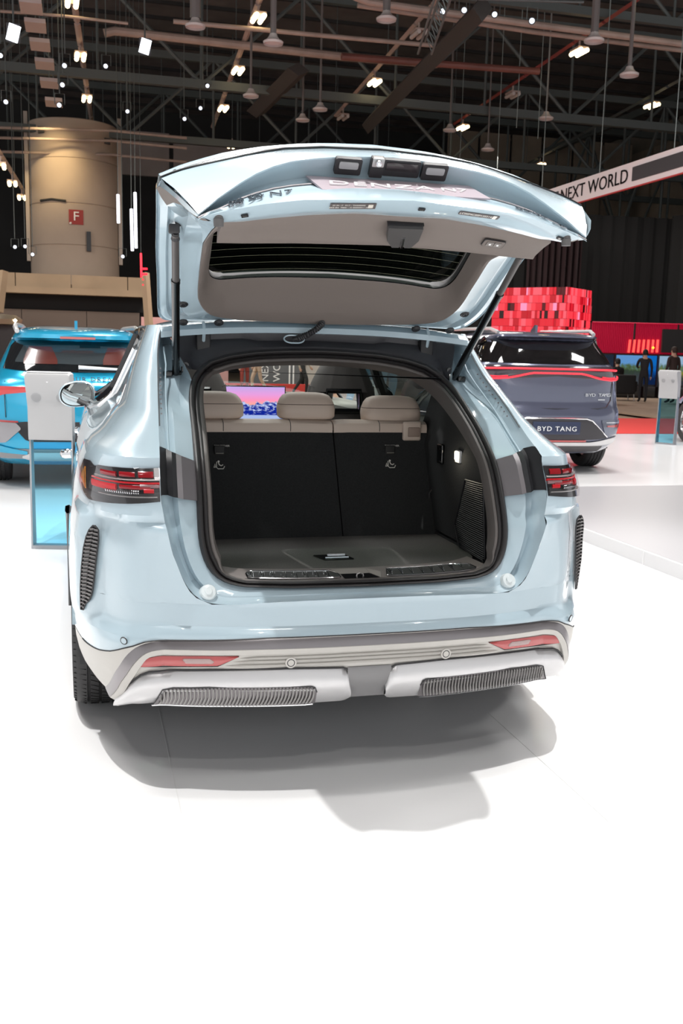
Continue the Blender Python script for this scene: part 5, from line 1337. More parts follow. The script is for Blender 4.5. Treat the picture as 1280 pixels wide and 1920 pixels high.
o = MB().prism(rr(.040, .062, .004), .016, lambda u, v, w_: (u, v, w_)).xf(m).build('reversing_camera', M_BLACKPL, lid)
MB().prism(rr(.036, .026, .003), .020, lambda u, v, w_: (u, v-.018, w_)).xf(m).build('camera_face', M_STEEL, o)
MB().lathe([(0, .028), (.004, .028), (.0055, .025), (.009, .027), (.0105, .021)], n=18).xf(m @ Matrix.Translation((0, -.018, 0))).build('camera_lens', M_CHROME, o)
# badges, labels, small clips
def panel_pt(x, t): 
    xx = abs(x)*.672/.58; a = Vector(row_crl(xx)); b = Vector(row_lip(xx)); p = a+(b-a)*t; p.x = x; p.z += .004*math.sin(PI*t); return p
def panel_frame(x, t, lift=.003):
    a = panel_pt(x, max(0, t-.2)); b = panel_pt(x, min(1, t+.2)); v = (a-b).normalized(); ux = (panel_pt(x+.03, t)-panel_pt(x-.03, t)).normalized(); n_ = ux.cross(v).normalized()
    return frame(panel_pt(x, t)+n_*lift, ux, n_.cross(ux), n_)
M_BADGE = mat('badge_chrome', (120, 124, 130), .2, .9)
for x, ch, sz, sx in ((-.485, '腾', .044, 1.15), (-.430, '势', .044, 1.15), (-.375, 'N', .040, 1.3), (-.340, '7', .040, 1.3), (.360, '腾', .022, 1.3), (.388, '势', .022, 1.3), (.416, '汽', .022, 1.3), (.444, '车', .022, 1.3), (.482, '四', .020, 1.3), (.508, '驱', .020, 1.3)):
    text_mb(ch, sz, .003, shear=.12, sx=sx).xf(panel_frame(x, .56)).build('badge_letter', M_BADGE, lid, smooth=False)
def flange_pt(x, t):
    xx = abs(x)*.672/.54; a = Vector(row_lip(xx)); b = Vector(row_tlo(xx)); p = a+(b-a)*t; p.x = x; p.z -= .012*min(1, t/.45); return p
def flange_frame(x, t, lift=.003):
    a = flange_pt(x, .12); b = flange_pt(x, .45); v = (a-b).normalized(); ux = (flange_pt(x+.03, t)-flange_pt(x-.03, t)).normalized(); n_ = ux.cross(v).normalized()
    if n_.z > 0 and n_.y > 0: n_ = -n_
    return frame(flange_pt(x, t)+n_*lift, ux, n_.cross(ux), n_)
m = flange_frame(-.165, .22)
st = MB().prism(rr(.130, .030, .002), .001, lambda u, v, w: (u, v, w)).xf(m).build('tyre_pressure_label', M_STICKER, lid)
st.name = 'parts_label'
for y_, tt in ((.006, '23 04 17  M17 : TX500002'), (-.006, 'EX3-0H  M041 : H 00000011 H')):
    text_mb(tt, .0085, .0004, align='CENTER').xf(m @ Matrix.Translation((-.012, y_, .0016))).build('label_text', M_LABELW, st, smooth=False)
MB().prism(rr(.014, .018, .001), .0004, lambda u, v, w: (u+.050, v, w+.0012)).xf(m).build('label_square', mat('label_beige', (205, 200, 190), .5), st)
m = flange_frame(.215, .22)
st = MB().prism(rr(.132, .018, .004), .001, lambda u, v, w: (u, v, w)).xf(m).build('chassis_number_label', M_STICKER, lid)
text_mb('LC00P4C50P1355143', .0125, .0004).xf(m @ Matrix.Translation((-.008, 0, .0016))).build('label_text', M_LABELW, st, smooth=False)
MB().prism(rr(.012, .016, .001), .0004, lambda u, v, w: (u+.051, v, w+.0012)).xf(m).build('label_square', M_LABELW, st)
for x in (-.46, .036, .505):
    m = flange_frame(x, .25)
    c_ = MB().prism(rr(.020, .012, .002), .003, lambda u, v, w: (u, v, w)).xf(m).build('drain_plug', M_BLACKPL, lid)
    MB().prism(rr(.010, .006, .001), .004, lambda u, v, w: (u, v, w)).xf(m).build('plug_centre', M_STEEL, c_)
# gas struts
for s in (-1, 1):
    a = Vector((s*.560, .785, 1.332)); b = Vector((s*.606, .285, 1.790)); j = Vector((s*.5915, .440, 1.648))
    st = MB().tube([a, a+(j-a)*.02, j], .0145, 16).build('gas_strut', M_DGLOSS, car, 60)
    MB().tube([j-(b-j)*.02, j+(b-j)*.97], .0125, 16).build('strut_rod', mat('strut_grey', (88, 84, 83), .4, .3) if 'strut_grey' not in bpy.data.materials else bpy.data.materials['strut_grey'], st, 60)
    MB().tube([j-(b-j).normalized()*.006, j+(b-j).normalized()*.006], .016, 16).build('strut_collar', M_DGLOSS, st)
    MB().tube([b-(b-j)*.12, b], [.015, .010], 10).rbox(b+Vector((s*.004, .0, .012)), (.035, .03, .03), .006).tube([b+Vector((-.012*s, 0, .02)), b+Vector((.0, .0, .05))], .008, 8).build('strut_mount', M_DKTRIM, st)
    MB().rbox(a+Vector((s*-.028, -.014, .014)), (.022, .016, .024), .005).lathe([(.0, -.008), (.011, -.008), (.011, .008), (0, .008)], a+Vector((s*-.034, -.030, .030)), 'Y', 14).rbox(a+Vector((s*.03, -.002, -.004)), (.035, .03, .022), .006).tube([a+Vector((-.03*s, 0, .0)), a+Vector((.03*s, 0, 0))], .009, 8).build('strut_bracket', M_DGLOSS, st)
# wiring harness conduit
pts = [Vector(p) for p in ((-.090, .84, 1.470), (-.080, .80, 1.475), (-.055, .775, 1.488), (-.025, .765, 1.508), (.0, .775, 1.528), (.005, .79, 1.545))]
P_ = resample([tuple(p) for p in pts], 60, 3)
MB().tube([tuple(p) for p in P_], [.0105 if i % 3 else .0135 for i in range(len(P_))], 10).build('harness_conduit', M_BLACKPL, car, 20)
m = frame((-.100, .818, 1.468), (1, 0, 0), Vector((0, .5, .86)).normalized(), Vector((0, -.86, .5)).normalized())
MB().tube([m @ Vector((.030*math.cos(a)+(.010 if math.cos(a) > 0 else -.010), .017*math.sin(a), .004)) for a in np.linspace(0, 2*PI, 28)], .0032, 6).build('harness_grommet', M_PAINT, car)
# ------------------------------------------------------------------ the other cars and the kiosks
class Body:
    def __init__(s, zs, yr, W, yf, Dr=.55, nr=2.8, Df=.9, arches=()):
        s.zs, s.yrT, s.WT, s.yfT, s.Dr, s.nr, s.Df, s.arches = zs, yr, W, yf, Dr, nr, Df, arches
    def W(s, z): return itp(s.WT, z)
    def yr(s, z): return itp(s.yrT, z)
    def yf(s, z): return itp(s.yfT, z)
    def half(s, z, nc=12, ns=26):
        W, a, b = s.W(z), s.yr(z), s.yf(z); out = []
        Dr = min(s.Dr, (b-a)*.4); Df = min(s.Df, (b-a)*.4)
        for k in range(nc+1):
            th = k/nc*PI/2; out.append((W*math.sin(th)**(2/s.nr), a+Dr*(1-max(0, math.cos(th))**(2/s.nr)), z))
        for k in range(1, ns): out.append((W, a+Dr+(b-Df-a-Dr)*k/ns, z))
        for k in range(nc+1):
            th = (1-k/nc)*PI/2; out.append((W*math.sin(th)**(2/2.4), b-Df*(1-max(0, math.cos(th))**(2/2.4)), z))
        return out
    def shell(s, parent, m, name='body_shell'):
        mb = MB(); rows = []
        for z in s.zs:
            h = s.half(z); rows.append(h+[(-x, y, z_) for x, y, z_ in h[-2:0:-1]])
        n = len(rows[0]); mb.v = [p for r in rows for p in r]
        for i in range(len(rows)-1):
            for j in range(n):
                k = (j+1) % n; q = [rows[i][j], rows[i][k], rows[i+1][j], rows[i+1][k]]
                cy = sum(p[1] for p in q)/4; cz = sum(p[2] for p in q)/4; cx = sum(p[0] for p in q)/4
                if abs(cx) > s.W(cz)*.82 and any((cy-c)**2+(cz-r)**2 < (r*1.09)**2 for c, r in s.arches): continue
                mb.f.append((i*n+j, i*n+k, (i+1)*n+k, (i+1)*n+j))
        mb.f.append(tuple((len(rows)-1)*n+j for j in range(n)))
        return mb.build(name, m, parent, 35)
    def rear(s, x, z, off=0):
        u = min(abs(x)/s.W(z), .9999); sn = u**(s.nr/2); c = math.sqrt(1-sn*sn)
        y = s.yr(z)+s.Dr*(1-c**(2/s.nr)); e = .01
        def f(xx, z_):
            u = min(abs(xx)/s.W(z_), .9999); q = u**(s.nr/2); return s.yr(z_)+s.Dr*(1-math.sqrt(1-q*q)**(2/s.nr))
        nx = (f(x+e, z)-f(x-e, z))/(2*e); nz = (f(x, z+e)-f(x, z-e))/(2*e)
        n = Vector((nx, -1, nz)).normalized(); return Vector((x, y, z))+n*off
    def patch(s, x0, x1, top, bot, off=.006, nx=24, nz=6, rim=True):
        tx, bx = [a for a, b in top], [a for a, b in bot]; rows = []
        for k in range(nz+1):
            r = []
            for i in range(nx+1):
                x = x0+(x1-x0)*i/nx; zt = float(np.interp(x, tx, [b for a, b in top])); zb = float(np.interp(x, bx, [b for a, b in bot]))
                r.append(s.rear(x, zt+(zb-zt)*k/nz, off))
            rows.append(r)
        mb = MB().grid(rows)
        if rim:
            lp = rows[0]+[r[-1] for r in rows[1:]]+rows[-1][-2::-1]+[r[0] for r in rows[-2:0:-1]]
            ctr = []
            for p in lp: ctr.append(Vector((p.x, p.y+off+.02, p.z)))
            mb.grid([lp+[lp[0]], ctr+[ctr[0]]])
        return mb
    def line(s, pts, off=.006): return [s.rear(x, z, off) for x, z in pts]
    def side(s, sgn, y0, y1, top, bot, off=.006, ny=30):
        rows = []
        for k in range(5):
            r = []
            for i in range(ny+1):
                y = y0+(y1-y0)*i/ny; zt = float(np.interp(y, [a for a, b in top], [b for a, b in top])); zb = float(np.interp(y, [a for a, b in bot], [b for a, b in bot]))
                z = zt+(zb-zt)*k/4
                h = s.half(z); ys = [p[1] for p in h]; x = float(np.interp(y, ys, [p[0] for p in h]))
                r.append((sgn*(x+off), y, z))
            rows.append(r)
        return MB().grid(rows)
def sym(t): return [(-a, b) for a, b in t[::-1]]+list(t)
def bmat(name, *a, **k): return bpy.data.materials[name] if name in bpy.data.materials else mat(name, *a, **k)
def car_wheels(parent, tr, y_r, y_f, R, w=.235, spokes=5):
    for y in (y_r, y_f):
        for s in (-1, 1): wheel(s*tr, y, s, parent, R, w, 'wheel', spokes, detail=(y == y_r))
        for s in (-1, 1):
            mb = MB(); rows = [[(s*x, y-R*1.1*math.cos(a), R+R*1.1*math.sin(a)) for x in (tr-.3, tr+.11)] for a in np.linspace(-.25, PI+.25, 22)]
            mb.grid(rows); mb.poly([(s*(tr-.3), y-R*1.1*math.cos(a), R+R*1.1*math.sin(a)) for a in np.linspace(-.25, PI+.25, 22)]); mb.build('wheel_arch', M_BLACKPL, parent)

# --- bright blue compact crossover at left
blue = empty('blue_crossover', (-.93, 7.05, 0), math.radians(1.5), 'bright blue crossover parked behind the kiosk, seen from the rear', 'car')
zs = [.22,.28,.34,.42,.5,.58,.66,.74,.82,.9,.96,1.0,1.03,1.06,1.09,1.13,1.2,1.28,1.36,1.43,1.465,1.48,1.495,1.52,1.545,1.57,1.59,1.605,1.615]
B1 = Body(zs, [(.22,.22),(.30,.06),(.42,.0),(.50,.0),(.60,.02),(.66,.05),(.80,.06),(.93,.05),(.98,.035),(1.02,.04),(1.05,.09),(1.10,.14),(1.2,.20),(1.43,.37),(1.47,.39),(1.48,.25),(1.52,.24),(1.55,.30),(1.58,.5),(1.60,.8),(1.615,1.2)],
   [(.22,.80),(.3,.88),(.5,.925),(.7,.9375),(.9,.93),(1.0,.915),(1.05,.87),(1.10,.82),(1.3,.735),(1.45,.665),(1.55,.60),(1.59,.52),(1.615,.36)],
   [(.22,4.2),(.4,4.45),(.75,4.42),(.92,4.2),(1.0,3.8),(1.06,3.45),(1.3,2.95),(1.5,2.5),(1.58,2.25),(1.615,1.9)], arches=((.80,.345),(3.52,.345)))
M_BLUE = mat('bright_blue_paint', (8, 166, 208), .25, .35, coat=1)
sh = B1.shell(blue, M_BLUE)
T = [(0,1.47),(.45,1.468),(.60,1.455),(.66,1.42)]; Bt = [(0,1.145),(.5,1.15),(.72,1.165),(.74,1.18)]
def wtop(t, x): return t
rw = B1.patch(-.72, .72, [(-.72,1.18),(-.64,1.42),(-.58,1.455)]+[(0,1.467)]+[(.58,1.455),(.64,1.42),(.72,1.18)], [(-.72,1.172),(-.5,1.150),(0,1.145),(.5,1.150),(.72,1.172)], .006, 40, 6).build('rear_window', mat('blue_car_glass', (14, 20, 24), .06, coat=1), blue, 60)
B1.patch(-.60, .60, [(-.6,1.25),(-.52,1.40),(0,1.41),(.52,1.40),(.6,1.25)], [(-.6,1.235),(0,1.22),(.6,1.235)], .010, 30, 3).build('window_see_through', mat('seen_interior', (58, 66, 70), .1, coat=1), rw)
for x in (-.36, .40): B1.patch(x-.16, x+.16, [(x-.16,1.26),(x-.11,1.39),(x+.11,1.39),(x+.16,1.26)], [(x-.16,1.22),(x+.16,1.22)], .013, 12, 3).build('seat_seen_inside', mat('seat_rust', (96, 44, 38), .2, coat=1) if 'seat_rust' not in bpy.data.materials else bpy.data.materials['seat_rust'], rw)
B1.patch(.02, .22, [(.02,1.425),(.22,1.425)], [(.02,1.385),(.22,1.385)], .013, 8, 2).build('inner_mirror', M_DGLOSS, rw)
wp = MB().tube([B1.rear(.0, 1.185, .03), B1.rear(.12, 1.178, .035), B1.rear(.38, 1.17, .03), B1.rear(.62, 1.176, .02)], [.020, .017, .012, .007], 8).build('rear_wiper', M_WHITE, blue)
B1.patch(-.17, .17, [(-.17,1.50),(.17,1.50)], [(-.17,1.482),(.17,1.482)], .006, 8, 2).build('high_brake_lamp', mat('brake_lamp_pale', (206, 110, 104), .3, coat=.5), blue)
for s in (-1, 1):
    MB().tube([(s*.58, .36, 1.545), (s*.60, .46, 1.585), (s*.60, .7, 1.61), (s*.58, 2.2, 1.62), (s*.54, 2.45, 1.57)], .024, 8).build('roof_rail', M_SATIN, blue)
    B1.patch(*( (.50, .915) if s > 0 else (-.915, -.50)), *((lambda t, b: (t, b))([(s*.50, 1.005), (s*.915, 1.00)][::s], [(s*.50, .955), (s*.70, .93), (s*.82, .885), (s*.915, .90)][::s])), .012, 20, 4).build('tail_lamp', mat('blue_car_lamp', (190, 44, 44), .2, coat=1, emit=(210, 30, 40), strength=.25) if 'blue_car_lamp' not in bpy.data.materials else bpy.data.materials['blue_car_lamp'], blue, 60)
    c_ = B1.patch(*((.56, .915) if s > 0 else (-.915, -.56)), [(s*.56, .60), (s*.62, .66), (s*.915, .675)][::s], [(s*.56, .585), (s*.70, .46), (s*.915, .44)][::s], .014, 20, 4).build('corner_vent', mat('vent_grey', (166, 164, 168), .4, .3) if 'vent_grey' not in bpy.data.materials else bpy.data.materials['vent_grey'], blue, 60)
    B1.patch(*((.58, .90) if s > 0 else (-.90, -.58)), [(s*.58, .668), (s*.90, .682)][::s], [(s*.58, .645), (s*.90, .655)][::s], .018, 10, 2).build('reflector', M_REDPALE, c_)
    B1.patch(*((.50, .90) if s > 0 else (-.90, -.50)), [(s*.50, .38), (s*.90, .455)][::s], [(s*.50, .345), (s*.90, .37)][::s], .016, 14, 2).build('blue_wing', M_BLUE, blue, 60)
    MB().tube([B1.rear(s*.70, 1.05+.0, .004), B1.rear(s*.705, .95, .004), B1.rear(s*.70, .70, .004)], .004, 4).build('panel_gap', M_DGLOSS, blue)
    B1.side(s, 1.0, 3.1, [(1.0,1.40),(1.4,1.50),(2.2,1.50),(2.6,1.42),(3.1,1.16)], [(1.0,1.30),(1.3,1.14),(3.1,1.10)], .006).build('side_window', M_DGLOSS, blue)
    mb = MB().rbox((s*1.0, 2.72, 1.06), (.20, .12, .15), .05).build('wing_mirror', M_BLUE, blue)
B1.patch(-.50, .50, [(-.5,.975),(.5,.975)], [(-.5,.95),(.5,.95)], .012, 16, 2).build('lamp_bar', mat('lamp_bar_rose', (212, 90, 84), .25, coat=1), blue)
B1.patch(-.62, .62, [(-.62,.62),(-.56,.66),(.56,.66),(.62,.62)], [(-.62,.60),(-.50,.47),(.50,.47),(.62,.60)], .010, 24, 4).build('bumper_insert', M_BLACKPL, blue)
pl = B1.patch(-.26, .26, [(-.26,.615),(.26,.615)], [(-.26,.50),(.26,.50)], .020, 8, 3).build('number_plate', mat('plate_dark', (58, 56, 60), .4), blue)
text_mb('ATTO 3', .092, .004, spacing=1.1, sx=1.25).xf(frame(B1.rear(0, .556, .026), (1, 0, 0), (0, .15, 1), (0, -1, .15))).build('plate_lettering', M_WHITE, pl, smooth=False)
text_mb('BUILD YOUR DREAMS', .066, .004, spacing=1.25, sx=1.1).xf(frame(B1.rear(0, 1.075, .012), (1, 0, 0), (0, .6, .8), (0, -.8, .6))).build('tailgate_lettering', M_CHROME, blue, smooth=False)
B1.patch(-.90, .90, [(-.9,.40),(.9,.40)], [(-.9,.30),(.9,.30)], .008, 20, 3).build('lower_bumper', mat('lower_grey', (148, 146, 148), .5, .1), blue)
B1.patch(-.55, .55, [(-.55,.33),(-.45,.37),(.45,.37),(.55,.33)], [(-.55,.31),(-.45,.285),(.45,.285),(.55,.31)], .016, 20, 3).build('skid_plate', M_SATIN, blue)
MB().prism([(0, 0), (.16, 0), (.03, .075), (.0, .07)], .03, lambda u, v, w: (w-.015, .95-.0+u*1.0, 1.60+v)).build('roof_aerial', M_BLUE, blue)
MB().box((0, 2.2, .30), (1.1, 3.2, .2)).build('underbody', M_BLACKPL, blue)
car_wheels(blue, .80, .80, 3.52, .345)

# --- dark blue-grey large crossover at right
tang = empty('grey_crossover', (4.62, 7.78, 0), math.radians(-5.0), 'dark blue-grey crossover with a red light band seen from the rear', 'car')
zs = [.24,.30,.36,.44,.52,.6,.68,.76,.82,.9,.98,1.06,1.13,1.18,1.23,1.28,1.31,1.34,1.4,1.46,1.52,1.58,1.62,1.635,1.65,1.67,1.69,1.71,1.73,1.745]
B2 = Body(zs, [(.24,.24),(.32,.08),(.42,.02),(.60,.0),(.74,.005),(.78,.03),(.84,.075),(1.0,.085),(1.14,.08),(1.2,.06),(1.29,.07),(1.32,.115),(1.4,.16),(1.60,.31),(1.63,.33),(1.64,.18),(1.67,.17),(1.69,.25),(1.71,.5),(1.73,.9),(1.745,1.4)],
   [(.24,.84),(.34,.92),(.55,.96),(.75,.975),(.95,.96),(1.13,.94),(1.22,.925),(1.3,.90),(1.34,.86),(1.5,.78),(1.62,.71),(1.68,.66),(1.72,.55),(1.745,.38)],
   [(.24,4.6),(.4,4.85),(.8,4.84),(1.0,4.6),(1.1,4.1),(1.2,3.7),(1.4,3.2),(1.6,2.7),(1.7,2.4),(1.745,2.0)], arches=((.98,.375),(3.8,.375)))
M_TANG = mat('blue_grey_paint', (92, 96, 116), .25, .4, coat=1)
B2.shell(tang, M_TANG)
rw = B2.patch(-.84, .84, [(-.84,1.36),(-.74,1.60),(-.66,1.622),(0,1.628),(.66,1.622),(.74,1.60),(.84,1.36)], [(-.84,1.335),(0,1.325),(.84,1.335)], .006, 40, 6).build('rear_window', mat('grey_car_glass', (9, 9, 11), .05, coat=1), tang, 60)
for s in (-1, 1):
    MB().tube([B2.rear(s*.70, 1.62, .03), B2.rear(s*.78, 1.55, .03), B2.rear(s*.84, 1.42, .02)], .02, 6).build('window_fin', M_DGLOSS, tang)
    MB().tube([(s*.62, .5, 1.70), (s*.66, .7, 1.745), (s*.66, 2.4, 1.76), (s*.60, 2.7, 1.70)], .022, 8).build('roof_rail', M_SATIN, tang)
    B2.side(s, .62, 3.2, [(.62,1.42),(.8,1.60),(1.4,1.635),(2.4,1.62),(3.2,1.26)], [(.62,1.40),(.75,1.34),(3.2,1.22)], .006, 40).build('side_window', M_DGLOSS, tang)
    for y in (1.35, 2.35): B2.side(s, y, y+.07, [(y,1.63),(y+.07,1.63)], [(y,1.30),(y+.07,1.30)], .009, 4).build('window_pillar', M_CHROME if y < 2 else M_DGLOSS, tang)
    MB().rbox((s*1.05, 2.95, 1.18), (.22, .13, .17), .05).build('wing_mirror', M_TANG, tang)
    cv = B2.patch(*((.60, .955) if s > 0 else (-.955, -.60)), [(s*.60,.665),(s*.955,.66)][::s], [(s*.60,.64),(s*.66,.50),(s*.955,.48)][::s], .012, 18, 4).build('corner_vent', mat('chrome_grey', (120, 124, 136), .2, .8) if 'chrome_grey' not in bpy.data.materials else bpy.data.materials['chrome_grey'], tang)
    B2.patch(*((.68, .95) if s > 0 else (-.95, -.68)), [(s*.68,.600),(s*.95,.615)][::s], [(s*.68,.585),(s*.95,.570)][::s], .018, 10, 2).build('reflector', M_REDPALE, cv)
    B2.patch(*((.66, .95) if s > 0 else (-.95, -.66)), [(s*.66,.640),(s*.95,.64)][::s], [(s*.66,.632),(s*.95,.622)][::s], .018, 10, 2).build('chrome_trim', M_CHROME, cv)
    MB().tube([B2.rear(s*.78, 1.31, .004), B2.rear(s*.785, 1.1, .004), B2.rear(s*.76, .90, .004), B2.rear(s*.68, .815, .004), B2.rear(s*.55, .80, .004), B2.rear(0, .795, .004)], .005, 5).build('panel_gap', M_DGLOSS, tang)
B2.patch(-.93, .93, [(-.93,1.285),(-.8,1.305),(.8,1.305),(.93,1.285)], [(-.93,1.16),(-.55,1.15),(0,1.19),(.55,1.15),(.93,1.16)], .006, 50, 5).build('light_panel', mat('light_panel_smoke', (60, 50, 58), .15, coat=1), tang)
M_NEONR = emit_mat('red_tail_glow', (255, 44, 62), 1.6)
MB().tube(B2.line([(x, 1.272-.015*(abs(x)/.93)**4) for x in np.linspace(-.935, .935, 50)], .014), .013, 6).build('light_line', M_NEONR, tang)
MB().tube(B2.line([(x, itp([(0,1.222),(.30,1.220),(.42,1.20),(.58,1.165),(.74,1.150),(.86,1.155),(.93,1.20)], abs(x))) for x in np.linspace(-.935, .935, 60)], .014), .013, 6).build('light_line', M_NEONR, tang)
for s in (-1, 1): MB().tube(B2.line([(s*.60, 1.185), (s*.70, 1.175), (s*.80, 1.178), (s*.93, 1.22)], .012), .008, 5).build('light_line', M_NEONR, tang)
B2.patch(-.70, .70, [(-.70,.46),(-.46,.655),(-.38,.68),(.38,.68),(.46,.655),(.70,.46)], [(-.70,.445),(-.5,.43),(.5,.43),(.70,.445)], .010, 40, 5).build('bumper_insert', mat('insert_grey', (66, 64, 68), .5, .2), tang)
MB().tube(B2.line([(-.70,.46),(-.46,.66),(-.38,.684),(.38,.684),(.46,.66),(.70,.46)], .014), .010, 5).build('insert_trim', M_CHROME, tang)
pl = B2.patch(-.30, .30, [(-.30,.645),(.30,.645)], [(-.30,.495),(.30,.495)], .022, 8, 3).build('number_plate', mat('plate_navy', (34, 46, 78), .3, coat=.5), tang)
text_mb('BYD TANG', .080, .004, spacing=1.15, sx=1.15).xf(frame(B2.rear(0, .562, .028), (1, 0, 0), (0, 0, 1), (0, -1, 0))).build('plate_lettering', M_WHITE, pl, smooth=False)
for k_, c_ in enumerate('BYD TANG'):
    if c_ != ' ': text_mb(c_, .052, .006, sx=1.45).xf(frame(B2.rear(.40+k_*.046, .965, .012), (1, .05, 0), (0, 0, 1), (.05, -1, 0))).build('badge_letter', M_CHROME, tang, smooth=False)
B2.patch(.56, .66, [(.56,.915),(.66,.915)], [(.56,.905),(.66,.905)], .010, 6, 1).build('model_badge', M_CHROME, tang)
B2.patch(-.40, .40, [(-.40,.425),(.40,.425)], [(-.40,.405),(.40,.405)], .014, 14, 2).build('rear_fog_lamp', M_REDPALE, tang)
B2.patch(-.90, .90, [(-.9,.46),(-.62,.42),(-.45,.40),(.45,.40),(.62,.42),(.9,.46)], [(-.9,.39),(-.62,.355),(.62,.355),(.9,.39)], .016, 40, 4).build('silver_skid', M_SATIN, tang, 60)
B2.patch(-.66, .66, [(-.66,.36),(.66,.36)], [(-.60,.275),(.60,.275)], .010, 24, 3).build('lower_mesh', mat('mesh_grey', (78, 76, 78), .6, bump=(140, 1.0)), tang)
MB().prism([(0, 0), (.2, 0), (.04, .085), (.0, .08)], .03, lambda u, v, w: (w-.015, .85+u, 1.725+v)).build('roof_aerial', M_TANG, tang)
MB().box((0, 2.4, .32), (1.2, 3.4, .2)).build('underbody', M_BLACKPL, tang)
car_wheels(tang, .83, .98, 3.8, .375, .255)

# --- third car, cut by the right edge (only the front left wheel and wing are in view)
w3 = at(1284, 788, 17.0)
hd = math.radians(-8)
third = empty('lavender_saloon', (0, 0, 0), hd, 'lavender-blue car cut by the right edge, multi-spoke front wheel showing', 'car')
zs = [.2,.26,.34,.45,.56,.66,.74,.80,.86,.92,.96,1.0,1.1,1.25,1.38,1.43,1.46]
B3 = Body(zs, [(.2,.2),(.4,.0),(.8,.03),(.95,.2),(1.05,.7),(1.25,1.1),(1.46,1.9)], [(.2,.82),(.34,.90),(.6,.935),(.8,.93),(.9,.90),(.96,.86),(1.1,.78),(1.3,.68),(1.43,.56),(1.46,.4)], [(.2,4.55),(.45,4.72),(.7,4.66),(.80,4.45),(.88,4.0),(.96,3.5),(1.2,3.0),(1.46,2.3)], arches=((.95,.36),(3.87,.36)), Df=.6)
M_LAV = mat('lavender_paint', (150, 158, 186), .25, .2, coat=1)
B3.shell(third, M_LAV)
off_ = Matrix.Rotation(hd, 3, 'Z') @ Vector((-.93, 3.87, 0))
third.location = (w3.x-off_.x, w3.y-off_.y, 0)
car_wheels(third, .81, .95, 3.87, .36, .235, 10)
for s in (-1, 1): B3.side(s, 1.3, 3.4, [(1.3,1.20),(1.8,1.40),(2.5,1.40),(3.4,1.02)], [(1.3,1.05),(3.4,.99)], .006).build('side_window', M_DGLOSS, third)
MB().box((0, 2.3, .3), (1.5, 3.6, .18)).build('underbody', M_BLACKPL, third)

# --- information kiosks
M_KG = mat('kiosk_grey', (168, 167, 168), .45); M_KW = mat('kiosk_white_lit_top', (236, 236, 238), .4)
M_ACR = glass_mat('blue_acrylic', (.30, .74, .93)); M_KE = mat('kiosk_edge', (150, 152, 156), .35, .4)
def kiosk(loc, rz, label, W=.30):
    k = empty('info_kiosk', loc, rz, label, 'kiosk')
    h = W/2
    MB().box((0, 0, .012), (W, .10, .024)).build('kiosk_foot', M_KE, k)
    for s in (-1, 1):
        MB().prism([(-.05, .024), (.05, .024), (.035, .80), (-.03, .80)], .012, lambda u, v, w, s=s: (s*(h-.012)+s*w, u, v)).build('kiosk_frame', M_KE, k)
    MB().grid([[(x, y, z) for x in (-h+.012, h-.012)] for y, z in ((-.042, .03), (-.026, .80))]).build('acrylic_panel', M_ACR, k)
    # upper casing, bending towards the reader
    prof = [(-.045, .77), (-.050, .80), (-.052, 1.00), (-.062, 1.03), (-.115, 1.205), (-.110, 1.225), (-.085, 1.235), (.02, 1.235), (.03, 1.20), (.045, 1.03), (.045, .78), (.03, .77)]
    mb = MB(); n = 9
    xs = [-h, -h+.008, -h+.02, 0, h-.02, h-.008, h]
    rows = []
    for i, x in enumerate(xs):
        sc = {0: .90, 1: .97, 5: .97, 6: .90}.get(i, 1.0)
        rows.append([(x, y*(.8+.2*sc) if i in (0, 6) else y, z if z < 1.18 else 1.235-(1.235-z)-(1-sc)*.12) for y, z in prof])
    mb.grid([r+[r[0]] for r in rows]); mb.poly(rows[0]); mb.poly(rows[-1])
    c = mb.build('kiosk_casing', M_KG, k, 40)
    MB().box((0, -.0535, 1.015), (W*.98, .003, .005)).build('casing_joint', M_KE, c)
    ux = Vector((1, 0, 0)); vz = Vector((0, -.05, .175)).normalized(); un = ux.cross(vz); 
    if un.y > 0: un = -un
    def P(u, v): return Vector((u, -.062, 1.03))+vz*v+un*.002
    for cx in (-.085, .085):
        o = MB()
        for ring, m_ in ((.008, 6), (.016, 12), (.024, 18), (.031, 22)):
            for q in range(m_):
                a = 2*PI*q/m_+ring*20; p = P(cx+ring*math.cos(a), .035+ring*math.sin(a)); o.box(p, (.0032, .003, .0032))
        tag(o.build('logo_dots', M_KE, c), kind='stuff')  # dotted round logos on the casing
    MB().lathe([(0, 0), (.007, 0)], P(0, .15), 'Y', 12).build('camera_dot', M_KW, c)
    MB().rbox((0, -.045, 1.236), (W*.92, .11, .006), .002).build('casing_top', M_KW, c)  # light on the top edge put into the white
    return k
kiosk((-1.112, 4.10, 0), math.radians(-12), 'grey and blue glass kiosk left of the pale blue car')
kk = kiosk(tuple(at_z(1247, 833, 0)), math.radians(-62), 'grey and blue glass kiosk at the right edge before a wheel', .34)
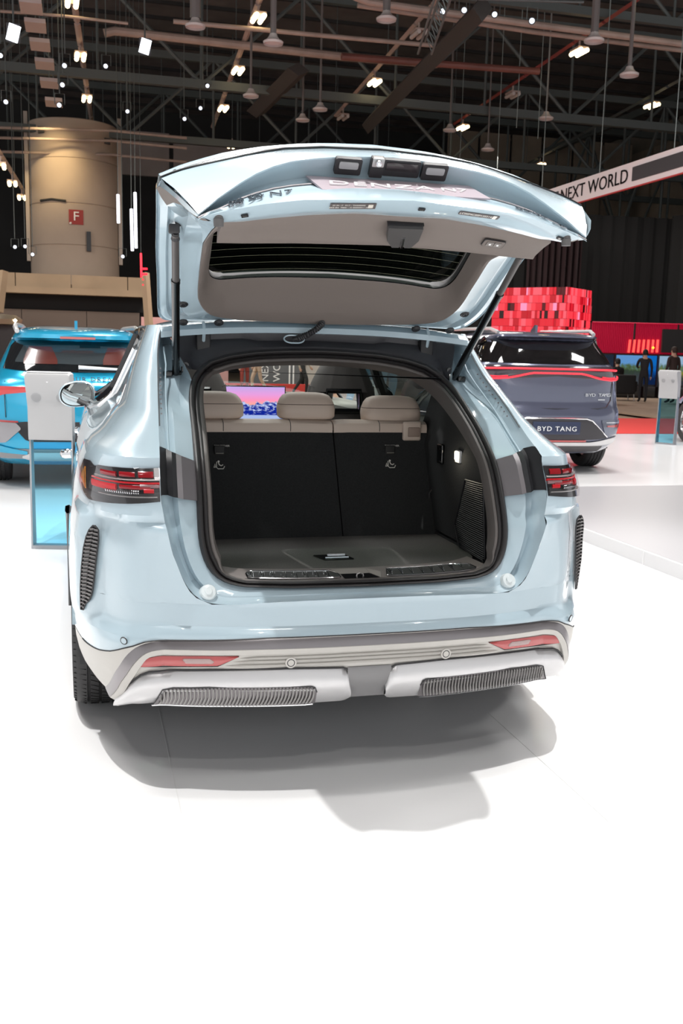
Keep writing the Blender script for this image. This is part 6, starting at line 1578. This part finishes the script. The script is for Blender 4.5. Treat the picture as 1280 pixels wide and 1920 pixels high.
# ------------------------------------------------------------------ visitors in the distance
def person(loc, rz, label, pose, skin, top, bottom, hair, shoes=(30, 28, 28), H=1.70, sit=False, arms_top=True):
    """one continuous skinned figure; pose gives joint offsets"""
    k = H/1.70
    J = {'pelvis': (0, 0, .93), 'waist': (0, .01, 1.08), 'chest': (0, 0, 1.30), 'neck': (0, .01, 1.46), 'head0': (0, -.01, 1.53), 'head1': (0, -.01, 1.66),
         'hipL': (-.09, 0, .90), 'kneeL': (-.10, -.01, .49), 'ankL': (-.10, .02, .08), 'toeL': (-.11, -.14, .03),
         'hipR': (.09, 0, .90), 'kneeR': (.10, -.01, .49), 'ankR': (.10, .02, .08), 'toeR': (.11, -.14, .03),
         'shL': (-.18, .01, 1.40), 'elL': (-.24, .02, 1.12), 'wrL': (-.25, -.06, .88), 'haL': (-.25, -.09, .80),
         'shR': (.18, .01, 1.40), 'elR': (.24, .02, 1.12), 'wrR': (.25, -.06, .88), 'haR': (.25, -.09, .80)}
    J.update(pose)
    Rd = {'pelvis': .135, 'waist': .115, 'chest': .135, 'neck': .052, 'head0': .075, 'head1': .085, 'hipL': .085, 'kneeL': .058, 'ankL': .042, 'toeL': .035, 'hipR': .085, 'kneeR': .058, 'ankR': .042, 'toeR': .035,
          'shL': .060, 'elL': .045, 'wrL': .030, 'haL': .034, 'shR': .060, 'elR': .045, 'wrR': .030, 'haR': .034}
    E = [('pelvis','waist'),('waist','chest'),('chest','neck'),('neck','head0'),('head0','head1'),('pelvis','hipL'),('hipL','kneeL'),('kneeL','ankL'),('ankL','toeL'),('pelvis','hipR'),('hipR','kneeR'),('kneeR','ankR'),('ankR','toeR'),('chest','shL'),('shL','elL'),('elL','wrL'),('wrL','haL'),('chest','shR'),('shR','elR'),('elR','wrR'),('wrR','haR')]
    names = list(J); idx = {n: i for i, n in enumerate(names)}
    V = [tuple(c*k for c in J[n]) for n in names]; ed = [(idx[a], idx[b]) for a, b in E]; rad = [Rd[n]*k for n in names]
    # hands: four fingers and a thumb each
    for s, h, w in ((-1, 'haL', 'wrL'), (1, 'haR', 'wrR')):
        hv = Vector(J[h]); dv = (hv-Vector(J[w])).normalized()
        for f in range(4):
            o = Vector((0, 1, 0))*(.024*(f-1.5)/1.5)
            a = hv+o+dv*.03; b = hv+o+dv*(.085-.010*abs(f-1.2)); 
            V += [tuple(a*k), tuple(b*k+Vector((-s*.012, 0, 0)))]; rad += [.009*k, .007*k]; n = len(V); ed += [(idx[h], n-2), (n-2, n-1)]
        a = hv+Vector((-s*.02, -.028, .01)); b = a+dv*.045+Vector((-s*.005, -.018, 0))
        V += [tuple(a*k), tuple(b*k)]; rad += [.010*k, .008*k]; n = len(V); ed += [(idx[h], n-2), (n-2, n-1)]
    me = bpy.data.meshes.new('figure'); me.from_pydata(V, ed, [])
    ob = bpy.data.objects.new('figure', me); COL.objects.link(ob)
    sk = ob.modifiers.new('skin', 'SKIN'); sk.use_smooth_shade = True
    for i, v in enumerate(me.skin_vertices[0].data):
        v.radius = (rad[i], rad[i]); v.use_root = (i == 0)
    sb = ob.modifiers.new('sub', 'SUBSURF'); sb.levels = 1; sb.render_levels = 1
    dg = bpy.context.evaluated_depsgraph_get(); m2 = bpy.data.meshes.new_from_object(ob.evaluated_get(dg))
    bpy.data.objects.remove(ob); bpy.data.meshes.remove(me)
    def pm(n, c, r=.8): return bpy.data.materials[n] if n in bpy.data.materials else mat(n, c, r)
    m2.materials.clear()
    for nme, c in (('skin_%d' % skin[0], skin), ('top_%d_%d' % top[:2], top), ('bottom_%d_%d' % bottom[:2], bottom), ('shoe_dark', shoes)): m2.materials.append(pm(nme, c))
    wr = [Vector(J[a])*k for a in ('wrL', 'wrR')]; hd_ = [Vector(J[a])*k for a in ('haL', 'haR')]
    pel = J['pelvis'][2]*k; nk = Vector(J['neck'])*k; ank = [Vector(J[a])*k for a in ('ankL', 'ankR')]; toe = [Vector(J[a])*k for a in ('toeL', 'toeR')]
    leg = [(Vector(J[a])*k, Vector(J[b])*k) for a, b in (('hipL','kneeL'),('kneeL','ankL'),('hipR','kneeR'),('kneeR','ankR'))]
    arm = [(Vector(J[a])*k, Vector(J[b])*k) for a, b in (('shL','elL'),('elL','wrL'),('shR','elR'),('elR','wrR'),('pelvis','waist'),('waist','chest'),('chest','neck'))]
    def sd(p, a, b):
        t = max(0, min(1, (p-a).dot(b-a)/max((b-a).length_squared, 1e-9))); return (p-(a+(b-a)*t)).length
    for p in m2.polygons:
        c = p.center
        if c.z > nk.z-.01 or min((c-h).length for h in hd_) < .10*k and min((c-h).length for h in hd_) < min((c-w).length for w in wr): i = 0
        elif min(min((c-a).length for a in ank), min((c-a).length for a in toe)) < .075*k: i = 3
        elif min(sd(c, a, b) for a, b in leg) < min(sd(c, a, b)-.01 for a, b in arm) or c.z < pel-.02 and min(sd(c, a, b) for a, b in arm[:4]) > .09: i = 2
        else: i = 1
        p.material_index = i
    m2.polygons.foreach_set('use_smooth', [True]*len(m2.polygons))
    m2.name = 'person'
    o = bpy.data.objects.new('person', m2); COL.objects.link(o); o.location = loc; o.rotation_euler = (0, 0, rz)
    tag(o, label, 'person')
    hc = (Vector(J['head0'])+Vector(J['head1']))*.5*k
    hm = MB()
    rows = []
    for i in range(9):
        th = i/8*PI*.62; rows.append([(hc.x+.092*k*math.sin(th)*math.cos(a), hc.y+.012+.105*k*math.sin(th)*math.sin(a), hc.z+.035+.105*k*math.cos(th)-(.05*k if math.sin(a) > 0 and i > 5 else 0)) for a in np.linspace(0, 2*PI, 16, endpoint=False)])
    hm.grid(rows, True); hm.build('hair', pm('hair_%d' % hair[0], hair, .7), o)
    fm = MB().tube([(hc.x, hc.y-.088*k, hc.z+.01), (hc.x, hc.y-.108*k, hc.z-.022), (hc.x, hc.y-.09*k, hc.z-.03)], .012*k, 6)
    fm.build('nose', pm('skin_%d' % skin[0], skin), o)
    for s in (-1, 1):
        MB().lathe([(0, -.008), (.010, 0), (0, .008)], (hc.x+s*.034*k, hc.y-.080*k, hc.z+.012), 'Y', 8).build('eye', pm('eye_dark', (30, 24, 22)), o)
        MB().lathe([(0, -.012), (.022, 0), (0, .012)], (hc.x+s*.086*k, hc.y+.005, hc.z-.005), 'X', 8).build('ear', pm('skin_%d' % skin[0], skin), o)
    MB().tube([(hc.x-.022*k, hc.y-.082*k, hc.z-.055*k), (hc.x, hc.y-.088*k, hc.z-.058*k), (hc.x+.022*k, hc.y-.082*k, hc.z-.055*k)], .006, 5).build('mouth', pm('lip_rose', (150, 84, 80)), o)
    return o
SK = (205, 165, 145)
stride = {'kneeL': (-.10, -.16, .50), 'ankL': (-.10, -.14, .10), 'toeL': (-.10, -.28, .05), 'kneeR': (.10, .05, .49), 'ankR': (.10, .30, .12), 'toeR': (.10, .22, .03), 'elL': (-.24, .12, 1.14), 'wrL': (-.24, .06, .90), 'haL': (-.24, .04, .82), 'elR': (.24, -.06, 1.13), 'wrR': (.24, -.20, .93), 'haR': (.24, -.24, .86)}
p = at_z(566, 742, 0); person(p, math.radians(70), 'person in a beige coat and black leggings walking beyond the windscreen', stride, SK, (186, 174, 158), (40, 38, 40), (60, 44, 34))
p = at_z(458, 738, 0); person(p, math.radians(20), 'person in a rose-red coat standing beyond the windscreen', {}, SK, (186, 92, 84), (160, 70, 64), (40, 30, 26))
p = at_z(483, 740, 0); person(p, math.radians(-80), 'person in pale trousers walking left of the lettered show wall', stride, SK, (150, 120, 112), (196, 170, 150), (70, 50, 40))
pd = at(699, 700, 9.6); person((pd.x, pd.y, 0), math.radians(200), 'person in a blue denim jacket and jeans beyond the front passenger window', {}, SK, (110, 156, 184), (92, 136, 166), (50, 38, 30), H=1.72)
seat = {'pelvis': (0, .05, .52), 'waist': (0, .07, .68), 'chest': (0, .04, .92), 'neck': (0, .02, 1.08), 'head0': (0, -.01, 1.15), 'head1': (0, -.02, 1.28), 'hipL': (-.10, .02, .52), 'kneeL': (-.13, -.40, .52), 'ankL': (-.13, -.42, .09), 'toeL': (-.13, -.57, .04), 'hipR': (.10, .02, .52), 'kneeR': (.13, -.40, .52), 'ankR': (.13, -.42, .09), 'toeR': (.13, -.57, .04), 'shL': (-.18, .04, 1.02), 'elL': (-.24, -.08, .78), 'wrL': (-.18, -.32, .84), 'haL': (-.16, -.39, .86), 'shR': (.18, .04, 1.02), 'elR': (.24, -.08, .78), 'wrR': (.18, -.32, .84), 'haR': (.16, -.39, .86)}
p = at_z(1153, 748, .05); person(p, math.radians(175), 'person in black sitting at the simulator above the armchair', seat, SK, (28, 26, 28), (34, 32, 36), (24, 20, 18))
p = at_z(1203, 754, .05); person(p, math.radians(160), 'person in dark clothes standing before the blue screen', {'elR': (.22, -.12, 1.18), 'wrR': (.14, -.32, 1.12), 'haR': (.10, -.38, 1.14)}, SK, (34, 32, 36), (30, 30, 34), (24, 20, 18), H=1.62)
p = at_z(1256, 756, .05); person(p, math.radians(190), 'person in dark brown standing at the right edge beside a screen', {}, SK, (58, 44, 42), (36, 32, 34), (52, 36, 30), H=1.72)
# ------------------------------------------------------------------ banner, LED cube, screens, curtains
bn = empty('hanging_banner', (12.7, 0, 0), 0, 'long white hanging banner reading NEXT WORLD at upper right', 'banner')
M_BAN = mat('banner_white', (236, 226, 228), .6); M_BAND = mat('banner_charcoal', (62, 60, 64), .7)
y0, y1 = 12.0, 34.0
yT0, yT1 = 20.35, 24.2     # white text panel
MB().box((.04, (y0+y1)/2, 6.02), (.06, y1-y0, .62)).build('banner_board', M_BAN, bn)
zc = 6.02
for a, b_ in ((y0+.2, yT0-.12), (yT1+.1, 25.6), (25.75, 33.8)):
    MB().box((0, (a+b_)/2, zc), (.03, b_-a, .34)).build('banner_dark_panel', M_BAND, bn)
text_mb('NEXT WORLD', .50, .012, spacing=1.02, sx=1.12).xf(frame((-.002, (yT0+yT1)/2+.02, zc-.01), (0, -1, 0), (0, 0, 1), (-1, 0, 0))).build('banner_lettering', M_DGLOSS, bn, smooth=False)
MB().box((.02, (y0+y1)/2, 5.70), (.05, y1-y0, .03)).build('banner_red_edge', mat('red_edge', (190, 60, 60), .6), bn)
for y in (15, 18.5, 22, 25.5, 29, 32.5): MB().tube([(.04, y, 6.33), (.04, y, 14)], .012, 4).build('banner_cable', mat('cable_grey', (130, 140, 138), .5) if 'cable_grey' not in bpy.data.materials else bpy.data.materials['cable_grey'], bn)
for q in ((968, 240, 30), (1008, 260, 30), (1140, 60, 28)):
    p = at(*q); o = MB().tube([p, (p.x, p.y, 14.3)], .012, 4).build('suspension_cable', bpy.data.materials['cable_grey']); tag(o, {968: 'thin steel cable leftmost over the tailgate right half', 1008: 'thin steel cable ending over the tailgate tip', 1140: 'thin steel cable high above the white banner'}[q[0]], 'cable')
# LED cube: a wall of red tiles of uneven brightness
L0, C0, R0_ = Vector((11.01, 24.79, 0)), Vector((12.59, 23.12, 0)), Vector((13.93, 24.23, 0))
cube_ = empty('led_cube', C0, 0, 'glowing red LED cube of pixel tiles behind the dark grey car', 'screen')
M_TILE = [emit_mat('led_red_%d' % k, c, s) for k, (c, s) in enumerate((((255, 62, 76), 1.0), ((250, 34, 54), .85), ((225, 10, 36), .75), ((120, 4, 18), .5), ((255, 96, 110), 1.0), ((255, 150, 190), 1.05), ((60, 6, 12), .3)))]
zt, zb = 3.38, 1.6
rnd = random.Random(5)
for (A_, B_) in ((L0, C0), (C0, R0_)):
    u = (B_-A_); n_ = u.normalized().cross(Vector((0, 0, 1))); 
    Lx = u.length; nrow = 8
    for r in range(nrow):
        x = 0
        while x < Lx-.01:
            w = min(rnd.choice((.05, .08, .11, .14, .19)), Lx-x)
            h = (zt-zb)/nrow
            wt = (6, 5, 3, 1.3, 5, .5, .7 if r in (1, 2, 3) else .2)
            m_ = rnd.choices(M_TILE, wt)[0]
            dpt = rnd.uniform(.02, .06)
            a = A_-C0+u.normalized()*(x+.004); b2 = A_-C0+u.normalized()*(x+w-.004)
            z0 = zt-(r+1)*h+.004; z1 = zt-r*h-.004
            t = MB(); f = n_*dpt
            t.v = [tuple(a+Vector((0, 0, z0))+f), tuple(b2+Vector((0, 0, z0))+f), tuple(b2+Vector((0, 0, z1))+f), tuple(a+Vector((0, 0, z1))+f), tuple(a+Vector((0, 0, z0))), tuple(b2+Vector((0, 0, z0))), tuple(b2+Vector((0, 0, z1))), tuple(a+Vector((0, 0, z1)))]
            t.f = [(0,1,2,3), (0,4,5,1), (1,5,6,2), (2,6,7,3), (3,7,4,0)]
            t.build('led_tile', m_, cube_, smooth=False, weld=False)
            x += w
back = MB().prism([(0, 0), ((L0-C0).x, (L0-C0).y), ((L0-C0+R0_-C0).x, (L0-C0+R0_-C0).y), ((R0_-C0).x, (R0_-C0).y)], zt-.02, lambda u, v, w: (u, v, w))
back.build('cube_core', M_HALLDK, cube_)
# black curtains
M_CURT = mat('black_curtain', (11, 11, 12), .95)
M_CURTR = mat('wine_curtain', (30, 9, 14), .95)
def curtain(p, q, z0, z1, m, label, n=90, amp=.10):
    p, q = Vector(p), Vector(q); u = (q-p); nn = u.normalized().cross(Vector((0, 0, 1)))
    rows = []
    for z in (z0, z1):
        rows.append([tuple(p+u*(k/n)+nn*amp*math.sin(k*1.9)+Vector((0, 0, z))) for k in range(n+1)])
    o = MB().grid(rows).build('curtain', m); tag(o, label, 'curtain')
curtain((6.5, 34.6, 0), (22.5, 33.2, 0), 0, 7.0, M_CURT, 'black back curtain behind the glowing cube')
curtain((21.9, 32.7, 0), (21.9, 11.0, 0), 0, 7.0, M_CURT, 'black side curtain hanging below the banner at the right edge')
curtain((15.6, 32.4, 0), (17.6, 31.9, 0), 0, 6.6, M_CURTR, 'wine-red curtain right of the glowing cube', 30, .12)
# red ribbed wall with neon bars, screens below
wl, wr = Vector((17.25, 30.1, 0)), Vector((21.4, 29.17, 0)); u = (wr-wl); ud = u.normalized(); nn = ud.cross(Vector((0, 0, 1)))
rw = empty('ribbed_red_wall', wl, 0, 'magenta-red lit ribbed wall above the simulator screens', 'wall')
M_RIB = mat('ribbed_red', (190, 14, 62), .6, emit=(170, 8, 46), strength=.30)  # red light on the ribs put in as a glow of their own
M_RIBT = mat('ribbed_red_top', (150, 10, 50), .6, emit=(190, 10, 50), strength=.5)  # brighter cornice, also lit by its own glow
MB().prism([(0, 0), (u.x, u.y), (u.x-nn.x*.3, u.y-nn.y*.3), (-nn.x*.3, -nn.y*.3)], 2.66, lambda a, b, w: (a, b, w)).build('wall_core', mat('wine_core', (90, 8, 32), .7), rw)
for k in range(100):
    p = ud*(.03+k*.068)+nn*.02
    if p.length > u.length: break
    MB().box((p.x, p.y, 2.12), (.046, .046, 1.08)).build('wall_rib', M_RIB, rw, smooth=False)
for k in (0, 1, 2): 
    p = ud*(1.62*k+1.58)+nn*.03; MB().box((p.x, p.y, 2.12), (.06, .06, 1.12)).build('wall_joint', M_HALLDK, rw)
c = u/2; MB().tube([(nn.x*.03, nn.y*.03, 2.68), (u.x+nn.x*.03, u.y+nn.y*.03, 2.68)], .03, 6).build('wall_cornice', M_RIBT, rw)
def on_wall(px, py, off):
    d = _cf+_cr*((px-640)/1835.5)-_cu*((py-960)/1835.5); q = wl+nn*off; t = (q-CAM_POS).dot(nn)/d.dot(nn); return CAM_POS+d*t
nb = emit_mat('coral_neon', (255, 80, 72), 1.6)
for k in range(7):
    t = k/6; p = on_wall(1181+52*t, 637, .07); q = on_wall(1178+53*t, 661, .07)
    o = MB().tube([p, q], .045, 8).build('neon_bar', nb); tag(o, ('first', 'second', 'third', 'fourth', 'fifth', 'sixth', 'seventh')[k]+' coral neon bar from the left on the ribbed wall', 'light tube')
o = MB().lathe([(0, -.06), (.06, 0), (0, .06)], on_wall(1224, 652, .22), n=10).build('globe_lamp', emit_mat('amber_globe', (255, 190, 60), 2)); tag(o, 'tiny amber globe lamp before the coral neon bars', 'lamp')
p = on_wall(1281, 640, .16)
o = MB().box(p, (1.62, .12, .85), Matrix.Rotation(math.atan2(ud.y, ud.x), 3, 'Z')).build('hanging_screen_back', mat('screen_back', (36, 34, 36), .6)); o.name = 'dark_screen'; tag(o, 'dark blank screen on the ribbed wall at the right edge', 'screen')
def pic_mat(name, sky, land, low, hue):
    m = bpy.data.materials.new(name); m.use_nodes = True; nt = m.node_tree; nt.nodes.remove(nt.nodes['Principled BSDF'])
    tc = nt.nodes.new('ShaderNodeTexCoord'); sp = nt.nodes.new('ShaderNodeSeparateXYZ'); nt.links.new(tc.outputs['Generated'], sp.inputs[0])
    nz = nt.nodes.new('ShaderNodeTexNoise'); nz.inputs['Scale'].default_value = 7; nt.links.new(tc.outputs['Generated'], nz.inputs[0])
    ad = nt.nodes.new('ShaderNodeMath'); ad.operation = 'MULTIPLY_ADD'; ad.inputs[1].default_value = .5; nt.links.new(nz.outputs[0], ad.inputs[0]); nt.links.new(sp.outputs['Z'], ad.inputs[2])
    r = nt.nodes.new('ShaderNodeValToRGB'); e = r.color_ramp.elements
    e[0].position = .45; e[0].color = lin(low); e[1].position = 1.0; e[1].color = lin(sky)
    q = e.new(.72); q.color = lin(land); q = e.new(.84); q.color = lin(hue)
    nt.links.new(ad.outputs[0], r.inputs[0])
    em = nt.nodes.new('ShaderNodeEmission'); em.inputs[1].default_value = .7; nt.links.new(r.outputs[0], em.inputs[0]); nt.links.new(em.outputs[0], nt.nodes['Material Output'].inputs[0])
    return m
for k, (xa, xb, m, lab) in enumerate(((1118, 1152, pic_mat('racing_dark', (40, 50, 66), (36, 44, 60), (24, 28, 36), (44, 54, 74)), 'dark simulator screen nearest the grey car'),
      (1153, 1206, pic_mat('racing_road', (110, 170, 235), (60, 74, 60), (70, 76, 84), (92, 120, 84)), 'simulator screen with a road and a pale sky'),
      (1207, 1233, pic_mat('racing_blue', (20, 120, 215), (16, 90, 175), (20, 40, 80), (24, 110, 200)), 'simulator screen glowing plain blue'),
      (1234, 1285, pic_mat('racing_field', (170, 205, 235), (150, 150, 60), (60, 64, 70), (96, 130, 110)), 'simulator screen with a field at the right edge'))):
    a = at(xa, 664, 35.3-k*.2); b_ = at(xb, 664, 35.3-k*.2); c = (a+b_)/2
    sc = empty('simulator_screen', (c.x, c.y, 0), -.26, lab, 'screen')
    w = (b_-a).length
    MB().box((0, 0, .98), (w-.02, .08, 1.12)).build('screen_case', M_BLACKPL, sc)
    MB().box((0, -.045, 1.0), (w-.08, .01, 1.02)).build('screen_image', m, sc, smooth=False)
    MB().box((0, 0, .21), (w*.9, .3, .42)).build('screen_plinth', M_DGLOSS, sc)
# armchair
ch = empty('armchair', at_z(1170, 751, .053), -.2, 'black upholstered armchair with slim metal legs seen from behind', 'chair')
M_ARM = mat('armchair_black', (30, 28, 29), .85)
MB().rbox((0, .0, .52), (.66, .14, .62), .06).build('chair_back', M_ARM, ch); MB().rbox((0, .34, .34), (.66, .60, .18), .06).build('chair_seat', M_ARM, ch)
for s in (-1, 1):
    MB().rbox((s*.36, .30, .46), (.10, .62, .34), .05).build('chair_arm', M_ARM, ch)
    for y in (.02, .58): MB().tube([(s*.30, y, .26), (s*.32, y-.02, 0)], .014, 6).build('chair_leg', M_STEEL, ch)
# beige raised deck in front of the screens
dk = MB().prism([(12.45, 17.9), (21.4, 17.9), (21.4, 27.5), (14.6, 27.5), (14.6, 22.3), (12.45, 22.3)], .05, lambda u, v, w: (u, v, w)).build('carpet_deck', mat('deck_beige', (150, 130, 112), .95, noise=(4, .1))); tag(dk, 'beige carpeted deck before the simulator screens', 'deck')
# wall seen through the windscreen
vw = empty('show_wall', (5.6, 31.5, 0), 0, 'grey show wall with upright lettering seen through the windscreen', 'wall')
MB().box((0, 0, 1.25), (2.1, .2, 2.5)).build('wall_board', mat('show_wall_grey', (96, 98, 102), .7), vw)
for px, tx in ((497, 'NEXT'), (519, 'WORLD')):
    q = at_y(px, 716, 31.39); text_mb(tx, .36, .01, align='LEFT').xf(frame((q.x-5.6, -.11, q.z), (0, 0, 1), (-1, 0, 0), (0, -1, 0))).build('wall_lettering', M_WHITE, vw, smooth=False)
for dx in (.62, .76): MB().box((dx, -.11, 1.25), (.05, .02, 2.5)).build('wall_stripe', M_WHITE, vw)
o = MB().box((8.4, 31.9, 1.2), (3.0, .2, 2.4)).build('pale_partition', mat('partition_pale', (190, 182, 176), .7)); tag(o, 'pale partition right of the grey lettered show wall', 'partition')
o = MB().box((2.6, 31.9, 1.2), (3.0, .2, 2.4)).build('rose_partition', mat('partition_rose', (196, 150, 148), .7)); tag(o, 'rosy partition left of the grey lettered show wall', 'partition')
o = MB().box((5.2, 30.3, .12), (7.0, .5, .24)).build('red_bench', mat('bench_red', (200, 58, 52), .7)); tag(o, 'low red bench before the grey lettered show wall', 'bench')
